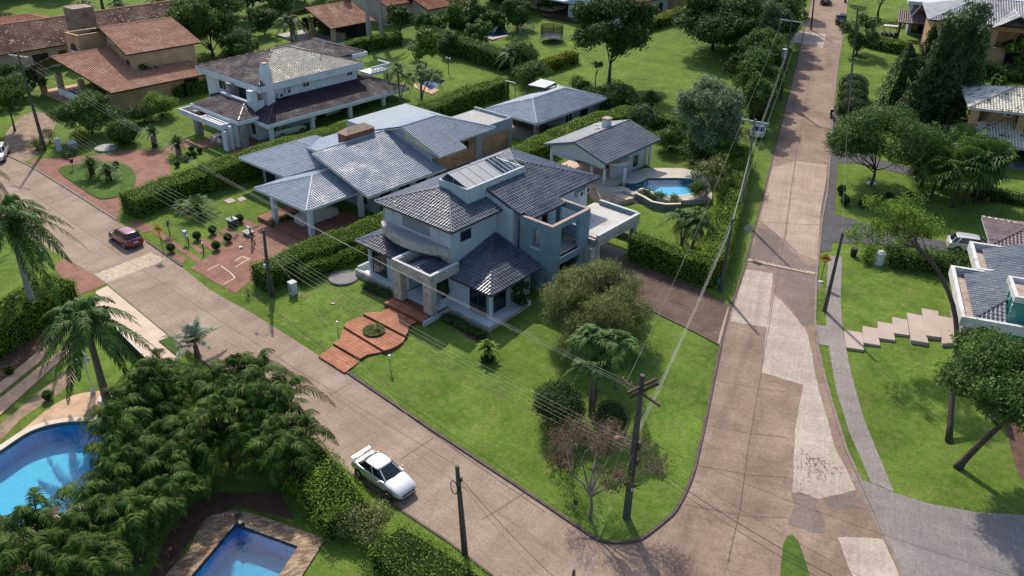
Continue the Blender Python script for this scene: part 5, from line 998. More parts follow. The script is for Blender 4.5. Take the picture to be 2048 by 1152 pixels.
g = G(1985, 12); h = HB('house', 'broad pale blue grey roofed house at the very top right corner', g[0], g[1], 0, TH); b = Bd(h); b.o = (0, 0, 0); z = g[2]
F_, rd = hipfaces(-14, 2, 18, 20, z+4.5, 0.28); b.roof(F_, M['tile_grey'], M['wood'], rd, M['ridge_pale'], p=0.4); b.box('wall', M['plaster_w'], (-13, 3, z-1, 17, 19, z+4.6))
# glass and white modern house
h = HB('house', 'white modern house with green glass box and slate roofs inside parapets, right edge', -8.3, 60.0, 0, TH); b = Bd(h); b.o = (0, 0, 0); z = 5.5
def parapet(x0, y0, x1, y1, zt, hgt_=0.75, t=0.28):
    mb = MB(); mb.prism([(x0, y0), (x1, y0), (x1, y1), (x0, y1)], zt-hgt_, zt, [[(x0+t, y0+t), (x1-t, y0+t), (x1-t, y1-t), (x0+t, y1-t)]]); o = b.mb(mb, 'parapet', M['white']); b.box('gutter_floor', M['rustpipe'], (x0+t, y0+t, zt-hgt_+0.02, x1-t, y1-t, zt-hgt_+0.12))
parapet(0, 0, 12, 8.6, z); parapet(1.9, 8.61, 14, 14.0, z+0.05)
q0, q1, q2, q3 = (1.1, 0.9, z-0.5), (3.1, 0.9, z-0.5), (1.1, 8.2, z-0.5), (3.05, 4.6, z+0.45)
b.roof([[(1.1, 8.2, z-0.45), (1.1, 0.95, z-0.45), (5.0, 4.85, z+1.0), (5.0, 8.2, z+1.0)], [(1.1, 0.95, z-0.45), (3.2, 0.95, z-0.45), (3.2, 3.05, z+0.33)]], M['tile_steel'], None, [((1.1, 0.95, z-0.45), (4.2, 4.05, z+0.7))], M['tile_steel'], p=0.3, rr=0.09)
b.roof([[(3.0, 13.6, z-0.4), (3.0, 8.3, z-0.4), (9.0, 8.3, z+1.8), (9.0, 13.6, z+1.8)]], M['tile_steel'], None, p=0.3)
b.box('wall', M['white'], (3.1, 2.2, 1.5, 12, 8.4, z-0.7)); b.box('wall', M['white'], (3.4, 8.7, 2.0, 13.8, 13.8, z-0.6)); b.box('pillar', M['white'], (1.9, 5.9, 1.6, 2.4, 6.5, z-0.75)); b.box('pillar', M['white'], (2.3, 11.5, 2.0, 2.6, 11.8, z-0.7)); b.box('entrance_glass', M['glass'], (3.02, 3.0, 2.0, 3.09, 6.5, 4.5))

mb = MB(); mb.prism([(3.15, 1.2), (11, 1.2), (11, 4.6), (3.15, 4.6)], 6.75, 7.2, [[(3.4, 1.45), (10.8, 1.45), (10.8, 4.4), (3.4, 4.4)]]); b.mb(mb, 'parapet', M['white']); b.box('box_roof', M['rustpipe'], (3.4, 1.45, 6.76, 10.8, 4.4, 6.85))
gg = b.box('glass_box', M['glass_g'], (3.3, 1.4, 1.4, 10.9, 4.3, 6.75))
mb = MB()
for x in np.arange(3.3, 11, 0.95): mb.box(x-0.03, 1.34, 1.4, x+0.03, 1.42, 6.75)
for z_ in (2.6, 3.9, 5.3): mb.box(3.24, 1.35, z_-0.03, 10.9, 1.43, z_+0.03); mb.box(3.23, 1.4, z_-0.03, 3.31, 4.3, z_+0.03)
for y in (1.4, 2.4, 3.4): mb.box(3.23, y-0.03, 1.4, 3.31, y+0.03, 6.75)
b.mb(mb, 'mullion', M['glass_g'], gg); b.box('garden_wall', M['white'], (2.2, -6.6, -0.5, 2.45, -1.5, 3.4))
h = HB('house', 'plum tiled hip roof beside the parked silver hatchback, right edge', -10.0, 75.3, 0, TH); b = Bd(h); b.o = (0, 0, 0); z = 5.0
F_, rd = hipfaces(0, 0, 16, 6.4, z, 0.3); b.roof(F_, M['tile_plum'], M['w_trim'], rd, M['tile_plum'], p=0.3, rr=0.1); b.box('wall', M['plaster_w'], (1.5, 0.9, 2.0, 15, 5.6, z+0.1)); b.eave([((0, 0, z), (16, 0, z)), ((0, 6.4, z), (0, 0, z))], M['w_trim'], 0.08, 0.15)
# ================================================================== VEGETATION
def leafset(C, Nn, size, asp=0.55, jit=0.6, fold=0.15, rng=RNG, droop=0.0):
    """one folded diamond leaf per centre; returns verts (4n,3) and quads"""
    n = len(C); Nn = Nn/np.maximum(np.linalg.norm(Nn, axis=1, keepdims=True), 1e-6)
    N = Nn+rng.normal(0, jit, (n, 3)); N /= np.linalg.norm(N, axis=1, keepdims=True)
    t = rng.normal(0, 1, (n, 3)); t[:, 2] -= droop; t -= N*np.sum(t*N, 1, keepdims=True); t /= np.linalg.norm(t, axis=1, keepdims=True)
    b = np.cross(N, t); s = (size*rng.uniform(0.6, 1.35, (n, 1)))
    V = np.empty((n, 4, 3)); V[:, 0] = C-t*s/2; V[:, 2] = C+t*s/2; V[:, 1] = C+b*s*asp/2-N*s*fold; V[:, 3] = C-b*s*asp/2-N*s*fold
    return V.reshape(-1, 3), np.arange(4*n).reshape(n, 4)
def sph(n, rng=RNG, up=0.0):
    d = rng.normal(0, 1, (n, 3)); d[:, 2] += up; return d/np.linalg.norm(d, axis=1, keepdims=True)
def clump_leaves(clumps, dens, size, asp=0.55, tw=0.28, rng=RNG, droop=0.0, up=0.25, jit=0.6, inner=0.55):
    """clumps: (x,y,z,rx,ry,rz); twig clusters on each clump's shell with leaves round each twig"""
    Cs, Ns = [], []
    for (x, y, z, rx, ry, rz) in clumps:
        area = 4*math.pi*((rx*ry+ry*rz+rx*rz)/3); k = max(6, int(area*dens/9))
        d = sph(k, rng, up); r = rng.uniform(inner, 1.0, (k, 1))**0.6*rng.uniform(0.85, 1.12, (k, 1))
        c = np.array([x, y, z])+d*r*np.array([rx, ry, rz])
        m = 9; cc = np.repeat(c, m, 0)+rng.normal(0, tw*(rx+ry+rz)/3*0.45+0.05, (k*m, 3)); Cs.append(cc); Ns.append(np.repeat(d, m, 0)+np.array([0, 0, 0.35]))
    return leafset(np.concatenate(Cs), np.concatenate(Ns), size, asp, jit, rng=rng, droop=droop)
def auto_clumps(rx, ry, rz, z0, n, rmin=0.28, rmax=0.45, rng=RNG, flat=0.9, core=0.62):
    out = []
    for i in range(n):
        d = sph(1, rng, 0.25)[0]; r = core*rng.uniform(0.55, 1.1); k = rng.uniform(rmin, rmax)
        out.append((d[0]*rx*r, d[1]*ry*r, z0+d[2]*rz*r, rx*k, ry*k, rz*k*flat*1.05))
    return out
def limbs(mb, base, clumps, r0, frac=0.55, rng=random, trunk=None, rt=0.5):
    """trunk then one curved limb to each clump"""
    tp = trunk or [(0, 0, 0), (rng.uniform(-.1, .1), rng.uniform(-.1, .1), base*0.5), (rng.uniform(-.15, .15), rng.uniform(-.15, .15), base)]
    tp = smoothline(tp, 3); n = len(tp); mb.tube([(p[0], p[1], p[2]-(0.1 if i == 0 else 0)) for i, p in enumerate(tp)], [r0*(1.25 if i == 0 else 1-(1-rt)*i/(n-1)) for i in range(n)], 8)
    top = Vector(tp[-1])
    for c in clumps:
        e = Vector(c[:3]); st_ = Vector(tp[max(1, int(n*rng.uniform(0.6, 0.95)))-0 if n > 3 else n-1] if rng.random() < 0.5 else tp[-1]); mid_ = st_.lerp(e, 0.5)+Vector((rng.uniform(-.2, .2), rng.uniform(-.2, .2), -0.12*(e-st_).length))
        pth = smoothline([st_, mid_, e], 3); m = len(pth); mb.tube(pth, [r0*rt*0.7*(1-0.85*i/(m-1)) for i in range(m)], 5)
LG = {}
def leafmat(k):
    if k in LG: return LG[k]
    P = {'dark': [(0.028, 0.055, 0.014), (0.055, 0.10, 0.023), (0.095, 0.15, 0.035)], 'mid': [(0.045, 0.09, 0.018), (0.08, 0.15, 0.03), (0.14, 0.22, 0.045)],
         'bright': [(0.085, 0.155, 0.018), (0.14, 0.23, 0.026), (0.24, 0.33, 0.045)], 'hedge': [(0.10, 0.18, 0.016), (0.17, 0.275, 0.024), (0.27, 0.38, 0.045)],
         'yellow': [(0.10, 0.16, 0.015), (0.22, 0.27, 0.02), (0.40, 0.38, 0.03)], 'olive': [(0.09, 0.115, 0.032), (0.17, 0.20, 0.058), (0.31, 0.34, 0.125)],
         'conifer': [(0.028, 0.052, 0.02), (0.05, 0.085, 0.03), (0.08, 0.125, 0.045)], 'pale': [(0.08, 0.13, 0.05), (0.15, 0.21, 0.10), (0.30, 0.37, 0.24)],
         'rust': [(0.11, 0.065, 0.04), (0.19, 0.115, 0.07), (0.24, 0.18, 0.11)], 'palm': [(0.030, 0.066, 0.012), (0.06, 0.12, 0.022), (0.12, 0.19, 0.035)],
         'areca': [(0.012, 0.034, 0.004), (0.028, 0.070, 0.008), (0.065, 0.125, 0.014), (0.11, 0.12, 0.028)], 'dry': [(0.10, 0.07, 0.04), (0.17, 0.13, 0.07), (0.22, 0.19, 0.10)],
         'blue': [(0.14, 0.18, 0.13), (0.22, 0.27, 0.20), (0.33, 0.38, 0.30)], 'lime': [(0.10, 0.17, 0.015), (0.17, 0.26, 0.03), (0.26, 0.36, 0.05)], 'grey': [(0.045, 0.08, 0.032), (0.078, 0.125, 0.05), (0.13, 0.185, 0.08)], 'ground': [(0.035, 0.07, 0.02), (0.06, 0.11, 0.03), (0.10, 0.16, 0.05)]}[k]
    LG[k] = leafm('foliage_'+k, P, trans=0.15 if k in ('areca', 'palm') else 0.25, clump=1.0, csc=0.75 if k not in ('hedge',) else 1.4, rough=0.6, spec=0.1 if k == 'areca' else 0.2); return LG[k]
M['bark'] = mat('bark', (0.075, 0.055, 0.042), var=0.5, sc=6, bump=0.8, bsc=18); M['bark_grey'] = mat('bark_grey', (0.20, 0.175, 0.15), var=0.45, sc=5, bump=0.5); M['bark_palm'] = mat('palm_trunk', (0.17, 0.135, 0.11), var=0.45, sc=7, bump=0.6, bsc=12)
M['palm_grey'] = mat('royal_palm_trunk', (0.33, 0.31, 0.29), var=0.2, sc=2, bump=0.4); M['shaft'] = flat('palm_crownshaft', (0.14, 0.21, 0.06), 0.5)
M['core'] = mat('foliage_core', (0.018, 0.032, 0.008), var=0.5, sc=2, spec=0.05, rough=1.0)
TREE_N = 'tree'
def tree(bp, label, crown, key, cat='tree', name='tree', n=14, dens=80, size=0.16, base_frac=0.45, r0=0.16, bark='bark', group=None, lean=None, flat=0.9, asp=0.55, droop=0.0, trunk=None, core=0.78, rmin=0.2, rmax=0.36, seed=None, up=0.25, extra=None, inner=0.55):
    """bp: photo pixel of the foot or a point; crown (dx,dy,zc,rx,ry,rz) in metres from the foot"""
    g = bp if len(bp) == 3 else G(*bp); rng = np.random.default_rng(seed if seed is not None else int(abs(g[0]*13+g[1]*7)*10) % 99991); rr = random.Random(int(abs(g[0]*17+g[1]*5)*10))
    t = thing(name, label, cat, g, group=group); dx, dy, zc, rx, ry, rz = crown
    cl = [(x+dx, y+dy, z, a, b_, c) for x, y, z, a, b_, c in auto_clumps(rx, ry, rz, zc, n, rmin, rmax, rng, flat, core)]
    if extra: cl += extra
    V, F = clump_leaves(cl, dens, size, asp, rng=rng, droop=droop, up=up, inner=inner)
    np_mesh('crown', V, F, leafmat(key), t)
    mb = MB(); limbs(mb, max(0.3, (zc-rz)*0.8+0.3*rz*base_frac), cl[::max(1, len(cl)//9)], r0, rng=rr, trunk=trunk); mb.build('trunk', M[bark], t, smooth=True)
    return t
def treepx(bp, top, rpx, label, key, squash=0.8, dxpx=0, **k):
    """foot pixel, row of the crown top, crown radius in pixels"""
    g = G(*bp); m = mpp(g); hgt = HG(bp, top); rx = rpx*m; rz = min(rx*squash, hgt*0.48); zc = hgt-rz*0.95
    ox, oy = dxpx*m*AX[0], dxpx*m*AX[1]
    return tree(g, label, (ox, oy, zc, rx, rx, rz), key, **k)
# ---- hedges
def hedge(path, w, hgt, label, key='hedge', size=0.11, dens=115, rd=0.22, cat='hedge', name='hedge', group=None, rough=0.10, top_var=0.08, world=None, seed=3, taper=0.0, lumps=0.0):
    P = [Vector(p) for p in (world if world else px(*path))]; rng = np.random.default_rng(seed); o = Vector((P[0].x, P[0].y, gz(P[0].x, P[0].y)))
    core = MB(); Cs, Ns = [], []
    def hh(x, y): return hgt+top_var*(math.sin(x*1.3)+math.sin(y*1.7+1)+math.sin((x+y)*0.6))+lumps*(math.sin(x*.9+y*.5)*math.sin(y*.8-x*.3))
    for i in range(len(P)-1):
        a, b = P[i], P[i+1]; d = b-a; L_ = d.length; t = d/L_; nn = Vector((-t.y, t.x)); e = 0.0
        k = max(1, int(L_/1.2))
        for j in range(k):
            p, q = a+d*(j/k), a+d*((j+1)/k); zz = lambda v: gz(v.x, v.y)-o.z
            w2 = w/2-0.2-rd*.4
            c = [p-nn*w2, q-nn*w2, q+nn*w2, p+nn*w2]
            hs_ = [hh(v.x, v.y)-0.16-rd*.3-lumps*.4 for v in c]
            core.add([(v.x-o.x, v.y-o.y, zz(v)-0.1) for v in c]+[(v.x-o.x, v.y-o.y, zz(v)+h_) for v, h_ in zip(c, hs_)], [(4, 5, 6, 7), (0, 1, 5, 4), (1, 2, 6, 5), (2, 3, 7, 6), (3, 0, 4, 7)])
        def put(n_, fn):
            for _ in range(n_):
                s_, c_ = fn(); Cs.append(s_); Ns.append(c_)
        nt_ = int(L_*w*dens); u = rng.uniform(0, L_, nt_); v = rng.uniform(-w/2, w/2, nt_)
        X = a.x+t.x*u+nn.x*v; Y = a.y+t.y*u+nn.y*v; Z = np.array([gz(x, y)+hh(x, y) for x, y in zip(X, Y)])-o.z-rd*(np.abs(v)/(w/2))**5+rng.normal(0, rough, nt_)*0.8
        Cs.append(np.stack([X-o.x, Y-o.y, Z], 1)); Ns.append(np.tile([0, 0, 1.0], (nt_, 1)))
        for sg in (-1, 1):
            ns_ = int(L_*hgt*dens); u = rng.uniform(0, L_, ns_); z = rng.uniform(0.02, 1, ns_); off = w/2+rng.normal(0, rough, ns_)*0.8-taper*z-rd*z**6+0.07*np.sin(u*1.9+sg)+0.05*np.sin(u*4.1)
            X = a.x+t.x*u+nn.x*sg*off; Y = a.y+t.y*u+nn.y*sg*off; H_ = np.array([hh(x, y) for x, y in zip(X, Y)]); Z = np.array([gz(x, y) for x, y in zip(X, Y)])-o.z+z*H_
            Cs.append(np.stack([X-o.x, Y-o.y, Z], 1)); Ns.append(np.tile([nn.x*sg, nn.y*sg, 0.25], (ns_, 1)))
        for end, sg in ((a, -1), (b, 1)):
            if (sg < 0 and i > 0) or (sg > 0 and i < len(P)-2): continue
            ne = int(w*hgt*dens*1.2); v = rng.uniform(-w/2, w/2, ne); z = rng.uniform(0, 1, ne)
            X = end.x+nn.x*v+t.x*sg*(0.02+rng.normal(0, rough, ne)); Y = end.y+nn.y*v+t.y*sg*0.02+t.y*sg*rng.normal(0, rough, ne); H_ = hh(end.x, end.y)
            Cs.append(np.stack([X-o.x, Y-o.y, gz(end.x, end.y)-o.z+z*H_], 1)); Ns.append(np.tile([t.x*sg, t.y*sg, 0.2], (ne, 1)))
    V, F = leafset(np.concatenate(Cs), np.concatenate(Ns), size, 0.6, 0.7, rng=rng)
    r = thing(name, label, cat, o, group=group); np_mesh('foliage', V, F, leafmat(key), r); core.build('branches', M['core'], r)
    return r
def bush(bp, r, label, key='hedge', size=0.09, dens=150, hgt=None, name='shrub', cat='shrub', group=None, lift=0.0, sq=1.0, seed=1, n=0, stem=True, z0=None):
    g = bp if len(bp) == 3 else G(*bp); rng = np.random.default_rng(seed); rz = (hgt or 2*r)/2; t = thing(name, label, cat, g, group=group)
    k = int(4*math.pi*r*rz*dens*0.8); d = sph(k, rng, 0.3); zc = rz+lift
    if n:
        cl = auto_clumps(r, r, rz, zc, n, 0.35, 0.5, rng, 1.0, 0.6); V, F = clump_leaves(cl, dens*0.8, size, rng=rng)
    else:
        c = d*rng.uniform(0.93, 1.04, (k, 1))*np.array([r, r, rz])+np.array([0, 0, zc]); V, F = leafset(c, d, size, 0.6, 0.5, rng=rng)
    np_mesh('foliage', V, F, leafmat(key), t); mb = MB()
    if not n: mb.ball((0, 0, zc), 1, 10, 7, (r*0.88, r*0.88, rz*0.88))
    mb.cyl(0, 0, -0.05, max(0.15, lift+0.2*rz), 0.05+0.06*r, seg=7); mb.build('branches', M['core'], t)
    return t
# ---- palms
def frond(L_, n, ll, droop, w=0.035, rise=0.9, rng=RNG, curl=0.35, stemw=0.03, vee=0.5, wild=0.12, start=0.12, fwd=0.35):
    """pinnate frond along +x from the origin: returns verts, quads"""
    V, F = [], []
    def pos(s): return np.array([L_*(s*math.cos(rise)*(1-0.15*s)+0.22*s*s*math.cos(rise)), 0, L_*(s*math.sin(rise)-droop*s**2.1)])
    ks = 7
    for i in range(ks):
        s0, s1 = i/ks, (i+1)/ks; a, b = pos(s0), pos(s1); wa, wb = stemw*(1-s0*0.8), stemw*(1-s1*0.8); o = len(V)
        V += [a+[0, wa, 0], a-[0, wa, 0], b-[0, wb, 0], b+[0, wb, 0]]; F.append((o, o+1, o+2, o+3))
    for i in range(n):
        s = start+(1-start)*(i+0.5)/n; p = pos(s); t = pos(min(1, s+0.02))-pos(s-0.02); t /= np.linalg.norm(t)
        l = ll*(math.sin(math.pi*min(1, (s*0.86+0.14)))**0.55)*(1-0.25*s)
        for sg in (-1, 1):
            side = np.array([0, sg, 0.0]); up = np.cross(t, side)*sg; up = up if up[2] > 0 else -up
            d = t*(fwd+0.5*s)+side*(1.0)+up*(vee*rng.uniform(0.3, 1.2)-0.15)+rng.normal(0, wild, 3); d /= np.linalg.norm(d)
            lw = w*rng.uniform(0.8, 1.2); q = np.cross(d, up); q = q/max(1e-6, np.linalg.norm(q))*lw; lj = l*rng.uniform(0.85, 1.1)
            m1 = p+d*lj*0.5+np.array([0, 0, -0.06*lj]); e = p+d*lj*0.95+np.array([0, 0, -curl*lj]); o = len(V)
            V += [p-q*0.6, p+q*0.6, m1+q, m1-q, e+q*0.25, e-q*0.25]; F += [(o, o+1, o+2, o+3), (o+3, o+2, o+4, o+5)]
    return np.array(V), np.array(F)
def rotz(V, a): c, s = math.cos(a), math.sin(a); return V@np.array([[c, s, 0], [-s, c, 0], [0, 0, 1.0]])
def crown_mesh(nf, L_, n, ll, dr, w, rises, rng, **k):
    VS, FS, o = [], [], 0; a0 = rng.uniform(0, 6)
    for i in range(nf):
        u = i/(nf-1) if nf > 1 else 0; rise = rises[1]+(rises[0]-rises[1])*u
        V, F = frond(L_*rng.uniform(0.85, 1.1), n, ll, dr*rng.uniform(0.8, 1.25), w, rise, rng, **k); V = rotz(V, a0+i*2.39996+rng.normal(0, 0.15)); VS.append(V); FS.append(F+o); o += len(V)
    return np.concatenate(VS), np.concatenate(FS)
def palm(bp, label, htr, L_, nf=16, n=34, ll=0.55, dr=0.75, w=0.035, rises=(1.3, -0.1), key='palm', rt=0.17, tm='bark_palm', lean=(0, 0), shaft=0.0, group=None, seed=1, name='palm_tree', cat='palm tree', curl=0.35, vee=0.5, heads=None, dry=0):
    g = bp if len(bp) == 3 else G(*bp); rng = np.random.default_rng(seed); t = thing(name, label, cat, g, group=group)
    heads = heads or [(lean[0], lean[1], htr, 1.0)]
    for k, (hx, hy, hz, sc_) in enumerate(heads):
        pth = smoothline([(hx*0.0+0.05*k, 0.05*k, -0.1), (hx*0.35, hy*0.35, hz*0.5), (hx, hy, hz)], 4); m = len(pth)
        mb = MB(); mb.tube(pth, [rt*(1.25-0.4*min(1, i/(m-1)*1.6))*sc_**0.5 for i in range(m)], 9); tr = mb.build('trunk', M[tm], t, smooth=True)
        if shaft: mb = MB(); mb.tube([(hx, hy, hz-shaft), (hx, hy, hz+0.1)], [rt*0.95, rt*0.6], 9); mb.build('crownshaft', M['shaft'], tr)
        V, F = crown_mesh(nf, L_*sc_, n, ll*sc_, dr, w, rises, rng, curl=curl, vee=vee); np_mesh('crown', V+np.array([hx, hy, hz]), F, leafmat(key), t)
        if dry: V, F = crown_mesh(dry, L_*sc_*0.8, int(n*0.7), ll*sc_, 0.9, w, (-0.7, -1.2), rng, curl=0.6); np_mesh('dry_fronds', V+np.array([hx, hy, hz-0.1]), F, leafmat('dry'), t)
    return t
def cycad(bp, r, htr, label, nf=34, group=None, seed=1, key='palm', name='cycad', cat='cycad', rt=0.16):
    g = G(*bp); rng = np.random.default_rng(seed); t = thing(name, label, cat, g, group=group)
    V, F = crown_mesh(nf, r*1.05, 20, r*0.22, 0.45, 0.022, (1.35, 0.15), rng, curl=0.1, vee=0.5, wild=0.05); np_mesh('crown', V+np.array([0, 0, htr]), F, leafmat(key), t)
    mb = MB(); mb.tube([(0, 0, -0.1), (0, 0, htr*0.6), (0, 0, htr+0.1)], [rt*1.2, rt, rt*1.1], 9); mb.build('trunk', M['bark'], t, smooth=True); return t
def fan_palm(bp, htr, label, r=1.1, nf=26, group=None, seed=1, key='palm'):
    g = G(*bp); rng = np.random.default_rng(seed); t = thing('fan_palm', label, 'fan palm', g, group=group); VS, FS, o = [], [], 0
    for i in range(nf):
        el = rng.uniform(-0.5, 1.3); az = i*2.4+rng.normal(0, .2); d = np.array([math.cos(az)*math.cos(el), math.sin(az)*math.cos(el), math.sin(el)]); c = d*r*rng.uniform(0.7, 1.2)
        up = np.array([0, 0, 1.0])+0.3*rng.normal(0, 1, 3); s = np.cross(d, up); s /= np.linalg.norm(s); f_ = np.cross(s, d)
        m = 13; V = [c]; F = []
        for j in range(m):
            a = -1.9+3.8*j/(m-1); q = math.cos(a)*d+math.sin(a)*s; wv = 0.10*(-math.sin(a)*d+math.cos(a)*s); R_ = r*0.72*rng.uniform(.85, 1.1); p1 = c+q*R_*0.6+f_*0.05; p2 = c+q*R_+np.array([0, 0, -0.28*R_])
            k0 = len(V); V += [p1-wv, p1+wv, p2+wv*0.15, p2-wv*0.15]; F += [(0, k0, k0+1, k0+1), (k0, k0+1, k0+2, k0+3)]
        k0 = len(V); st_ = d*0.03; V += [np.array([0, 0, 0])+s*.02, np.array([0, 0, 0])-s*.02, c-s*.015, c+s*.015]; F.append((k0, k0+1, k0+2, k0+3))
        VS.append(np.array(V)); FS.append(np.array(F)+o); o += len(V)
    V, F = np.concatenate(VS)+np.array([0, 0, htr]), np.concatenate(FS)
    me = bpy.data.meshes.new('crown'); me.from_pydata([tuple(v) for v in V], [], [tuple(dict.fromkeys(int(q) for q in f)) for f in F]); link(me, 'crown', leafmat(key), t)
    mb = MB(); mb.tube([(0, 0, -0.1), (0.05, 0, htr*0.5), (0, 0, htr+0.1)], [0.16, 0.13, 0.14], 8); mb.build('trunk', M['bark'], t, smooth=True); return t
def cone_tree(bp, hgt, r, label, key='conifer', group=None, seed=1, dens=60, size=0.16, name='conifer', cat='conifer', power=0.8, base=0.05, droop=0.8, layers=0):
    g = bp if len(bp) == 3 else G(*bp); rng = np.random.default_rng(seed); t = thing(name, label, cat, g, group=group)
    n = int(math.pi*r*hgt*dens); z = rng.uniform(0, 1, n)**1.15; a = rng.uniform(0, 2*math.pi, n)
    lump = 1+0.14*np.sin(a*5+z*17)+0.10*np.sin(a*3-z*29+1)+0.08*rng.normal(0, 1, n)
    if layers: lump *= 0.72+0.38*np.abs(np.sin(z*layers*math.pi))
    rr = r*(1-z)**power*lump*np.minimum(1, (z+0.03)*9)**0.5*rng.uniform(0.75, 1.03, n)
    C = np.stack([np.cos(a)*rr, np.sin(a)*rr, base+z*(hgt-base)], 1); N = np.stack([np.cos(a), np.sin(a), np.full(n, 0.5)], 1)
    V, F = leafset(C, N, size, 0.45, 0.5, rng=rng, droop=droop); np_mesh('crown', V, F, leafmat(key), t)
    mb = MB(); mb.tube([(0, 0, -0.1), (0, 0, hgt*0.9)], [0.05+r*0.1, 0.03], 7); mb.lathe([(r*0.1, base+0.1), (r*0.42, base+hgt*0.08), (r*0.2, hgt*0.5), (0.02, hgt*0.93)], 9); mb.build('trunk', M['core'], t); return t
# ------------------------------------------------------------------ hedges
GL = 'clipped hedges between the gardens'
hedge(None, 2.5, 2.1, 'broad clipped hedge along the left side of the corner lawn', world=[(-57.0, 33.3), (-56.6, 38), (-55.6, 45), (-55.4, 53)], group=GL, seed=4)
hedge(None, 1.0, 1.45, 'lower front band of the clipped hedge beside the main lawn', world=[(-54.9, 36), (-53.8, 45), (-53.6, 50)], group=GL, seed=5)
hedge([(262, 432), (330, 402), (420, 375)], 3.0, 2.2, 'tall dark hedge end at the street beside the teardrop driveway', group=GL, seed=6, size=0.13)
hedge([(415, 378), (500, 350), (600, 317), (700, 290), (790, 268)], 3.0, 2.6, 'long hedge between the white house and the blue roofed house', group=GL, seed=7, size=0.13, key='hedge')
hedge([(800, 262), (870, 240), (940, 210), (1008, 190)], 2.6, 2.4, 'far bright stretch of hedge beside the white house garden and palms', group=GL, seed=8, size=0.15, dens=70)
hedge([(1262, 514), (1330, 540), (1388, 560), (1428, 572)], 1.7, 2.5, 'deep clipped hedge facing the brown driveway, right of the carport', group=GL, seed=9)
hedge([(1418, 560), (1440, 490), (1465, 400), (1480, 330)], 2.3, 2.3, 'hedge between the pool garden and the sloping street', group=GL, seed=10, size=0.13)
hedge([(1010, 345), (1070, 318), (1130, 288), (1200, 262), (1262, 244)], 2.6, 2.0, 'bright hedge running behind the pool house towards the mown field', group=GL, seed=11, size=0.14)
hedge([(592, 930), (630, 970), (672, 1028), (700, 1062)], 2.9, 2.0, 'bushy hedge beside the parked white sedan', group=GL, seed=12, rough=0.22, lumps=0.35, size=0.12)
bush((735, 1075), 1.9, 'scruffy tangle of weeds between the two bushy hedges', 'olive', .13, 110, hgt=1.9, n=12, seed=150)
hedge([(775, 1110), (840, 1150), (910, 1205), (980, 1260)], 3.0, 1.5, 'yellowish bushy hedge at the bottom edge below the white sedan', group=GL, seed=13, rough=0.2, lumps=0.25, size=0.11, key='bright')
hedge([(-40, 720), (40, 665), (100, 625), (138, 605)], 3.2, 2.6, 'large clipped hedge at the left edge behind the tallest royal palm', group=GL, seed=14, size=0.13)
hedge([(1075, 148), (1110, 138), (1150, 124)], 1.8, 1.8, 'golden hedge between the trampoline lawn and the mown field', 'yellow', group=GL, seed=15, size=0.18, dens=55)
hedge([(1285, 62), (1330, 50), (1362, 38)], 2.2, 1.8, 'golden hedge under the pale blue walled house at the top', 'yellow', group=GL, seed=16, size=0.2, dens=50)
hedge([(665, 118), (720, 104), (800, 88)], 2.2, 2.0, 'hedge between the open orange roofed garden house and the dark lawn', 'bright', group=GL, seed=17, size=0.18, dens=55)
hedge([(850, 84), (900, 105), (960, 122), (1010, 138)], 3.0, 2.6, 'tall dark hedge between two gardens below the fenced pool', 'mid', group=GL, seed=18, size=0.2, dens=50, rough=0.2)
hedge([(905, 52), (950, 62), (1005, 54)], 2.4, 2.2, 'dense hedge beyond the fenced pool at the top', 'mid', group=GL, seed=19, size=0.2, dens=45)
hedge([(1290, 282), (1240, 268)], 1.6, 1.6, 'short dark hedge corner above the pool house lawn', 'mid', group=GL, seed=20, size=0.16, dens=60)
hedge([(1300, 250), (1360, 262), (1395, 275)], 2.0, 1.7, 'hedge between the mown field and the pool house lawn', 'bright', group=GL, seed=21, size=0.17, dens=55)
hedge([(1735, 92), (1770, 100), (1812, 108)], 2.2, 1.6, 'trimmed yellow topped hedge behind the golf cart', 'bright', group=GL, seed=22, size=0.2, dens=50)
hedge([(1778, 524), (1850, 536), (1905, 546), (1945, 554)], 2.2, 1.5, 'loose leafy hedge left of the silver hatchback', 'mid', group=GL, seed=23, size=0.16, rough=0.3, lumps=0.4)
hedge([(545, 455), (590, 438), (640, 420)], 1.0, 0.8, 'knee high hedge behind the covered car', group=GL, seed=24)
hedge([(250, 205), (300, 198), (370, 190), (415, 180)], 2.6, 2.0, 'dark mixed hedge below the orange roofed brick house', 'mid', group=GL, seed=25, size=0.18, dens=55, rough=0.3, lumps=0.4)
hedge([(1870, 140), (1950, 152), (2040, 162), (2120, 172)], 2.4, 1.9, 'dark shrubs massed along the foot of the ochre two storey house', 'dark', group=GL, seed=26, size=0.22, dens=45, rough=0.3, lumps=0.5)
hedge([(1945, 395), (2000, 400), (2060, 410)], 1.6, 1.0, 'low dark hedge before the stained cream roofed house', 'dark', group=GL, seed=27, size=0.18, dens=60)
hedge([(1510, 240), (1540, 150), (1565, 60)], 2.0, 1.6, 'dark verge planting under the street trees', 'dark', group=GL, seed=28, size=0.22, dens=45, rough=0.3, lumps=0.4)
for i, (y_, r_) in enumerate(((190, 1.9), (205, 1.9), (222, 1.9), (240, 2.0))):
    bush((1702-i*1, y_+3), r_, ['farthest', 'second farthest', 'third farthest', 'nearest'][i]+' of the four clipped dark domes beside the street', 'conifer', 0.17, 70, hgt=3.0, group='row of clipped dome shrubs', seed=30+i)
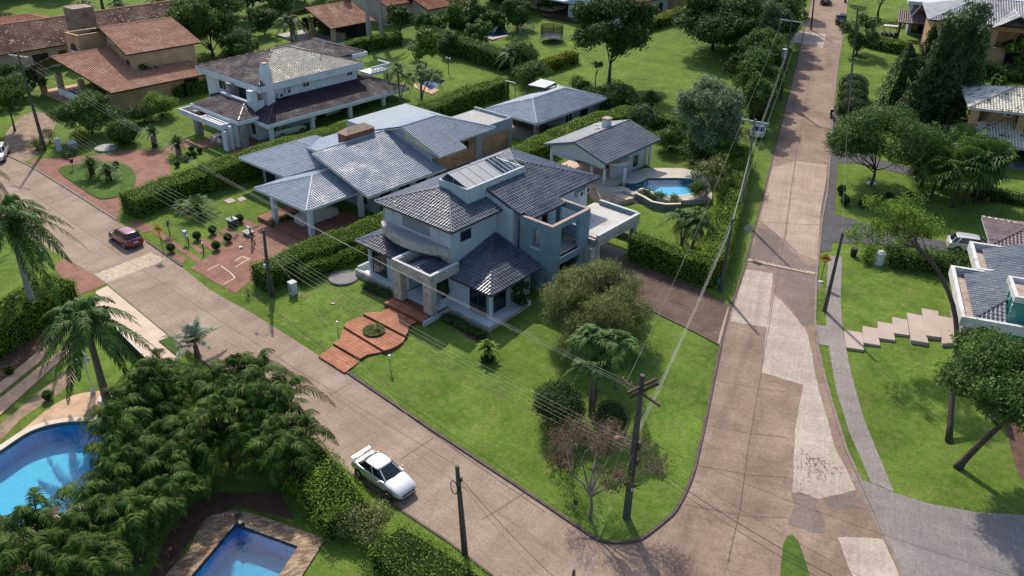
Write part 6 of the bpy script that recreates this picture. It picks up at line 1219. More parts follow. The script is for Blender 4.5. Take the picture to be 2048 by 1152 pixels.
# ------------------------------------------------------------------ trees and shrubs, near to far
g = G(1165, 700); tree(g, 'feathery olive green weeping tree hiding the right corner of the blue grey house', (0.1, 1.6, 3.3, 4.9, 4.6, 2.7), 'olive', n=36, dens=150, size=0.30, asp=0.12, droop=2.6, r0=0.2, seed=5, rmin=0.22, rmax=0.36, inner=0.4)
palm((1180, 832), 'cluster of green feather palms in front of the weeping tree', 4.3, 1.9, nf=15, n=26, ll=0.55, dr=0.8, w=0.045, rt=0.10, tm='bark_grey', heads=[(-1.0, 0.9, 5.6, 1.15), (0.9, 1.5, 5.7, 1.2), (0.1, -.2, 4.5, 1.0), (-0.2, 1.8, 5.2, 1.0)], seed=8, key='palm')
bush((1114, 846), 2.1, 'wide dark juniper bush beside the dry twiggy tree', 'dark', .14, 190, hgt=3.0, n=18, seed=3)
bush((1218, 870), 1.28, 'round clipped blue green topiary ball on the corner lawn', 'grey', 0.07, 300, seed=4)
bush((975, 722), 0.62, 'bed of low foliage around the sago palm on the front lawn', 'ground', 0.1, 90, hgt=0.5, seed=42)
cycad((975, 716), 1.0, 0.9, 'single bright sago palm on the lawn below the tiled terrace', seed=6, key='bright', nf=44)
# dry twiggy tree
g = G(1180, 1038); t = thing('dry_tree', 'half bare reddish brown twiggy tree near the corner pole', 'tree', g); rr = random.Random(5); mb = MB(); tips = []
def twig(mb, p, d, L_, r, lvl):
    q = p+d*L_; mb.tube([p, p.lerp(q, .5)+Vector((rr.uniform(-1, 1), rr.uniform(-1, 1), rr.uniform(-.3, 1)))*L_*.07, q], [r, r*.8, r*.6], 5 if lvl < 2 else 3)
    if lvl >= 5: tips.append(q); return
    for i in range(3 if lvl < 4 else 3):
        nd = (d+Vector((rr.uniform(-1, 1), rr.uniform(-1, 1), rr.uniform(-.5, .6)))*0.75).normalized(); twig(mb, q, nd, L_*rr.uniform(.6, .8), r*.6, lvl+1); 
        if lvl >= 3: tips.append(q)
twig(mb, Vector((0, 0, -0.1)), Vector((-0.05, 0.0, 1)), 1.9, 0.13, 0)
for d in ((-0.8, 0.5, 0.7), (-0.5, 1.0, 0.5), (0.8, 0.6, 0.7), (-1.0, 0.0, 0.6)): twig(mb, Vector((-0.06, 0, 1.7)), Vector(d).normalized(), 1.75, 0.07, 1)
mb.build('trunk', M['bark_grey'], t); bush((1118, 930), 1.5, 'scruffy reddish undergrowth beside the dry twiggy tree', 'rust', .12, 60, hgt=1.3, n=9, seed=151); bush((1150, 1005), 1.0, 'thin green sprouts at the foot of the dry twiggy tree', 'mid', .11, 45, hgt=1.2, n=7, seed=152); C = np.array([tuple(v) for v in tips]); C = np.repeat(C, 7, 0)+RNG.normal(0, .17, (len(C)*7, 3)); V, F = leafset(C, np.tile([0, 0, 1.0], (len(C), 1)), 0.10, 0.4, 1.0, droop=1.0); np_mesh('dry_leaves', V, F, leafmat('rust'), t)
C = C[::3]+np.array([0.3, 0.2, -0.25]); C = C[C[:, 0] > 0.2]; V, F = leafset(C, np.tile([0, 0, 1.0], (len(C), 1)), 0.12, 0.5, 1.0); np_mesh('green_leaves', V, F, leafmat('mid'), t)
# big tree bottom right with two trunks' neighbours
m0 = mpp(G(1915, 935))
g = G(1915, 935); tree(g, 'dense dark green tree with leaning forked trunk beside the grey driveway apron', (1.3, 0.9, 6.9, 4.3, 4.3, 2.1), 'mid', n=34, dens=130, size=0.19, r0=0.24, trunk=[(0, 0, 0), (0.5, 0.3, 1.6), (1.1, 0.55, 3.2), (1.5, 0.7, 4.2)], seed=7, rmin=.24, rmax=.38, flat=0.75)
g = G(1898, 885); H_ = lambda a, b, h: tuple(np.array(Vector(ZP(a, b, g[2]+h))-Vector(g)))
tp = [(0, 0, 0), H_(1905, 780, 2.4), H_(1914, 690, 4.6), H_(1906, 610, 6.6), H_(1872, 535, 8.4), H_(1832, 493, 9.6), H_(1834, 462, 10.3)]
cx, cy, cz = H_(1808, 440, 10.2)
tree(g, 'tall tree with a long curved bare trunk and open bright green crown', (cx, cy, cz, 3.7, 3.4, 1.5), 'bright', n=20, dens=60, size=0.17, r0=0.2, trunk=tp, seed=9, extra=[(cx-2.0, cy-1.2, cz-1.4, 1.5, 1.4, .8), (cx+1.6, cy-.5, cz+0.2, 1.3, 1.2, .7)], core=0.8, rmin=.18, rmax=.3)
treepx((1742, 370), 215, 100, 'round headed tree with white painted foot on the lawn right of the street', 'mid', squash=0.62, n=24, dens=60, size=0.22, r0=0.2, seed=10, rmin=.24, rmax=.38)
o = MB().cyl(0, 0, 0.0, 0.12, 0.45, seg=18).build('tree_ring', M['w_trim']); o.location = G(1742, 368); tag(o, 'white painted ring around the foot of the round headed tree', 'tree ring')
treepx((1880, 250), 10, 62, 'tallest loose grey green tree rising among the dark conifers', 'grey', squash=1.5, n=30, dens=34, size=0.3, r0=0.3, seed=11, flat=1.1, rmin=.2, rmax=.34)
for bp, h_, r_, lb in (((1785, 235), 9.0, 3.0, 'broad dark cypress cone left of the tallest grey green tree'), ((1905, 238), 8.0, 3.3, 'rounded dark cypress cone right of the tallest tree'), ((1838, 262), 13, 2.5, 'tall shaggy dark conifer in the middle of the conifer group'), ((1868, 272), 10.5, 2.4, 'shaggy dark conifer in front of the tallest grey green tree'), ((1815, 270), 7.5, 2.8, 'lower dark conifer at the left foot of the group'), ((1822, 232), 11, 2.4, 'slim dark conifer at the back of the conifer group')):
    cone_tree(bp, h_, r_, lb, dens=44, size=0.34, power=0.62, seed=int(bp[0]), group='dark conifers right of the street', layers=0 if 'cone' in lb else 7)
treepx((1712, 110), 22, 42, 'dark leafy tree beside the street at the top right', 'dark', squash=1.0, n=16, dens=40, size=0.26, r0=.2)
treepx((1865, 300), 240, 26, 'small rounded shrub before the long cream wall', 'mid', squash=1.0, n=9, dens=60, size=0.2)
treepx((1896, 298), 236, 24, 'dark rounded shrub near the stained cream roofs', 'dark', squash=1.2, n=9, dens=60, size=0.2)
for i, (bp, h_) in enumerate((((1862, 395), 3.2), ((1882, 380), 3.4), ((1905, 415), 3.9), ((1925, 410), 4.3), ((1948, 405), 4.2), ((1915, 370), 3.6), ((1842, 372), 2.8))):
    fan_palm(bp, h_, 'bushy fan palm in the clump on the lawn before the stained cream roofed house', r=1.9, nf=42, key='mid', group='clump of fan palms', seed=50+i)
# field trees
g = G(1218, 168); tree(g, 'big spreading dark tree standing in the mown field', (0.3, 0, 8.2, 6.7, 6.2, 4.4), 'dark', n=34, dens=34, size=0.36, r0=0.28, seed=12, rmin=.2, rmax=.32, core=.75)
treepx((1190, 172), 120, 14, 'slender sapling left of the big field tree', 'mid', n=8, dens=40, size=0.25, r0=.08)
treepx((1425, 100), -30, 108, 'huge dark spreading tree at the top of the mown field', 'dark', squash=0.55, n=30, dens=30, size=0.36, r0=.35, seed=13)
treepx((1405, 322), 165, 78, 'dense domed tree flecked with pale new leaves beside the street hedge', 'pale', squash=.85, n=30, dens=70, size=0.24, r0=.25, seed=14, base_frac=.2)
bush((1405, 316), 3.2, 'dark underplanting beneath the pale flecked domed tree', 'dark', 0.24, 50, hgt=3.6, n=14, seed=141)
palm((1462, 322), 'shabby palm with dry brown fronds beside the domed tree', 3.4, 2.6, nf=14, n=20, ll=.5, key='dry', seed=15)
for i, (bp, top, r_, k_) in enumerate((((1545, 60), -60, 52, 'mid'), ((1528, 120), 5, 44, 'grey'), ((1556, 92), -10, 34, 'mid'), ((1512, 175), 60, 40, 'mid'), ((1535, 150), 68, 36, 'dark'), ((1500, 235), 118, 44, 'mid'), ((1520, 222), 138, 34, 'grey'), ((1588, 30), -60, 24, 'mid'), ((1478, 130), 50, 40, 'dark'))):
    treepx(bp, top-8, r_*1.3, ['tree overhanging the top of the street row, left side', 'grey green tree in the upper part of the street row', 'slim street tree beside the transformer pole', 'round street tree in the middle of the row', 'darker street tree nearest the kerb in mid row', 'lowest green tree of the street row above the domed tree', 'greyish tree at the low end of the street row, kerb side', 'farthest small street tree next to the kerb', 'dark tree behind the street row at the field edge'][i], k_, squash=0.95, n=18, dens=42, size=0.28, r0=.16, group='street trees left of the sloping street')
for i, (bp, r_, h_, lb, k_) in enumerate((((1235, 222), 3.4, 3.6, 'dark shrub mass under the big field tree', 'dark'), ((1195, 210), 2.4, 2.6, 'green shrubs behind the open pavilion', 'mid'), ((1265, 232), 2.2, 3.2, 'shrub beside the bluish garden tree', 'dark'), ((1284, 262), 2.1, 3.4, 'small blue green tree above the pool house roof', 'grey'), ((1160, 182), 1.8, 2.0, 'light green shrub behind the flat canopy', 'mid'), ((1340, 300), 2.2, 3.0, 'leafy shrub between pool house lawn and domed tree', 'mid'), ((1060, 170), 3.0, 3.6, 'rounded grey green shrub below the golden hedge', 'mid'), ((1300, 215), 1.3, 2.4, 'open young shrub on the mown field', 'mid'))):
    bush(bp, r_, lb, k_, 0.22, 55, hgt=h_, n=12, seed=60+i)
# pool garden
palm((1362, 492), 'arching feather palms on the lawn inside the pool garden hedge, left clump', 2.6, 2.0, nf=15, n=22, ll=.5, rt=.09, tm='bark_grey', heads=[(-0.4, 0, 2.9, 1.0), (0.3, 0.5, 2.6, .9)], seed=16, dry=4)
palm((1384, 492), 'tall feather palms on the lawn inside the pool garden hedge, right clump', 3.0, 2.1, nf=15, n=22, ll=.5, rt=.09, tm='bark_grey', heads=[(0.2, 0, 3.2, 1.0), (0.7, -.5, 2.7, .9)], seed=17, dry=4)
treepx((1410, 418), 318, 46, 'thin crowned frangipani with pink flecks beside the pool', 'olive', squash=.8, n=14, dens=60, size=.2, r0=.1, bark='bark_grey', core=.8)
palm((1440, 400), 'pale arching palm between the frangipani and the hedge', 3.2, 2.4, nf=14, n=20, ll=.5, seed=18, key='areca')
for i, (bp, r_, h_, lb, k_) in enumerate((((1290, 397), 1.0, 1.0, 'low shrubs in the raised bed below the pool, left part', 'ground'), ((1318, 402), 1.0, 1.1, 'low shrubs in the raised bed below the pool, right part', 'mid'), ((1345, 412), 1.0, 1.2, 'flowering shrubs at the right end of the raised pool bed', 'olive'), ((1386, 398), 1.6, 2.2, 'bush with coral flowers at the pool edge', 'mid'))):
    bush(bp, r_, lb, k_, 0.13, 110, hgt=h_, n=9, seed=70+i)
# left gardens
treepx((185, 268), 182, 62, 'bushy bright tree below the orange tiled eaves', 'mid', squash=.62, n=22, dens=60, size=.24, seed=19, base_frac=.1)
treepx((30, 262), 155, 62, 'light green spreading tree at the left edge below the brick house', 'mid', squash=.55, n=20, dens=55, size=.24, seed=20, core=.75)
bush((250, 288), 2.0, 'round dark clipped shrub beside the concrete disc', 'mid', .13, 110, hgt=3.0, seed=80)
bush((325, 232), 2.6, 'glossy shrubs with yellow tips below the brick wall', 'bright', .18, 80, hgt=3.2, n=12, seed=81); bush((290, 245), 2.0, 'dark shrub left of the glossy yellow tipped shrubs', 'dark', .18, 70, hgt=2.8, n=10, seed=82)
bush((155, 284), 1.7, 'small lime green shrub behind the white meter box', 'yellow', .13, 90, hgt=1.5, n=8, seed=83); bush((140, 312), 1.6, 'low grey green ground shrubs beside the meter box', 'grey', .13, 90, hgt=.8, n=8, seed=84)
bush((75, 300), 1.6, 'scrubby bush on the bare earth by the pole', 'olive', .16, 60, hgt=1.6, n=9, seed=85); bush((100, 285), 1.2, 'open dry bush next to the power pole foot', 'olive', .15, 50, hgt=1.8, n=7, seed=86)
for i, (bp, r_, h_, lb) in enumerate((((186, 354), 1.9, 1.2, 'left sago palm of the pair on the teardrop island'), ((219, 362), 1.6, 0.9, 'right sago palm of the pair on the teardrop island'), ((310, 293), 1.6, 1.6, 'sago palm on the lawn behind the teardrop driveway'), ((358, 310), 1.7, 1.3, 'sago palm beside the paver steps of the white house'), ((398, 430), 2.4, 0.6, 'large sago palm clump behind the dark hedge end'), ((368, 420), 1.4, 0.3, 'smaller sago palm left of the large clump'))):
    cycad(bp, r_, h_, lb, nf=46, seed=90+i, group='sago palms in the gardens left of the corner house', key='palm' if i < 4 else 'mid', rt=.3)
for i, (a, b_) in enumerate(((230, 340), (233, 334), (384, 303), (400, 306), (389, 314), (373, 322), (355, 334), (378, 316))):
    bush((a, b_), .38, 'small round shrub dotted on the island beside the sago palms' if i < 2 else 'small clipped ball dotted on the lawn by the white pergola fins', 'mid', .08, 160, seed=100+i, group='small balls on the teardrop island' if i < 2 else 'small clipped balls by the white house')
for i, (a, b_, lb) in enumerate(((343, 504, 'clipped ball shrub at the kerb pad right of the warning sign'), (395, 480, 'clipped ball shrub behind the two black bollard lamps'), (426, 468, 'clipped ball shrub beside the upper red paving pads'), (433, 500, 'clipped ball shrub nearest the red brick driveway'), (457, 484, 'clipped ball shrub between two paving pads by the driveway'), (480, 445, 'clipped ball shrub near the white stone planter'))):
    bush((a, b_), .45, lb, 'mid', .075, 170, seed=110+i, lift=.05, group='clipped balls among the red paving pads')
for i, (a, b_, lb) in enumerate(((1681, 387, 'upper'), (1689, 410, 'second'), (1723, 415, 'third'))): bush((a, b_), .5, lb+' clipped ball in the lawn beside the dark driveway', 'mid', .09, 130, seed=120+i, group='clipped balls on the lawn right of the street')
for i, (a, b_, lb) in enumerate(((1753, 402, 'left'), (1776, 400, 'middle'), (1817, 400, 'right'))): bush((a, b_), .45, lb+' shrub in the row behind the clipped balls by the dark pavers', 'dark', .1, 120, seed=125+i, group='row of small shrubs by the dark pavers')
palm((340, 470), 'small spiky dracaena behind the yellow warning sign', 1.1, .8, nf=26, n=5, ll=.1, dr=.3, w=.04, rt=.05, seed=21, key='grey', name='dracaena', cat='dracaena')
palm((600, 452), 'thin young tree with sparse leaves in front of the carport', 1.6, .5, nf=9, n=5, ll=.16, dr=.3, w=.05, rt=.03, seed=22, key='mid', name='young_tree', cat='tree')
cycad((516, 552), .75, .2, 'spiky agave at the corner of the brick driveway and hedge', nf=26, seed=97, key='grey', name='agave', cat='agave', rt=.08)
bush((497, 592), .55, 'nearly bare little shrub at the corner of the brick driveway', 'olive', .07, 50, hgt=.9, n=6, seed=130)
bush((527, 575), .6, 'leafy shrub at the foot of the left power poles', 'mid', .1, 90, hgt=1.2, n=7, seed=131)
def leafrow(pts, lb, key='grey', r_=.42, seed=0):
    g0 = G(*pts[0]); t = thing('flower_bed', lb, 'plants', g0); rng = np.random.default_rng(seed); cl = []
    for a, b_ in pts: q = G(a, b_); cl.append((q[0]-g0[0], q[1]-g0[1], q[2]-g0[2]+.18, r_, r_, .28))
    V, F = clump_leaves(cl, 260, .17, .5, rng=rng); o = np_mesh('foliage', V, F, leafmat(key), t)
leafrow([(735, 575), (748, 580), (760, 586), (772, 590)], 'leafy plants in the bed left of the stone porch', 'ground', seed=1)
leafrow([(893, 640), (905, 644), (917, 651), (928, 658), (940, 664), (950, 668), (962, 674)], 'row of broad leaved plants below the white tiled terrace', 'ground', seed=2)
bush((1040, 612), .8, 'dark strelitzia leaves against the wall by the terrace', 'dark', .3, 60, hgt=2.6, n=6, seed=133)
disc = G(748, 668); zt = .5; P0 = ZP(748, 664, zt); r0_ = 27*mpp(P0)*.85
t = thing('round_flower_bed', 'round bed of clipped groundcover with a small yucca on the red steps', 'flower bed', P0); C = RNG.uniform(-1, 1, (2600, 2)); C = C[(C**2).sum(1) < 1]*r0_; V, F = leafset(np.column_stack([C, np.full(len(C), .2)+RNG.normal(0, .02, len(C))]), np.tile([0, 0, 1.0], (len(C), 1)), .08, .6, .6)
np_mesh('groundcover', V, F, leafmat('olive'), t); mb = MB(); mb.cyl(0, 0, -.02, .17, r0_*.97, seg=28); mb.build('soil', M['core'], t)
V, F = crown_mesh(22, .5, 4, .08, .25, .02, (1.4, .4), RNG); np_mesh('yucca', V+np.array([0.15, 0.3, .35]), F, leafmat('lime'), t)
# royal palms, left
palm((78, 652), 'tallest royal palm at the left edge, crown over the street', 9.6, 4.2, nf=30, n=60, ll=.80, dr=.85, w=.045, rises=(1.25, -.85), rt=.24, tm='palm_grey', lean=(0, 0.2), shaft=1.5, seed=23, group='royal palms left of the street', curl=.6)
palm((214, 803), 'royal palm beside the triple globe lamp and the large curved pool', 6.9, 3.9, nf=28, n=54, ll=.70, dr=.85, w=.045, rises=(1.25, -.7), rt=.24, tm='bark_palm', lean=(-0.1, 0.1), shaft=1.2, seed=24, group='royal palms left of the street', curl=.6)
palm((2, 470), 'dry brown palm top at the left edge above the street', 7.0, 3.0, nf=14, n=34, ll=.6, dr=1.0, rises=(0.6, -1.0), key='dry', rt=.2, seed=25, curl=.7)
o = MB().cyl(0, 0, 0.0, 0.14, .62, seg=20).build('pebble_ring', M['pebble']); o.location = (G(216, 800)[0], G(216, 800)[1], .1); tag(o, 'ring of white pebbles around the royal palm foot', 'pebble ring')
palm((395, 712), 'grey blue feather palm at the verge beside the street', 1.0, 3.3, nf=18, n=44, ll=.48, dr=.5, w=.035, rises=(1.5, .65), key='blue', rt=.22, seed=26, curl=.3)
bush((98, 800), .42, 'round shrub beside the tan garden wall', 'bright', .07, 170, seed=140); bush((20, 750), .4, 'little bush beside the upper tan path', 'bright', .07, 150, seed=141); bush((128, 700), .8, 'mottled bush behind the two royal palms', 'olive', .1, 90, hgt=1.3, n=7, seed=142)
# palm thicket bottom left: plants made once, copied
TH_L = 'dark areca palm in the dense thicket around the pools'
protos = []
for s_ in range(5):
    rng = np.random.default_rng(200+s_); t = thing('areca_palm', TH_L, 'areca palm', (0, 0, -50), group='areca palm thicket'); VS, FS, o_ = [], [], 0; mb = MB()
    for k in range(3):
        hx, hy, hz = rng.uniform(-1, 1), rng.uniform(-1, 1), rng.uniform(2.2, 4.3)
        V, F = crown_mesh(6, rng.uniform(2.5, 3.2), 34, .66, .85, .030, (1.35, .5), rng, curl=.5, vee=.6, wild=.03, fwd=.25, stemw=.045); VS.append(V+np.array([hx, hy, hz])); FS.append(F+o_); o_ += len(V)
        mb.tube([(hx*.3, hy*.3, -.2), (hx*.6, hy*.6, hz*.5), (hx, hy, hz)], [.08, .07, .05], 6)
    np_mesh('crown', np.concatenate(VS), np.concatenate(FS), leafmat('areca'), t); mb.build('stems', M['bark'], t); protos.append(t)
spots = [(590, 880), (555, 850), (520, 825), (480, 818), (440, 835), (360, 850), (320, 845), (285, 860), (600, 925), (560, 905), (515, 880), (470, 865), (425, 855), (380, 860), (335, 870), (300, 890), (268, 925), (600, 975), (565, 965), (515, 945), (465, 930), (415, 925), (370, 930), (325, 940), (285, 960), (248, 990), (440, 985), (395, 985), (345, 1000), (300, 1010), (255, 1030), (212, 1055), (350, 1060), (305, 1070), (255, 1085), (205, 1105), (155, 1115), (110, 1130), (270, 1130), (215, 1150), (160, 1165), (105, 1180), (50, 1190), (0, 1185), (250, 1195), (185, 1215), (120, 1240), (55, 1255)]
rr = random.Random(3)
for i, sp_ in enumerate(spots):
    o = protos[i] if i < 5 else copy_tree(protos[i % 5]); q = G(sp_[0]+rr.uniform(-10, 10), sp_[1]+rr.uniform(-8, 8)); o.location = (q[0], q[1], -.1); o.rotation_euler.z = rr.uniform(0, 6.28); s_ = rr.uniform(.85, 1.12); o.scale = (s_, s_, s_*rr.uniform(.85, 1.1))
# white house garden palms and planting
palm((800, 208), 'feather palms beside the white house veranda, front clump', 3.6, 2.4, nf=14, n=20, ll=.5, rt=.09, tm='bark_grey', heads=[(0, 0, 4.2, 1), (.9, .8, 3.6, .9), (-.9, .6, 4.6, .9)], seed=27)
palm((842, 200), 'feather palms beside the small blue pool of the white house', 3.6, 2.6, nf=14, n=20, ll=.5, rt=.09, tm='bark_grey', heads=[(0, 0, 4.0, 1), (1.2, .9, 3.2, .9), (-.6, 1.2, 3.6, .9)], seed=28)
palm((775, 160), 'low feather palm by the white balustrade', 1.6, 2.2, nf=14, n=18, ll=.5, seed=29)
bush((852, 135), 2.0, 'upright banana like plant on the dark lawn behind the white house', 'bright', .5, 30, hgt=6.0, n=9, seed=143)
bush((832, 120), 1.5, 'silvery flowering shrub left of the banana like plant', 'pale', .2, 50, hgt=3, n=8, seed=144)
palm((1025, 150), 'spreading palm like tree between the trampoline lawn and the hedge', 3.0, 3.2, nf=20, n=24, ll=.6, seed=30, w=.07); bush((1040, 142), 3.0, 'leafy mass around the spreading palm by the golden hedge', 'mid', .26, 45, hgt=5, n=14, seed=145)
# top of the view
treepx((425, 112), -15, 78, 'large leafy green tree between the orange roofs and the coconut palm', 'mid', squash=.75, n=28, dens=32, size=.36, r0=.3, seed=31)
palm((585, 92), 'coconut palm with drooping fronds left of the open garden house', 3.8, 3.6, nf=18, n=30, ll=.8, w=.07, dr=.8, seed=32, key='grey')
for i, (bp, top, r_, lb, k_) in enumerate((((500, 40), -40, 50, 'dark treetops behind the large leafy tree', 'dark'), ((560, 38), -20, 46, 'green treetops left of the open garden house roof', 'mid'), ((660, -5), -60, 46, 'treetops behind the open garden house', 'dark'), ((800, 75), 10, 32, 'dark shrub tree in front of the weathered red roofs', 'dark'), ((865, 75), 22, 38, 'leafy tree right of the weathered red roofs', 'mid'), ((930, 62), -5, 44, 'broad feathery green tree above the dark hedge', 'mid'), ((470, 95), 50, 34, 'dark garden tree left of the coconut palm', 'dark'), ((900, 108), 62, 30, 'bush tree over the dark lawn hedge', 'grey'), ((1010, 10), -60, 80, 'dark forest edge tree above the fenced pool', 'dark'), ((1075, 20), -60, 70, 'dark forest edge tree left of the white veranda roof', 'dark'), ((1265, -8), -70, 50, 'treetop above the pale blue walled house', 'dark'), ((1375, 15), -70, 40, 'dark treetop right of the pale blue walled house', 'dark'), ((1755, 35), -50, 30, 'slim tree right of the street top', 'grey'), ((1690, 5), -60, 20, 'street tree at the very top right of the road', 'mid'))):
    treepx(bp, top, r_, lb, k_, squash=.8, n=18, dens=26, size=.42, r0=.22, group='background garden trees')
palm((212, 45), 'royal palm trunk rising behind the weathered clay roof', 7, 3, nf=14, n=20, ll=.6, w=.07, rt=.3, tm='bark', seed=33); 
for i, (bp, lb) in enumerate((((175, 30), 'left'), ((240, 28), 'middle'), ((318, 18), 'right'))): palm(bp, lb+' bushy palm on the bright lawn behind the clay roofed house', 1.8, 3.0, nf=18, n=16, ll=.6, w=.09, seed=34+i, group='palms on the back lawn')
for i, (bp, lb, h_) in enumerate((((738, 82), 'left grey royal palm trunk rising out of the top of the view', 13), ((764, 76), 'right grey royal palm trunk rising out of the top of the view', 13))): palm(bp, lb, h_, 3.5, nf=14, n=24, ll=.7, w=.07, rt=.34, tm='palm_grey', seed=37+i, shaft=1.5)
treepx((15, 60), 25, 30, 'olive bush at the top left corner', 'olive', squash=.8, n=10, dens=40, size=.3)
# belt of trees beyond the frame closes the view
rr = random.Random(9); cl_ = []
for i in range(80): x = -330+i*5.2+rr.uniform(-2, 2); y = 190+rr.uniform(-8, 14)+abs(x+60)*.02; h_ = rr.uniform(4, 7); cl_.append((x, y, gz(x, y)+h_, rr.uniform(4, 6.5), rr.uniform(4, 6.5), h_*.85))
for i in range(36): y = -10+i*5.2; x = -228+rr.uniform(-8, 4)-.1*y; h_ = rr.uniform(4, 7); cl_.append((x, y, gz(x, y)+h_, rr.uniform(4, 6.5), rr.uniform(4, 6.5), h_*.85))
V, F = clump_leaves(cl_, 5, 1.0, .7, tw=.3); tag(np_mesh('woodland', V, F, leafmat('dark')), 'dark belt of woodland closing the view beyond the gardens', 'woodland', kind='stuff')
for i, (bp, top, r_, k_) in enumerate((((40, -8), -120, 70, 'dark'), ((120, -12), -130, 60, 'dark'), ((-30, 20), -90, 60, 'dark'), ((540, 12), -70, 60, 'mid'), ((450, 30), -60, 50, 'dark'), ((610, 2), -60, 40, 'mid'), ((1015, -5), -80, 60, 'dark'), ((1130, -5), -80, 50, 'dark'), ((905, 20), -50, 34, 'dark'), ((830, 5), -60, 30, 'dark'), ((985, 60), 22, 26, 'mid'), ((1480, 60), -40, 40, 'dark'), ((1450, 40), -70, 50, 'mid'), ((2040, 140), 70, 40, 'bright'), ((1990, 195), 150, 20, 'mid'), ((300, 190), 120, 26, 'dark'), ((350, 150), 108, 22, 'dark'))):
    treepx(bp, top, r_, ['out of frame tree shading the dark lawn at the top left, left one', 'out of frame tree shading the dark lawn at the top left, right one', 'dark tree cut by the left edge at the top left corner', 'green treetop between coconut palm and garden house', 'dark treetop behind the large leafy green tree', 'green treetop above the orange garden house ridge', 'dark canopy left of the fenced pool', 'dark canopy above the white veranda roof', 'dark tree beyond the weathered red roofs', 'dark treetop behind the weathered red roofs', 'green tree beside the distant fenced pool', 'dark tree at the upper right field edge', 'tall green tree behind the field edge', 'bright feathery tree at the right edge before the ochre house', 'small tree at the far end of the upper right lawn', 'dark tree against the tan brick wall', 'dark tree in the gap between brick house and white house'][i], k_, squash=.85, n=18, dens=28, size=.4, r0=.2, group='background garden trees')
for i, (bp, top, r_, k_) in enumerate((((480, 130), 60, 42, 'dark'), ((530, 70), 15, 40, 'dark'), ((500, 110), 78, 24, 'mid'), ((620, 70), 30, 22, 'mid'), ((395, 60), -10, 46, 'dark'), ((960, 95), 38, 34, 'mid'), ((1035, 60), -10, 40, 'dark'), ((770, 40), -30, 30, 'mid'), ((1470, 190), 110, 34, 'dark'), ((1820, 190), 110, 34, 'dark'), ((2010, 250), 170, 30, 'dark'), ((1440, 350), 268, 30, 'mid'), ((60, 190), 130, 36, 'dark'), ((20, 215), 170, 34, 'mid'), ((0, 180), 120, 40, 'dark'))):
    treepx(bp, top, r_, ['dark tree right of the large leafy tree', 'dark tree behind the coconut palm', 'small garden tree at the foot of the coconut palm', 'low tree under the eave of the open garden house', 'dark tree behind the large leafy tree, left side', 'bushy tree rising from the tall dark hedge', 'dark tree left of the fenced pool panels', 'treetop between the two grey palm trunks', 'dark tree at the lower end of the street row', 'dark tree behind the clipped domes', 'dark tree hidden behind the upper cream roof', 'leafy tree between domed tree and frangipani', 'dark tree before the orange house porch', 'spreading green tree left of the power pole', 'dark tree at the left edge below the clay roof'][i], k_, squash=.8, n=18, dens=34, size=.32, r0=.16, group='garden trees among the houses')

for i, (bp, top, r_, k_) in enumerate((((1528, 190), 80, 48, 'mid'), ((1504, 262), 150, 42, 'mid'), ((1556, 112), 0, 42, 'dark'), ((1572, 58), -60, 40, 'mid'), ((1488, 205), 95, 40, 'dark'))):
    treepx(bp, top, r_, ['rounded green tree filling the street row, near its middle', 'bright green tree at the lowest end of the street row', 'dark tree beside the transformer pole, field side', 'green tree near the top of the street row by the road', 'dark tree of the street row on its field side'][i], k_, squash=.95, n=20, dens=42, size=.28, r0=.16, group='street trees left of the sloping street')
bush((1733, 524), 1.1, 'leafy sprouts around the white pier below the open crown', 'bright', .15, 70, hgt=1.7, n=8, seed=153)
bush((1785, 522), 1.2, 'dense shrub between the white pier and the loose hedge', 'mid', .15, 80, hgt=1.9, n=9, seed=154)
# ================================================================== VEHICLES
M['tyre'] = flat('tyre_rubber', (0.018, 0.018, 0.018), 0.85); M['rim'] = flat('alloy_rim', (0.45, 0.46, 0.47), 0.3, 0.8); M['tail'] = flat('tail_lamp', (0.35, 0.02, 0.02), 0.15); M['head'] = flat('head_lamp', (0.62, 0.64, 0.66), 0.08)
M['carglass'] = glassm('car_glass', (0.012, 0.018, 0.022), 0.03); M['plate'] = flat('number_plate', (0.6, 0.6, 0.58), 0.4); M['chrome'] = flat('chrome', (0.7, 0.7, 0.7), 0.12, 1.0); M['plastic'] = flat('dark_trim', (0.03, 0.03, 0.032), 0.6)
def paint(n, c, metal=0.3): return flat('car_paint_'+n, c, 0.25, metal, 1.0)
def loft(st, mirror=True):
    """stations: list of (x, [(y,z)...]) from the foot of the side to the middle of the top"""
    V, F = [], []; k = len(st[0][1]); K = 2*k-1
    for x, ring in st:
        V += [(x, -y, z) for y, z in ring]+[(x, y, z) for y, z in ring[::-1][1:]]
    for i in range(len(st)-1):
        for j in range(K-1): a = i*K+j; F.append((a, a+K, a+K+1, a+1))
    F.append(tuple(range(K))); F.append(tuple((len(st)-1)*K+j for j in range(K))[::-1])
    return V, F
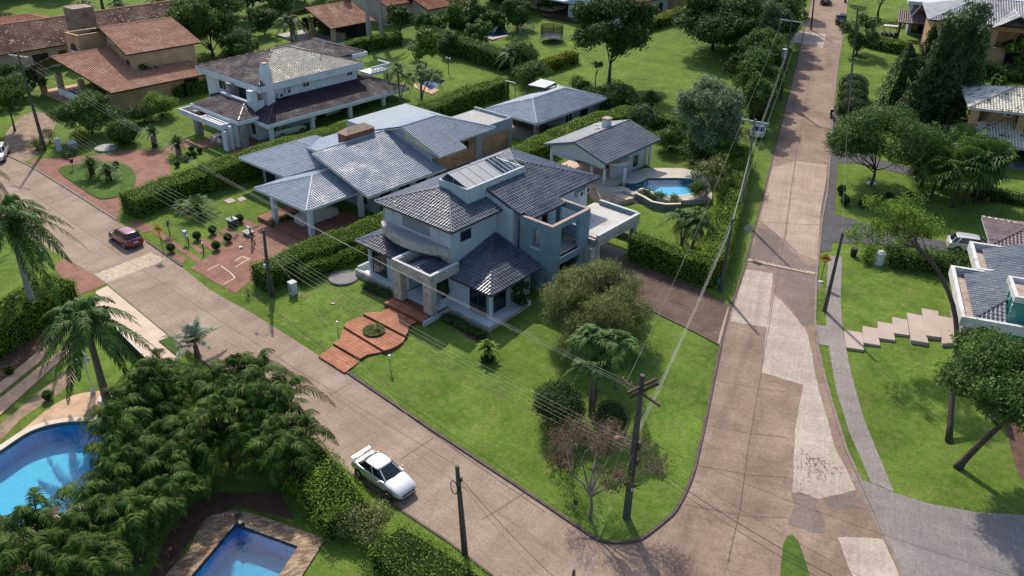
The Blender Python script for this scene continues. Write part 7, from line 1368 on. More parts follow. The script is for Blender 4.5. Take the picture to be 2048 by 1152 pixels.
def car(loc, rz, label, pm, L=4.35, Wd=1.72, style='sedan', cat='car', spoiler=False, rails=False, name='parked_car', scale=1.0):
    t = thing(name, label, cat, loc, rz); hw = Wd/2; h = L/2
    P = {'sedan': dict(prof=[(-1, .62, .86), (-.97, .80, .93), (-.85, .93, .97), (-.62, .97, .99), (-.3, .96, 1), (.1, .95, 1), (.38, .93, .99), (.62, .86, .97), (.82, .78, .93), (.94, .68, .87), (1, .52, .78)], cab=(-.72, -.46, .10, .44), top=1.40),
         'hatch': dict(prof=[(-1, .70, .88), (-.97, .90, .94), (-.85, .98, .97), (-.6, .99, .99), (-.3, .98, 1), (.1, .97, 1), (.42, .95, .99), (.66, .88, .97), (.84, .80, .93), (.95, .68, .87), (1, .52, .78)], cab=(-.97, -.74, .14, .50), top=1.46),
         'suv': dict(prof=[(-1, .80, .88), (-.97, 1.04, .94), (-.85, 1.10, .97), (-.6, 1.10, .99), (-.3, 1.09, 1), (.1, 1.08, 1), (.46, 1.05, .99), (.70, .98, .97), (.86, .90, .94), (.96, .78, .88), (1, .6, .8)], cab=(-.96, -.76, .16, .52), top=1.66)}[style]
    st = []
    for x, zs, wf in P['prof']:
        w = hw*wf; zb = 0.24+0.06*abs(x)**4
        st.append((x*h, [(w*0.80, zb), (w*0.96, zb+.07), (w, zb+.22), (w*1.0, (zb+zs)/2+.05), (w*.975, zs-.10), (w*.90, zs-.02), (w*.72, zs+.012), (0, zs+.035)]))
    V, F = loft(st); mb = MB(); mb.add(V, F); body = mb.build('body', pm, t, smooth=True); s = body.modifiers.new('s', 'SUBSURF'); s.levels = s.render_levels = 2
    zbt = P['prof'][4][1]-.03; c0, c1, c2, c3 = [q*h for q in P['cab']]; zt = P['top']; wb, wt = hw*.90, hw*.70; zr = P['prof'][0][1]-.02 if style != 'sedan' else .93
    ring = [(c0, wb*.80, zr), (c0+.22*(c1-c0), wb*.98, zbt), (c2, wb, zbt), (c3-.12*(c3-c2), wb*.97, zbt-.02), (c3, wb*.82, zbt-.04)]
    top = [(c1-.02, wt*.80, zt-.06), (c1+.10, wt*.97, zt-.03), ((c1+c2)/2, wt, zt), (c2-.10, wt*.97, zt-.03), (c2+.03, wt*.78, zt-.07)]
    gl = MB()
    for sg in (-1, 1):
        gl = MB()
        for i in range(4):
            a, b, c, d = ring[i], ring[i+1], top[i+1], top[i]; q = [(a[0], sg*a[1], a[2]), (b[0], sg*b[1], b[2]), (c[0], sg*c[1], c[2]), (d[0], sg*d[1], d[2])]; gl.add(q, [(0, 1, 2, 3)])
        gl.build('side_window', M['carglass'], t)
    side = gl; a, d = ring[4], top[4]; ws = MB(); ws.add([(a[0], -a[1], a[2]), (a[0]+.10, 0, a[2]), (a[0], a[1], a[2]), (d[0], d[1], d[2]), (d[0]+.05, 0, d[2]+.015), (d[0], -d[1], d[2])], [(0, 1, 4, 5), (1, 2, 3, 4)])
    a, d = ring[0], top[0]; rg = MB(); rg.add([(a[0], -a[1], a[2]), (a[0]-.07, 0, a[2]), (a[0], a[1], a[2]), (d[0], d[1], d[2]), (d[0]-.04, 0, d[2]+.015), (d[0], -d[1], d[2])], [(5, 4, 1, 0), (4, 3, 2, 1)])
    side = None; ws.build('windscreen', M['carglass'], t, smooth=True); rg.build('rear_window', M['carglass'], t, smooth=True)
    rf = []
    for x, y, z in top: rf.append((x, [(y*1.02, z-.01), (y*.9, z+.022), (y*.5, z+.042), (0, z+.05)]))
    V, F = loft(rf); mb = MB(); mb.add(V, F); r_ = mb.build('roof', pm, t, smooth=True); s = r_.modifiers.new('s', 'SUBSURF'); s.levels = s.render_levels = 1
    mb = MB()
    for sg in (-1, 1):
        for i, wd in ((0, .05), (4, .06)): mb.bar((ring[i][0], sg*ring[i][1], ring[i][2]), (top[i][0], sg*top[i][1], top[i][2]), wd, wd)
        mb.bar((-.02*h, sg*wb*.995, zbt), ((c1+c2)/2+.05, sg*wt*.995, zt-.01), .07, .03)
        if style != 'sedan': mb.bar((c0+.55, sg*wb*.99, zbt), (c1+.35, sg*wt*.99, zt-.03), .16, .03)
        mb.bar((ring[1][0], sg*wb*1.0, zbt+.01), (ring[3][0], sg*wb*.98, zbt), .04, .05)
    mb.build('pillars', pm, t)
    for sx in (-.62, .63):
        for sg in (-1, 1):
            mb = MB(); y0 = sg*(hw-.20); y1 = sg*(hw+.005); mb.tube([(sx*h, y0, .31), (sx*h, (y0+y1)/2, .31), (sx*h, y1-.03*sg, .31), (sx*h, y1, .31)], [.30, .31, .31, .27], 20); w_ = mb.build('wheel', M['tyre'], t, smooth=False)
            mb = MB(); mb.tube([(sx*h, y1-.02*sg, .31), (sx*h, y1+.012*sg, .31)], [.19, .17], 12); mb.build('rim', M['rim'], w_)
            mb = MB(); mb.tube([(sx*h, y0, .33), (sx*h, y1+.004*sg, .33)], [.36, .355], 20); mb.build('wheel_arch', M['plastic'], w_)
    for sg in (-1, 1):
        mb = MB(); zl = P['prof'][9][1]-.14; mb.ball((h*.93, sg*hw*.64, zl), 1, 10, 6, (.13, .17, .085)); mb.build('headlight', M['head'], t, smooth=True)
        mb = MB(); zl = P['prof'][0][1]+.02; mb.ball((-h*.965, sg*hw*.70, zl), 1, 10, 6, (.07, .14, .11)); mb.build('tail_light', M['tail'], t, smooth=True)
        mb = MB(); mb.ball((c3-.30, sg*(hw+.07), zbt+.06), 1, 8, 6, (.07, .11, .07)); mb.build('mirror', pm, t, smooth=True)
    mb = MB(); mb.box(-h*1.0-.012, -.24, .62, -h*.985, .24, .74); mb.build('number_plate', M['plate'], t)
    mb = MB(); mb.box(h*.975, -.45, .40, h*1.0, .45, .52); mb.build('grille', M['plastic'], t)
    mb = MB(); mb.box(h*.99, -.2, .32, h*1.006, .2, .40); mb.build('front_plate', M['plate'], t)
    if spoiler: mb = MB(); mb.box(-h*.985, -hw*.80, 1.03, -h*.89, hw*.80, 1.06); mb.box(-h*.95, -hw*.7, .90, -h*.91, -hw*.64, 1.04); mb.box(-h*.95, hw*.64, .90, -h*.91, hw*.7, 1.04); mb.build('spoiler', pm, t, bevel=.012)
    if rails:
        for sg in (-1, 1): mb = MB(); mb.tube([(c1+.25, sg*wt*.86, zt+.0), (c1+.35, sg*wt*.86, zt+.07), (c2-.35, sg*wt*.86, zt+.07), (c2-.25, sg*wt*.86, zt+.0)], .018, 5); mb.build('roof_rail', M['plastic'], t)
    t.scale = (scale,)*3
    return t
def atan(a, b): return math.atan2(b[1]-a[1], b[0]-a[0])
pw, pr_, ps, pd = paint('silver_white', (0.62, 0.63, 0.64), .2), paint('burgundy', (0.17, 0.012, 0.040), .3), paint('silver', (0.42, 0.44, 0.46), .5), paint('black', (0.02, 0.02, 0.024), .2)
a, b_ = G(723, 955), G(779, 996); an = atan(a, b_); mx, my = (a[0]+b_[0])/2, (a[1]+b_[1])/2
car((mx-math.sin(an)*.74, my+math.cos(an)*.74, 0.02), an, 'silver white sedan with rear spoiler parked against the bushy hedge', pw, 4.35, 1.70, 'sedan', spoiler=True, scale=1.05)
a, b_ = G(256, 500), G(221, 478); an = atan(a, b_); mx, my = (a[0]+b_[0])/2, (a[1]+b_[1])/2
car((mx+math.sin(an)*.74, my-math.cos(an)*.74, 0.02), an, 'burgundy red hatchback driving away before the yellow warning sign', pr_, 4.2, 1.72, 'hatch', rails=True)
car((-85.45, 57.0, 1.52), R(90), 'white SUV parked under the veranda of the white house', pw, 4.6, 1.85, 'suv')
g = G(1950, 509); car((g[0]-.4, g[1]+.4, g[2]+.05), TH+R(2), 'silver hatchback nosing under the plum tiled roof', pw, 4.4, 1.8, 'hatch')
g = G(1684, 292); car((g[0]+1.2, g[1]+.6, g[2]+.03), TH+R(8)+math.pi, 'white car half hidden beneath the round headed tree', pw, 4.3, 1.75, 'hatch')
g = G(1516, 268); car((g[0], g[1], g[2]), R(110.7), 'white car glimpsed beyond the hedge at the verge of the street', pw, 4.3, 1.75, 'hatch')
g = G(1650, 6); car((g[0], g[1], g[2]+.03), R(110.7), 'dark car at the far top end of the street', pd, 4.3, 1.75, 'sedan')
g = G(1677, 44); car((g[0]+.3, g[1], g[2]+.03), R(112), 'dark grey car beside the leafy tree near the top of the street', pd, 4.3, 1.75, 'hatch')
g = G(0, 316); car((g[0], g[1], g[2]+.03), R(-30), 'white car cut by the left edge above the street', pw, 4.3, 1.75, 'hatch')
# covered car: cloth draped over a car form
t = thing('covered_car', 'car under a pale grey cloth cover in the pillared carport', 'covered car', (-63.6, 44.6, 1.06), R(88)); st = []
for x, zt_, w in [(-2.2, .55, .70), (-2.1, .85, .84), (-1.7, .98, .9), (-1.2, 1.2, .92), (-.6, 1.42, .92), (.1, 1.45, .92), (.6, 1.32, .92), (1.1, 1.05, .92), (1.7, .93, .9), (2.05, .80, .84), (2.2, .5, .68)]:
    st.append((x, [(w+.06, .05), (w+.02, .3), (w, .6*zt_), (w*.93, .82*zt_), (w*.72 if zt_ > 1.1 else w*.85, .97*zt_), (0, zt_)]))
V, F = loft(st); mb = MB(); mb.add(V, F); M['cloth'] = mat('car_cover_cloth', (0.50, 0.47, 0.44), var=0.12, sc=2, bump=.4, bsc=6); o = mb.build('cover', M['cloth'], t, smooth=True); s = o.modifiers.new('s', 'SUBSURF'); s.levels = s.render_levels = 2
tx = bpy.data.textures.new('folds', 'CLOUDS'); tx.noise_scale = .35; d = o.modifiers.new('d', 'DISPLACE'); d.texture = tx; d.strength = .10; d.mid_level = .5
for sx in (-1.35, 1.38):
    for sg in (-1, 1): mb = MB(); mb.tube([(sx, sg*.62, .3), (sx, sg*.84, .3)], .3, 16); mb.build('wheel', M['tyre'], t)
# golf cart and motorcycle
t = thing('golf_cart', 'dark golf cart with cream roof beyond the trimmed hedge', 'golf cart', G(1777, 76), TH)
mb = MB(); mb.box(-1.2, -.6, .25, 1.1, .6, .55); mb.box(.7, -.58, .55, 1.15, .58, .95); mb.box(-1.25, -.6, .55, -.9, .6, .9); mb.build('body', M['plastic'], t, bevel=.08)
for x in (-.45, .25): mb = MB(); mb.box(x-.25, -.55, .55, x+.25, .55, .8); mb.box(x-.33, -.55, .8, x-.22, .55, 1.2); mb.build('seat', M['black'], t, bevel=.04)
mb = MB(); mb.box(-1.1, -.62, 1.88, 1.0, .62, 1.96); mb.build('roof', M['coping'], t, bevel=.03)
for x in (-1.0, .9):
    for y in (-.55, .55): mb = MB(); mb.bar((x, y, .6), (x*.95, y, 1.9), .04, .04); mb.build('roof_post', M['black'], t)
for x in (-.8, .8):
    for y in (-.62, .62): mb = MB(); mb.tube([(x, y-.08, .23), (x, y+.08, .23)], .23, 14); mb.build('wheel', M['tyre'], t)
t = thing('motorcycle', 'black and white motorcycle standing at the kerb of the street', 'motorcycle', G(1661, 233), R(112))
for x in (-.62, .66): mb = MB(); mb.tube([(x, -.06, .3), (x, .06, .3)], .3, 18); w_ = mb.build('wheel', M['tyre'], t); mb = MB(); mb.tube([(x, -.065, .3), (x, .065, .3)], .17, 12); mb.build('rim', M['rim'], w_)
mb = MB(); mb.ball((.12, 0, .85), 1, 12, 8, (.32, .16, .16)); mb.build('tank', M['w_trim'], t, smooth=True)
mb = MB(); mb.ball((-.42, 0, .82), 1, 12, 8, (.42, .14, .08)); mb.build('seat', M['black'], t, smooth=True)
mb = MB(); mb.box(-.25, -.14, .3, .25, .14, .7); mb.bar((.2, 0, .8), (.66, 0, .3), .06, .06); mb.bar((-.3, 0, .75), (-.62, 0, .3), .06, .06); mb.bar((.45, 0, .6), (.3, 0, 1.05), .05, .05); mb.build('frame', M['plastic'], t)
mb = MB(); mb.tube([(.25, -.36, 1.05), (.32, 0, 1.02), (.25, .36, 1.05)], .018, 6); mb.build('handlebar', M['black'], t); mb = MB(); mb.box(-.95, -.2, .85, -.6, .2, 1.15); mb.build('luggage_box', M['black'], t, bevel=.03)
# ================================================================== PEOPLE
M['skin'] = flat('skin', (0.23, 0.12, 0.075), 0.55); M['c_dark'] = mat('dark_clothes', (0.035, 0.032, 0.05), var=.3, sc=8); M['c_grey'] = mat('grey_trousers', (0.075, 0.07, 0.08), var=.3, sc=8); M['hair'] = flat('hair', (0.012, 0.009, 0.008), 0.7); M['c_red'] = mat('red_shirt', (0.40, 0.08, 0.07), var=.2, sc=8)
def skin(name, verts, edges, rad, m, parent, lev=2, root=0):
    me = bpy.data.meshes.new(name); me.from_pydata(verts, edges, []); o = link(me, name, m, parent); s = o.modifiers.new('skin', 'SKIN'); s.use_smooth_shade = True
    for v, r in zip(me.skin_vertices[0].data, rad): v.radius = r if isinstance(r, tuple) else (r, r); v.use_root = False
    me.skin_vertices[0].data[root].use_root = True; q = o.modifiers.new('sub', 'SUBSURF'); q.levels = q.render_levels = lev; return o
def person(loc, rz, label, J, shirt, trousers, group=None, hat=None):
    """J: joint dict in metres, z up, facing +x"""
    t = thing('person', label, 'person', loc, rz, group=group)
    K = ['pel', 'wst', 'chs', 'nck', 'hd0', 'hd1', 'shL', 'elL', 'wrL', 'haL', 'shR', 'elR', 'wrR', 'haR', 'hpL', 'knL', 'anL', 'ftL', 'hpR', 'knR', 'anR', 'ftR']; ix = {k: i for i, k in enumerate(K)}
    E_ = [('pel', 'wst'), ('wst', 'chs'), ('chs', 'nck'), ('nck', 'hd0'), ('hd0', 'hd1'), ('chs', 'shL'), ('shL', 'elL'), ('elL', 'wrL'), ('wrL', 'haL'), ('chs', 'shR'), ('shR', 'elR'), ('elR', 'wrR'), ('wrR', 'haR'), ('pel', 'hpL'), ('hpL', 'knL'), ('knL', 'anL'), ('anL', 'ftL'), ('pel', 'hpR'), ('hpR', 'knR'), ('knR', 'anR'), ('anR', 'ftR')]
    rad = [(.13, .10), (.125, .095), (.15, .11), .052, .085, .078, .062, .045, .03, .028, .062, .045, .03, .028, .085, .058, .038, .035, .085, .058, .038, .035]
    skin('body', [J[k] for k in K], [(ix[a], ix[b]) for a, b in E_], rad, M['skin'], t)
    ks = ['pel', 'wst', 'chs', 'shL', 'elL', 'shR', 'elR']; i2 = {k: i for i, k in enumerate(ks)}
    skin('shirt', [J[k] for k in ks], [(i2[a], i2[b]) for a, b in (('pel', 'wst'), ('wst', 'chs'), ('chs', 'shL'), ('shL', 'elL'), ('chs', 'shR'), ('shR', 'elR'))], [(.15, .12), (.145, .115), (.17, .13), .08, .06, .08, .06], shirt, t)
    ks = ['pel', 'hpL', 'knL', 'anL', 'hpR', 'knR', 'anR']; i2 = {k: i for i, k in enumerate(ks)}
    skin('trousers', [J[k] for k in ks], [(i2[a], i2[b]) for a, b in (('pel', 'hpL'), ('hpL', 'knL'), ('knL', 'anL'), ('pel', 'hpR'), ('hpR', 'knR'), ('knR', 'anR'))], [(.14, .115), .10, .075, .055, .10, .075, .055], trousers, t)
    for s in 'LR':
        f = Vector(J['ft'+s]); a = Vector(J['an'+s]); mb = MB(); c = a.lerp(f, .55); mb.ball((c.x, c.y, c.z-.015), 1, 10, 6, (.135, .05, .045)); mb.build('shoe', M['black'], t, smooth=True)
        w = Vector(J['ha'+s]); 
        for i, dl in enumerate((.075, .085, .08, .065)):
            mb = MB(); o_ = (i-1.5)*.02; mb.tube([(w.x, w.y+o_, w.z), (w.x+.02, w.y+o_, w.z-dl*.6), (w.x+.035, w.y+o_, w.z-dl)], [.010, .009, .007], 6); mb.build('finger', M['skin'], t, smooth=True)
        mb = MB(); mb.tube([(w.x, w.y-.03, w.z+.02), (w.x+.04, w.y-.035, w.z-.015), (w.x+.055, w.y-.03, w.z-.04)], [.012, .010, .008], 6); mb.build('thumb', M['skin'], t, smooth=True)
    hd = Vector(J['hd1']); mb = MB(); mb.ball((hd.x-.015, hd.y, hd.z+.02), 1, 14, 9, (.108, .092, .105)); mb.build('hair' if not hat else 'cap', hat or M['hair'], t, smooth=True)
    fc = MB(); fc.ball((hd.x+.095, hd.y, hd.z-.055), 1, 6, 4, (.022, .014, .022)); fc.build('nose', M['skin'], t, smooth=True)
    for s in (-1, 1): mb = MB(); mb.ball((hd.x+.082, hd.y+s*.032, hd.z-.03), .012, 6, 4); mb.build('eye', M['black'], t); mb = MB(); mb.ball((hd.x, hd.y+s*.088, hd.z-.04), 1, 6, 4, (.02, .01, .03)); mb.build('ear', M['skin'], t)
    return t
walk = dict(pel=(0, 0, .93), wst=(.03, 0, 1.08), chs=(.07, 0, 1.32), nck=(.10, 0, 1.47), hd0=(.13, 0, 1.55), hd1=(.14, 0, 1.66), shL=(.07, .18, 1.38), elL=(.10, .27, 1.12), wrL=(.28, .20, .98), haL=(.34, .17, .96), shR=(.07, -.18, 1.38), elR=(.0, -.27, 1.12), wrR=(.20, -.22, .95), haR=(.27, -.20, .92),
            hpL=(0, .09, .90), knL=(.20, .10, .52), anL=(.14, .10, .10), ftL=(.30, .11, .05), hpR=(0, -.09, .90), knR=(.0, -.10, .50), anR=(-.24, -.10, .12), ftR=(-.10, -.11, .05))
pp_ = G(507, 490); person((pp_[0], pp_[1], pp_[2]+.03), R(-100), 'person in dark clothes and cap walking on the brick driveway with a long tool', walk, M['c_dark'], M['c_grey'], hat=M['c_dark'])
t = thing('garden_tool', 'long handled garden tool held by the walking person', 'tool', (pp_[0], pp_[1], pp_[2]+.03), R(-100)); mb = MB(); mb.tube([(-.35, -.20, 1.15), (.27, -.19, .90), (1.15, -.16, .10)], .015, 6); mb.build('shaft', M['black'], t); mb = MB(); mb.box(1.05, -.25, .03, 1.3, -.06, .10); mb.build('head', M['steel'], t)
sit = dict(pel=(0, 0, .50), wst=(-.02, 0, .65), chs=(-.02, 0, .90), nck=(0, 0, 1.05), hd0=(.03, 0, 1.13), hd1=(.04, 0, 1.23), shL=(-.02, .18, .97), elL=(.05, .25, .74), wrL=(.28, .18, .72), haL=(.35, .15, .74), shR=(-.02, -.18, .97), elR=(.05, -.25, .74), wrR=(.28, -.18, .72), haR=(.35, -.15, .74),
           hpL=(.04, .10, .50), knL=(.46, .12, .50), anL=(.44, .12, .10), ftL=(.60, .12, .05), hpR=(.04, -.10, .50), knR=(.46, -.12, .50), anR=(.44, -.12, .10), ftR=(.60, -.12, .05))
def chair(loc, rz, label, m, group=None, name='chair', s=1.0):
    t = thing(name, label, 'chair', loc, rz, group=group); MB().box(-.22, -.22, .42, .24, .22, .46).build('seat', m, t); MB().box(-.25, -.22, .46, -.21, .22, .92).build('backrest', m, t)
    for x in (-.2, .2):
        for y in (-.2, .2): MB().box(x-.02, y-.02, 0, x+.02, y+.02, .42).build('leg', m, t)
    return t
for i, (x, y, sh) in enumerate(((1133, 335, M['c_dark']), (1141, 339, M['c_red']))):
    q = ZP(x, y, 2.93+1.0); person((q[0], q[1], 2.93), R(-60), ['dark haired person in dark shirt seated under the pool house roof', 'person in a red shirt seated under the pool house roof'][i], sit, sh, M['c_grey']); chair((q[0], q[1], 2.93), R(-60), ['wooden chair under the person in dark shirt at the pool house', 'wooden chair under the person in red shirt at the pool house'][i], M['wood'])
q = ZP(1158, 344, 2.93+.8); t = thing('table', 'round table beside the seated people under the pool house roof', 'table', (q[0], q[1], 2.93)); MB().cyl(0, 0, .70, .74, .6, seg=20).build('table_top', M['cement'], t); MB().cyl(0, 0, 0, .70, .06).build('leg', M['cement'], t)
# ================================================================== POLES AND LINES
def topof(b_, ty, tx=None):
    g = G(*b_); h = HG(b_, ty)
    return (g, h, ZP(tx, ty, g[2]+h) if tx else (g[0], g[1], g[2]+h))
def pole(b_, tp, label, r=.15, arm=None, m='pole', name='utility_pole', group=None, extra=None, ins=True):
    g, h, T = topof(b_, tp[1], tp[0]); t = thing(name, label, 'utility pole', g, group=group or 'utility poles')
    d = (T[0]-g[0], T[1]-g[1], h); MB().tube([(0, 0, -.1), (d[0]*.5, d[1]*.5, h*.5), d], [r*1.25, r, r*.72], 8).build('post', M[m], t)
    if arm:
        for off in arm.get('z', (0.25,)):
            c = Vector((d[0], d[1], h-off)); v = Vector((math.cos(arm['a']), math.sin(arm['a']), 0))*arm['l']/2; mb = MB(); mb.bar(c-v+Vector((0, 0, 0)), c+v, .10, .12); ca = mb.build('crossarm', M[arm.get('m', 'pole')], t)
            for k in (-.95, -.5, .5, .95): q = c+v*k; MB().cyl(q.x, q.y, q.z+.05, q.z+.22, .045, .03, 8).build('insulator', M['cement'], ca)
    if extra: extra(t, Vector(d), h)
    return t, T
def cornerx(t, d, h):
    for z, a in ((h-5.0, .3), (h-5.4, 2.2), (h-6.3, .9)): mb = MB(); mb.box(d.x*.5-.14+.18*math.cos(a), -.14+.18*math.sin(a), z, d.x*.5+.14+.18*math.cos(a), .14+.18*math.sin(a), z+.45); mb.build('junction_box', M['black'], t)
    MB().bar((-.25, -1.0, h-.75), (.3, .95, h-.6), .14, .14).build('crossarm', M['wood'], t); MB().bar((-.1, -1.0, h-1.0), (.45, .95, h-.85), .12, .12).build('crossarm', M['wood'], t)
    l = MB(); l.tube([(-.1, -.1, h-4.6), (-.4, -.4, h-4.3), (-.75, -.65, h-4.2)], .03, 6); a_ = l.build('lamp_arm', M['rust'], t); mb = MB(); mb.lathe([(.05, 0), (.17, -.06), (.23, -.14), (.10, -.17)], 14, (-.75, -.65, h-4.2)); mb.build('lamp_shade', flat('lamp_rust', (.19, .085, .06), .6), a_)
    mb = MB(); mb.bar((-.35, -.2, 2.6), (.35, .1, 2.6), .05, .2); mb.build('bracket', M['black'], t); mb = MB(); mb.bar((0.05, -.17, 2.4), (.25, -.1, 2.4), .02, .25); mb.build('number_plate', M['w_trim'], t)
    mb = MB(); mb.tube([(.15, -.1, .2), (.16, -.1, h-5)], .03, 5); mb.build('conduit', M['black'], t)
tc, TC = pole((1253, 1035), (1285, 750), 'stout dark pole with rotted wooden crossarm on the lawn corner', .20, dict(a=R(-12), l=2.9, z=(1.15,), m='wood'), extra=cornerx)
MBx = MB(); 
def leftx(t, d, h):
    MB().tube([(.35, .15, -.1), (.1, .05, h*.72)], [.13, .10], 7).build('stub_post', M['pole'], t); MB().box(-.12, -.2, h*.45, .12, -.08, h*.5).build('number_plate', M['w_trim'], t)
    l = MB(); l.tube([(0, 0, h-.2), (-.5, -.2, h+.05), (-1.0, -.4, h+.05)], .025, 5); a_ = l.build('lamp_arm', M['steel'], t); MB().ball((-1.15, -.45, h+.05), 1, 10, 6, (.25, .12, .08)).build('lamp_head', M['w_trim'], a_)
    for i in range(4): MB().tube([(-.12, -.12, h-.7-i*.35), (.18, .1, h-.7-i*.35)], .04, 6).build('insulator', M['cement'], t)
tl_, TL = pole((541, 592), (527, 460), 'pair of dark poles lashed together at the end of the broad hedge', .15, extra=leftx)
def botx(t, d, h):
    for z, a in ((h-1.0, .4), (h-1.7, -.6), (h-.5, 2.5)): X_, Y_ = d.x*z/h+.15*math.cos(a), d.y*z/h+.15*math.sin(a); MB().box(X_-.07, Y_-.07, z, X_+.07, Y_+.07, z+.3).build('junction_box', M['black'], t)
    cc_ = [(d.x*.75-.28+.25*math.cos(q), d.y*.75-.1, h-1.6+.45*math.sin(q)) for q in np.linspace(0, 2*math.pi, 17)]; MB().tube(cc_, .03, 5).build('cable_coil', M['black'], t)
tb_, TB = pole((930, 1107), (914, 932), 'dark pole with cable coil beside the lower street edge', .15, extra=botx)
tr_, TR = pole((1649, 622), (1686, 465), 'bare dark pole leaning by the grey pavement right of the street', .14)
t1_, TB1 = pole((1441, 582), (1465, 438), 'short dark pole at the green verge bin beside the brown driveway', .14)
t2_, TB2 = pole((1480, 437), (1511, 238), 'tall grey pole with steel crossarm at the middle of the street', .14, dict(a=R(10), l=2.6, m='steel'), m='bark_grey')
def trx(t, d, h): MB().cyl(d.x*.5-.45, 0, h*.52, h*.52+1.15, .38, seg=16).build('transformer', M['steel'], t); MB().cyl(d.x*.5-.4, .6, h*.3, h*.3+.9, .3, seg=16).build('transformer', M['steel'], t)
t3_, TC3 = pole((1562, 200), (1584, 38), 'transformer pole among the street trees', .15, dict(a=R(5), l=3.0, m='steel'), extra=trx)
t4_, TD = pole((1693, 250), (1716, 15), 'very tall thin pole behind the round headed tree', .13)
t5_, TA = pole((90, 300), (36, 108), 'dark pole with white crossarm at the left among the shrubs', .18, dict(a=R(20), l=3.0, m='steel'))
t6_, TS = pole((1146, 1185), (1148, 1140), 'short stub pole at the bottom edge of the view', .12)
t7_, TE = pole((1622, 60), (1632, -40), 'street pole far up beside the road', .13)
M['wire'] = flat('wire_grey', (0.26, 0.26, 0.25), 0.6, .0); M['cable'] = flat('black_cable', (0.015, 0.015, 0.016), 0.6)
WG = 'overhead wires between the poles'
def at(b_, T, py):
    """point on the pole with foot b_ seen at row py"""
    g = G(*b_); h = HG(b_, T[1] if False else py); H0 = HG(b_, PR(T)[1]); f = min(1, h/H0); return (g[0]+(T[0]-g[0])*f, g[1]+(T[1]-g[1])*f, g[2]+h)
def wire(a, b, sag, label, r=.013, m='wire', n=16):
    a, b = Vector(a), Vector(b); pts_ = [a.lerp(b, i/n)-Vector((0, 0, 4*sag*(i/n)*(1-i/n))) for i in range(n+1)]; o = a.copy()
    x = MB().tube([p-o for p in pts_], r*.55, 4, cap=False).build('overhead_wire', M[m], None, loc=o); return tag(x, label, 'wire', WG)
C_, L_b, BB = (1253, 1035), (541, 592), (930, 1107)
v = Vector((math.cos(R(-12)), math.sin(R(-12)), 0)); TCv = Vector(TC)-Vector((0, 0, 1.0)); va = Vector((math.cos(R(20)), math.sin(R(20)), 0)); TAv = Vector(TA)-Vector((0, 0, .1)); vb = Vector((math.cos(R(10)), math.sin(R(10)), 0)); TBv = Vector(TB2)-Vector((0, 0, .1)); vc = Vector((math.cos(R(5)), math.sin(R(5)), 0)); TCc = Vector(TC3)-Vector((0, 0, .1))
for k, nm in ((-1.05, 'left'), (.1, 'middle'), (1.05, 'right')): wire(TAv+va*k*1.2, TCv+v*k, 1.3, 'high pale wire spanning above the main house roof, '+nm+' one of the three', .012)
for k, nm in ((-1.05, 'left'), (1.05, 'right')):
    wire(TCv+v*k, TBv+vb*k*1.1, .9, 'high pale wire from the corner crossarm up the street, '+nm+' of the pair', .012); wire(TBv+vb*k*1.1, TCc+vc*k*1.2, .5, 'high wire running on to the transformer pole, '+nm+' of the pair', .012)
Ab = (90, 300)
for i in range(4):
    pa, pl, pc = at(Ab, TA, 205+i*9), at(L_b, TL, 478+i*9), at(C_, TC, 885+i*8)
    wire(pa, pl, .6, ['topmost', 'second', 'third', 'lowest'][i]+' thin wire crossing from the left street pole over the driveways', .011); wire(pl, pc, .55, ['topmost', 'second', 'third', 'lowest'][i]+' thin wire crossing above the front lawn to the corner pole', .011)
wire(at(L_b, TL, 512), at(C_, TC, 915), 1.0, 'thick black cable sagging over the front lawn to the corner pole', .035, 'cable'); wire(at(Ab, TA, 240), at(L_b, TL, 512), .9, 'thick black cable arriving at the lashed poles from the left', .028, 'cable')
B1_, B2_, C3_ = (1441, 582), (1480, 437), (1562, 200)
for i in range(4):
    pa, pb, pc, pd_ = at(C_, TC, 862+i*7), at(B1_, TB1, 445+i*4), at(B2_, TB2, 300+i*6), at(C3_, TC3, 90+i*5); nm = ['first', 'second', 'third', 'fourth'][i]
    wire(pa, pb, .5, nm+' of the bundled wires from the corner pole up the street verge', .016); wire(pb, pc, .3, nm+' of the bundled wires between the two verge poles', .018); wire(pc, pd_, .4, nm+' of the bundled wires towards the transformer pole', .013); wire(pd_, at((1622, 60), TE, 0+i*6), .3, nm+' of the bundled wires beyond the transformer pole', .014)
wire(at(C_, TC, 905), ZP(1760, 1200, 5.2), .5, 'thick black cable from the corner pole out of the lower right', .035, 'cable'); wire(at(C_, TC, 912), ZP(1745, 1210, 4.9), .6, 'second black cable beside the thick one at the lower right', .025, 'cable')
wire(at(C_, TC, 872), ZP(2120, 1180, 5.5), .6, 'thin dark wire crossing the road and the grey apron', .014, 'cable'); wire(at(C_, TC, 880), ZP(1900, 1240, 5.2), .6, 'thin looping wire over the right street', .014, 'cable')
wire(TB, ZP(-90, 270, 6.0), 1.2, 'black cable following the street from the lower pole to the left', .022, 'cable'); wire(at(BB, TB, 950), ZP(1230, 1260, 5.5), .5, 'black cable leaving the lower pole to the bottom right', .03, 'cable'); wire(at(BB, TB, 958), ZP(1190, 1260, 5.2), .5, 'thin dark wire leaving the lower pole to the bottom', .014, 'cable')
wire(at(L_b, TL, 490), at(BB, TB, 938), .6, 'single pale wire slanting over the steps to the lower pole', .011); wire(at(C_, TC, 900), ZP(1130, 1230, .5), .2, 'guy wire from the corner pole down to the bottom edge', .012); wire(at(C_, TC, 800), ZP(1110, 1250, 2), .2, 'upper guy wire from the corner pole to the bottom', .010)
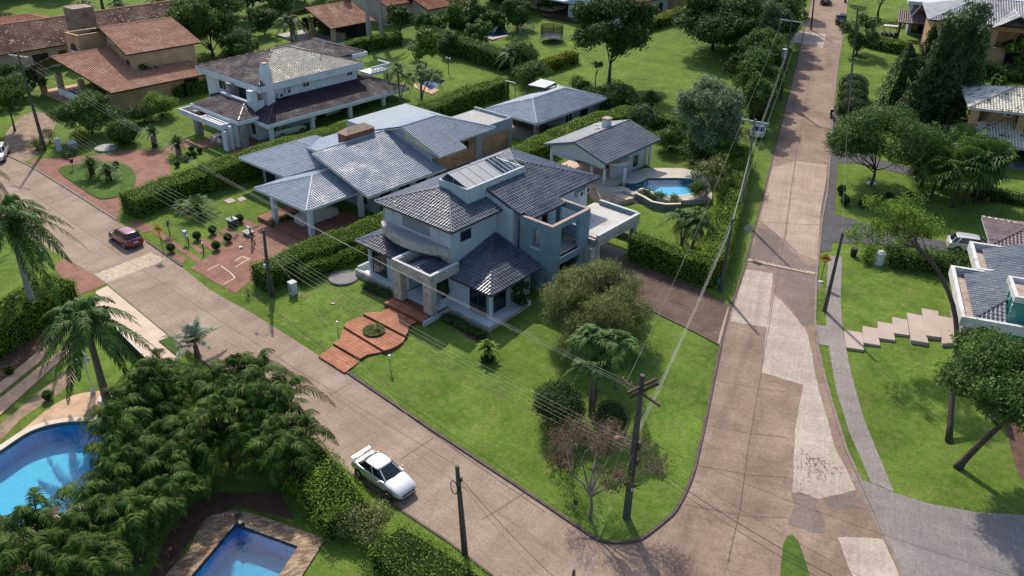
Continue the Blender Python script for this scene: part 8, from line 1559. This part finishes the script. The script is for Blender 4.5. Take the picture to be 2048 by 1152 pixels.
wire(TB1, ZP(1830, 440, 5.0), .5, 'dark wire across the street to the curved trunk tree', .016, 'cable'); wire(at((1693, 250), TD, 120), at((1649, 622), TR, 475), .8, 'thin wire between the two poles right of the street', .012)
# ================================================================== STREET FURNITURE AND SMALL THINGS
M['sign_y'] = flat('sign_yellow', (0.62, 0.33, 0.03), 0.5); M['rust2'] = M['rust']; M['green_bag'] = mat('green_plastic', (0.02, 0.20, 0.13), var=.3, sc=5, rough=.4); M['globe'] = flat('globe_glass', (0.72, 0.72, 0.72), .1)
def sign(b_, hh_, label, rz, front=True):
    t = thing('warning_sign' if front else 'road_sign', label, 'road sign', G(*b_), rz); MB().cyl(0, 0, -.1, hh_, .03, seg=8).build('post', M['steel'] if not front else M['black'], t)
    s = .36; mb = MB(); c = hh_-.1; P_ = [(0, -s*1.41, c), (0, 0, c-s*1.41), (0, s*1.41, c), (0, 0, c+s*1.41)]; mb.add([(.04, y, z) for _, y, z in P_]+[(.055, y, z) for _, y, z in P_], [(3, 2, 1, 0), (4, 5, 6, 7), (0, 1, 5, 4), (1, 2, 6, 5), (2, 3, 7, 6), (3, 0, 4, 7)]); pn = mb.build('panel', M['sign_y'] if front else M['steel'], t)
    if front:
        mb = MB(); q = [(-.30, c-.06), (.30, c-.06), (.30, c-.02), (.22, c+.02), (.14, c+.10), (.0, c+.13), (-.14, c+.10), (-.22, c+.02), (-.30, c-.02)]; mb.poly([(.058, y, z) for y, z in q]); mb.build('hump_symbol', M['black'], pn)
    return t
sign((327, 506), 2.6, 'yellow diamond speed hump warning sign beside the left street', R(-60)); sign((1641, 563), 2.35, 'yellow diamond speed hump sign by the grey pavement with a small white base', R(-80)); MB()
o = MB().cyl(0, 0, 0, .08, .2, seg=10).build('sign_base', M['w_trim']); o.location = G(1641, 564); tag(o, 'small white base at the foot of the pavement warning sign', 'base')
sign((1490, 503), 2.4, 'grey back of a diamond road sign on the verge of the sloping street', R(110), False)
def glamp(b_, label, hh_=.95):
    t = thing('garden_lamp', label, 'garden lamp', G(*b_), group='short white lamps on the front lawn'); MB().cyl(0, 0, 0, hh_*.75, .035, seg=8).build('post', M['cement'], t); MB().cyl(0, 0, hh_*.75, hh_, .085, seg=12).build('lamp_head', M['globe'], t)
glamp((676, 663), 'short white garden lamp left of the red tiled steps'); glamp((781, 740), 'short white garden lamp on the lawn below the red tiled steps', 1.35)
for b_, lb in (((378, 491), 'black bollard lamp left of the front clipped balls'), ((408, 506), 'black bollard lamp nearest the brick driveway')):
    t = thing('bollard_lamp', lb, 'bollard lamp', G(*b_), group='black bollard lamps'); MB().cyl(0, 0, 0, .95, .06, seg=10).build('post', M['black'], t); MB().cyl(0, 0, .95, 1.08, .07, seg=10).build('lamp_head', M['globe'], t)
t = thing('letter_box', 'pale box on a thin black stand behind the bollard lamps', 'letter box', G(373, 486)); MB().cyl(0, 0, 0, .9, .03, seg=8).build('post', M['black'], t); MB().box(-.2, -.16, .9, .2, .16, 1.3).build('box', M['w_trim'], t, bevel=.02)
t = thing('letter_box', 'dark lantern box on a post at the teardrop island tip', 'letter box', G(147, 340)); MB().cyl(0, 0, 0, .9, .03, seg=8).build('post', M['black'], t); MB().box(-.15, -.15, .9, .15, .15, 1.35).build('box', M['black'], t)
t = thing('garden_lamp', 'small white post lamp on the teardrop island', 'garden lamp', G(245, 373)); MB().cyl(0, 0, 0, .9, .03, seg=8).build('post', M['steel'], t); MB().ball((0, 0, .95), .08).build('globe', M['globe'], t)
t = thing('street_lamp', 'triple globe white lamp post on the tan pool deck', 'lamp post', (G(187, 789)[0], G(187, 789)[1], .1)); MB().lathe([(.2, 0), (.16, .1), (.07, .55), (.045, .7), (.04, 3.0)], 12).build('post', M['white'], t, smooth=True)
for a in (0.4, 2.5, 4.6): MB().tube([(0, 0, 2.5), (.3*math.cos(a), .3*math.sin(a), 2.55), (.38*math.cos(a), .38*math.sin(a), 2.8)], .02, 6).build('arm', M['white'], t); MB().ball((.38*math.cos(a), .38*math.sin(a), 2.95), .17, 14, 9).build('globe', M['globe'], t, smooth=True)
t = thing('street_lamp', 'twin globe black lamp post on the dark lawn', 'lamp post', G(897, 148)); MB().cyl(0, 0, 0, 2.2, .05, seg=8).build('post', M['black'], t)
for s in (-.3, .3): MB().bar((0, 0, 2.2), (s, 0, 2.2), .03, .03).build('arm', M['black'], t); MB().ball((s, 0, 2.32), .15).build('globe', M['globe'], t)
# bins, boxes, covers
t = thing('litter_bag_holder', 'green litter bag on a stand at the foot of the short dark pole', 'litter bin', G(1437, 578)); MB().ball((0, 0, .75), 1, 14, 9, (.3, .3, .36)).build('bag', M['green_bag'], t, smooth=True); MB().cyl(0, 0, 0, .5, .03, seg=7).build('post', M['black'], t)
t = thing('litter_bag_holder', 'green litter bag on the lawn behind the tallest royal palm', 'litter bin', G(84, 515)); MB().ball((0, 0, .45), 1, 14, 9, (.42, .38, .36)).build('bag', M['green_bag'], t, smooth=True); MB().box(-.35, -.3, .7, .35, .3, .78).build('lid', M['black'], t)
t = thing('litter_bin', 'dark green bin under the open crown beside the pavement lawn', 'litter bin', G(1706, 512)); MB().lathe([(.2, 0), (.28, .1), (.3, .7)], 14).build('bin', M['black'], t); MB().cyl(0, 0, .7, .78, .31, seg=14).build('lid', M['black'], t)
for b_, w_, h_, lb in (((119, 302), .5, 1.5, 'tall white meter cabinet by the driveway entrance'), ((146, 298), .9, .8, 'low grey meter cabinet behind the driveway entrance'), ((587, 588), .55, 1.15, 'white meter box against the broad clipped hedge')):
    t = thing('meter_box', lb, 'meter box', G(*b_)); MB().box(-w_/2, -w_/2, 0, w_/2, w_/2, h_).build('cabinet', M['cement'] if w_ > .8 else M['w_trim'], t, bevel=.02); MB().box(-w_/2-.04, -w_/2-.04, h_, w_/2+.04, w_/2+.04, h_+.06).build('cap', M['w_trim'], t); MB().box(-w_*.3, -w_/2-.015, h_*.3, w_*.3, -w_/2-.002, h_*.75).build('door', M['steel'], t)
for b_, r_, m, lb, hz_ in (((687, 556), 1.35, 'grey_wall', 'grey round cistern cover on the lawn beside the broad hedge', .12), ((213, 297), 1.3, 'cement', 'pale green round cistern lid behind the driveway', .15), ((666, 607), .22, 'black', 'little open drain hole on the front lawn', .03)):
    o = MB().lathe([(r_, 0), (r_, hz_), (r_*.94, hz_+.03), (r_*.2, hz_+.05)], 28).build('round_cover', M[m] if m != 'grey_wall' else M['slate_floor']); o.location = G(*b_); tag(o, lb, 'cover')
pts_ = [(.3*math.cos(a)+.1*a, .3*math.sin(a)*(.7+.05*a), .03) for a in np.linspace(0, 11, 40)]; o = MB().tube(pts_, .02, 5).build('garden_hose', flat('hose_pink', (.45, .25, .22), .5)); o.location = G(600, 588); tag(o, 'coiled pinkish garden hose on the lawn by the white meter box', 'hose')
t = thing('planter', 'square black and white planter with a small palm by the red pads', 'planter', G(466, 452)); MB().box(-.35, -.35, 0, .35, .35, .7).build('pot', M['black'], t); MB().box(-.42, -.42, .7, .42, .42, .82).build('rim', M['w_trim'], t); V, F = crown_mesh(10, .5, 6, .12, .3, .02, (1.3, .2), RNG); np_mesh('plant', V+np.array([0, 0, .85]), F, leafmat('lime'), t)
t = thing('stone_bench', 'low pale stone slab bench beside the walking person', 'bench', G(497, 470)); MB().box(-.5, -.4, .28, .5, .4, .4).build('slab', M['cement'], t); MB().box(-.4, -.3, 0, .4, .3, .28).build('base', M['grey_wall'], t)
for q in ([(470, 523, 484, 513), (484, 513, 500, 519)], [(415, 541, 438, 529)], [(442, 532, 462, 547), (462, 547, 470, 556), (470, 556, 446, 570)], [(470, 535, 500, 517)]):
    for a in q: strip([(a[0], a[1]), (a[2], a[3])], .10, M['paint'], .036, 'driveway')
# striped speed hump and faded hatch
t = thing('speed_hump', 'narrow speed hump strip with cream and brown blocks across the sloping street', 'speed hump', G(1495, 521)); A_, B_ = Vector(G(1495, 520)), Vector(G(1630, 548)); d = (B_-A_); n_ = 30; o0 = Vector(t.location); nn = Vector((-d.y, d.x, 0)).normalized()
mb = MB(); mb.bar(A_-o0+Vector((0, 0, .03)), B_-o0+Vector((0, 0, .03)), .5, .05); mb.build('strip', M['rust'], t); mb = MB()
for i in range(n_):
    p = A_+d*((i+.25)/n_)-o0; q = A_+d*((i+.75)/n_)-o0; s_ = .12 if i % 2 else -.12; mb.bar(p+nn*s_+Vector((0, 0, .06)), q+nn*s_+Vector((0, 0, .06)), .2, .03)
mb.build('cream_blocks', M['coping'], t)
HQ = [G(190, 549), G(214, 567), G(333, 519), (G(300, 505))]
A_, B_, C2, D_ = [Vector(q[:2]) for q in HQ]
M['hatch'] = mat('worn_yellow_paint', (0.50, 0.40, 0.25), var=.5, sc=2.5, bump=.1)
for i in range(9):
    u0, u1 = i/9+.01, i/9+.065; P_ = [A_.lerp(D_, u0), A_.lerp(D_, u1), B_.lerp(C2, min(1, u1+.10)), B_.lerp(C2, min(1, u0+.10))]; sheet('road', [tuple(p) for p in P_], .022, M['hatch'])
sheet('road', [tuple(A_), tuple(B_), tuple(C2), tuple(D_)], .019, M['concrete_light'])
# leaf litter on the light concrete
C = np.random.default_rng(5).normal(0, 1, (260, 2))*np.array([.7, 1.5]); g = G(1645, 912); V, F = leafset(np.column_stack([C, np.full(260, .03)]), np.tile([0, 0, 1.0], (260, 1)), .22, .22, .25); o = np_mesh('leaf_litter', V, F, leafmat('rust')); o.location = g; tag(o, kind='stuff')
# railing along the cream ramp
t = thing('railing', 'low dark glass railing beside the cream ramp, pale top rail', 'railing', (0, 0, 0)); P_ = [G(213, 648), G(250, 690), G(290, 730), G(322, 757)]
mb = MB(); m2 = MB(); m3 = MB()
for a, b in zip(P_, P_[1:]):
    mb.bar((a[0], a[1], .95), (b[0], b[1], .95), .07, .06); m2.bar((a[0], a[1], .45), (b[0], b[1], .45), .02, .9)
mb.build('top_rail', M['w_trim'], t); m2.build('glass_panel', M['glass'], t)
for a in P_: MB().box(a[0]-.06, a[1]-.06, 0, a[0]+.06, a[1]+.06, 1.0).build('post', M['wood'], t)
# white pier in the hedge on the right
o = MB().lathe([(.42, 0), (.42, 1.1), (.2, 1.3)], 16).build('gate_pier', M['white']); o.location = G(1757, 528); tag(o, 'rounded white pier half hidden in the loose hedge', 'pier')
# terrace furniture of the white house
def wchair(b_, rz, lb, z=0.05): q = G(*b_); return chair((q[0], q[1], q[2]+z), rz, lb, M['frame_w'], 'white garden chairs at the pergola table', 'garden_chair')
wchair((428, 287), 0.5, 'white garden chair left of the round pergola table'); wchair((441, 291), 2.2, 'white garden chair in front of the round pergola table'); wchair((450, 280), 3.6, 'white garden chair right of the round pergola table')
t = thing('garden_table', 'round white table under the pergola of the white house', 'table', G(437, 281)); MB().cyl(0, 0, .70, .74, .55, seg=20).build('table_top', M['frame_w'], t); MB().cyl(0, 0, 0, .70, .05).build('leg', M['frame_w'], t)
# trampoline
t = thing('trampoline', 'round trampoline with dark net on the top garden lawn', 'trampoline', G(1103, 82)); MB().cyl(0, 0, .78, .84, 1.9, seg=28).build('mat', flat('trampoline_blue', (.03, .05, .12), .6), t)
M['net'] = bpy.data.materials.new('net'); M['net'].use_nodes = True; _n = M['net'].node_tree; _t = _n.nodes.new('ShaderNodeBsdfTransparent'); _m = _n.nodes.new('ShaderNodeMixShader'); _m.inputs[0].default_value = .45; _p = _n.nodes['Principled BSDF']; _p.inputs['Base Color'].default_value = (.02, .02, .025, 1); _n.links.new(_t.outputs[0], _m.inputs[2]); _n.links.new(_p.outputs[0], _m.inputs[1]); _n.links.new(_m.outputs[0], _n.nodes['Material Output'].inputs[0])
mb = MB(); k = 24; mb.add([(1.85*math.cos(2*math.pi*i/k), 1.85*math.sin(2*math.pi*i/k), z) for z in (.84, 2.5) for i in range(k)], [(i, (i+1) % k, k+(i+1) % k, k+i) for i in range(k)]); mb.build('net', M['net'], t)
for i in range(6): a = i*math.pi/3; MB().tube([(1.9*math.cos(a), 1.9*math.sin(a), 0), (1.9*math.cos(a), 1.9*math.sin(a), 2.6)], .04, 6).build('pole', M['black'], t)
for i, b_ in enumerate(((968, 72), (985, 64))): t = thing('sun_lounger', ['white sun lounger left of the distant fenced pool', 'white sun lounger behind the distant fenced pool'][i], 'sun lounger', G(*b_), .4+i, group='loungers at the fenced pool'); MB().box(-.9, -.35, .3, .4, .35, .38).build('bed', M['frame_w'], t); MB().bar((.4, 0, .34), (1.0, 0, .85), .7, .06).build('backrest', M['frame_w'], t); MB().box(-.8, -.3, 0, .35, .3, .3).build('base', M['w_trim'], t)
t = thing('pool_fence', 'light metal fence panels around the distant pool', 'fence', (0, 0, 0)); P_ = [G(1015, 55), G(1045, 50), G(1068, 62), G(1040, 70)]
for a in P_: MB().box(a[0]-.05, a[1]-.05, a[2], a[0]+.05, a[1]+.05, a[2]+1.3).build('post', M['steel'], t)
for a, b in zip(P_, P_[1:]):
    mb = MB()
    for z in (1.25, .15): mb.bar((a[0], a[1], a[2]+z), (b[0], b[1], b[2]+z), .05, .05)
    for i in range(1, 14): q = Vector(a).lerp(Vector(b), i/14); mb.bar((q.x, q.y, q.z+.15), (q.x, q.y, q.z+1.25), .02, .02)
    mb.build('panel', M['steel'], t)
for i, b_ in enumerate(((1950, 412), (1968, 410))): q = G(*b_); chair(q, .5+i*2.2, ['dark garden chair left of the pair on the right lawn', 'dark garden chair right of the pair on the right lawn'][i], M['wood'], 'dark garden chairs under the fan palms', 'garden_chair')
t = thing('statue', 'small pale statue standing beyond the white house roof', 'statue', G(612, 112)); MB().lathe([(.35, 0), (.35, .6), (.2, .65), (.26, 1.0), (.2, 1.5), (.3, 1.9), (.1, 2.1)], 12).build('figure', M['w_trim'], t); MB().ball((0, 0, 2.25), .18).build('head', M['w_trim'], t)
t = thing('hand_rail', 'thin steel handrail beside the pale steps of the round spa', 'handrail', (0, 0, 0)); a, b = ZP(1193, 378, 3.5), ZP(1201, 396, 3.2)
mb = MB(); mb.tube([a, b], .03, 6); [mb.tube([(a[0]+(b[0]-a[0])*i/4, a[1]+(b[1]-a[1])*i/4, a[2]-.9), (a[0]+(b[0]-a[0])*i/4, a[1]+(b[1]-a[1])*i/4, a[2]-.05*i)], .015, 5) for i in range(5)]; mb.build('rail', M['steel'], t)
t = thing('goal_frame', 'grey steel frame standing behind the open pavilion garden', 'frame', G(1020, 200)); MB().box(-.9, 0, 2.4, .9, .1, 2.5).build('bar', M['steel'], t); MB().box(-.9, 0, 0, -.8, .1, 2.4).build('post', M['steel'], t); MB().box(.8, 0, 0, .9, .1, 2.4).build('post', M['steel'], t)
t = thing('potted_plant', 'dark pot with a plant on the white tiled porch', 'potted plant', (-42.9, 41.9, 1.1)); MB().lathe([(.15, 0), (.25, .45)], 14).build('pot', M['black'], t); V, F = clump_leaves([(0, 0, .9, .4, .4, .5)], 200, .16); np_mesh('plant', V, F, leafmat('dark'), t)
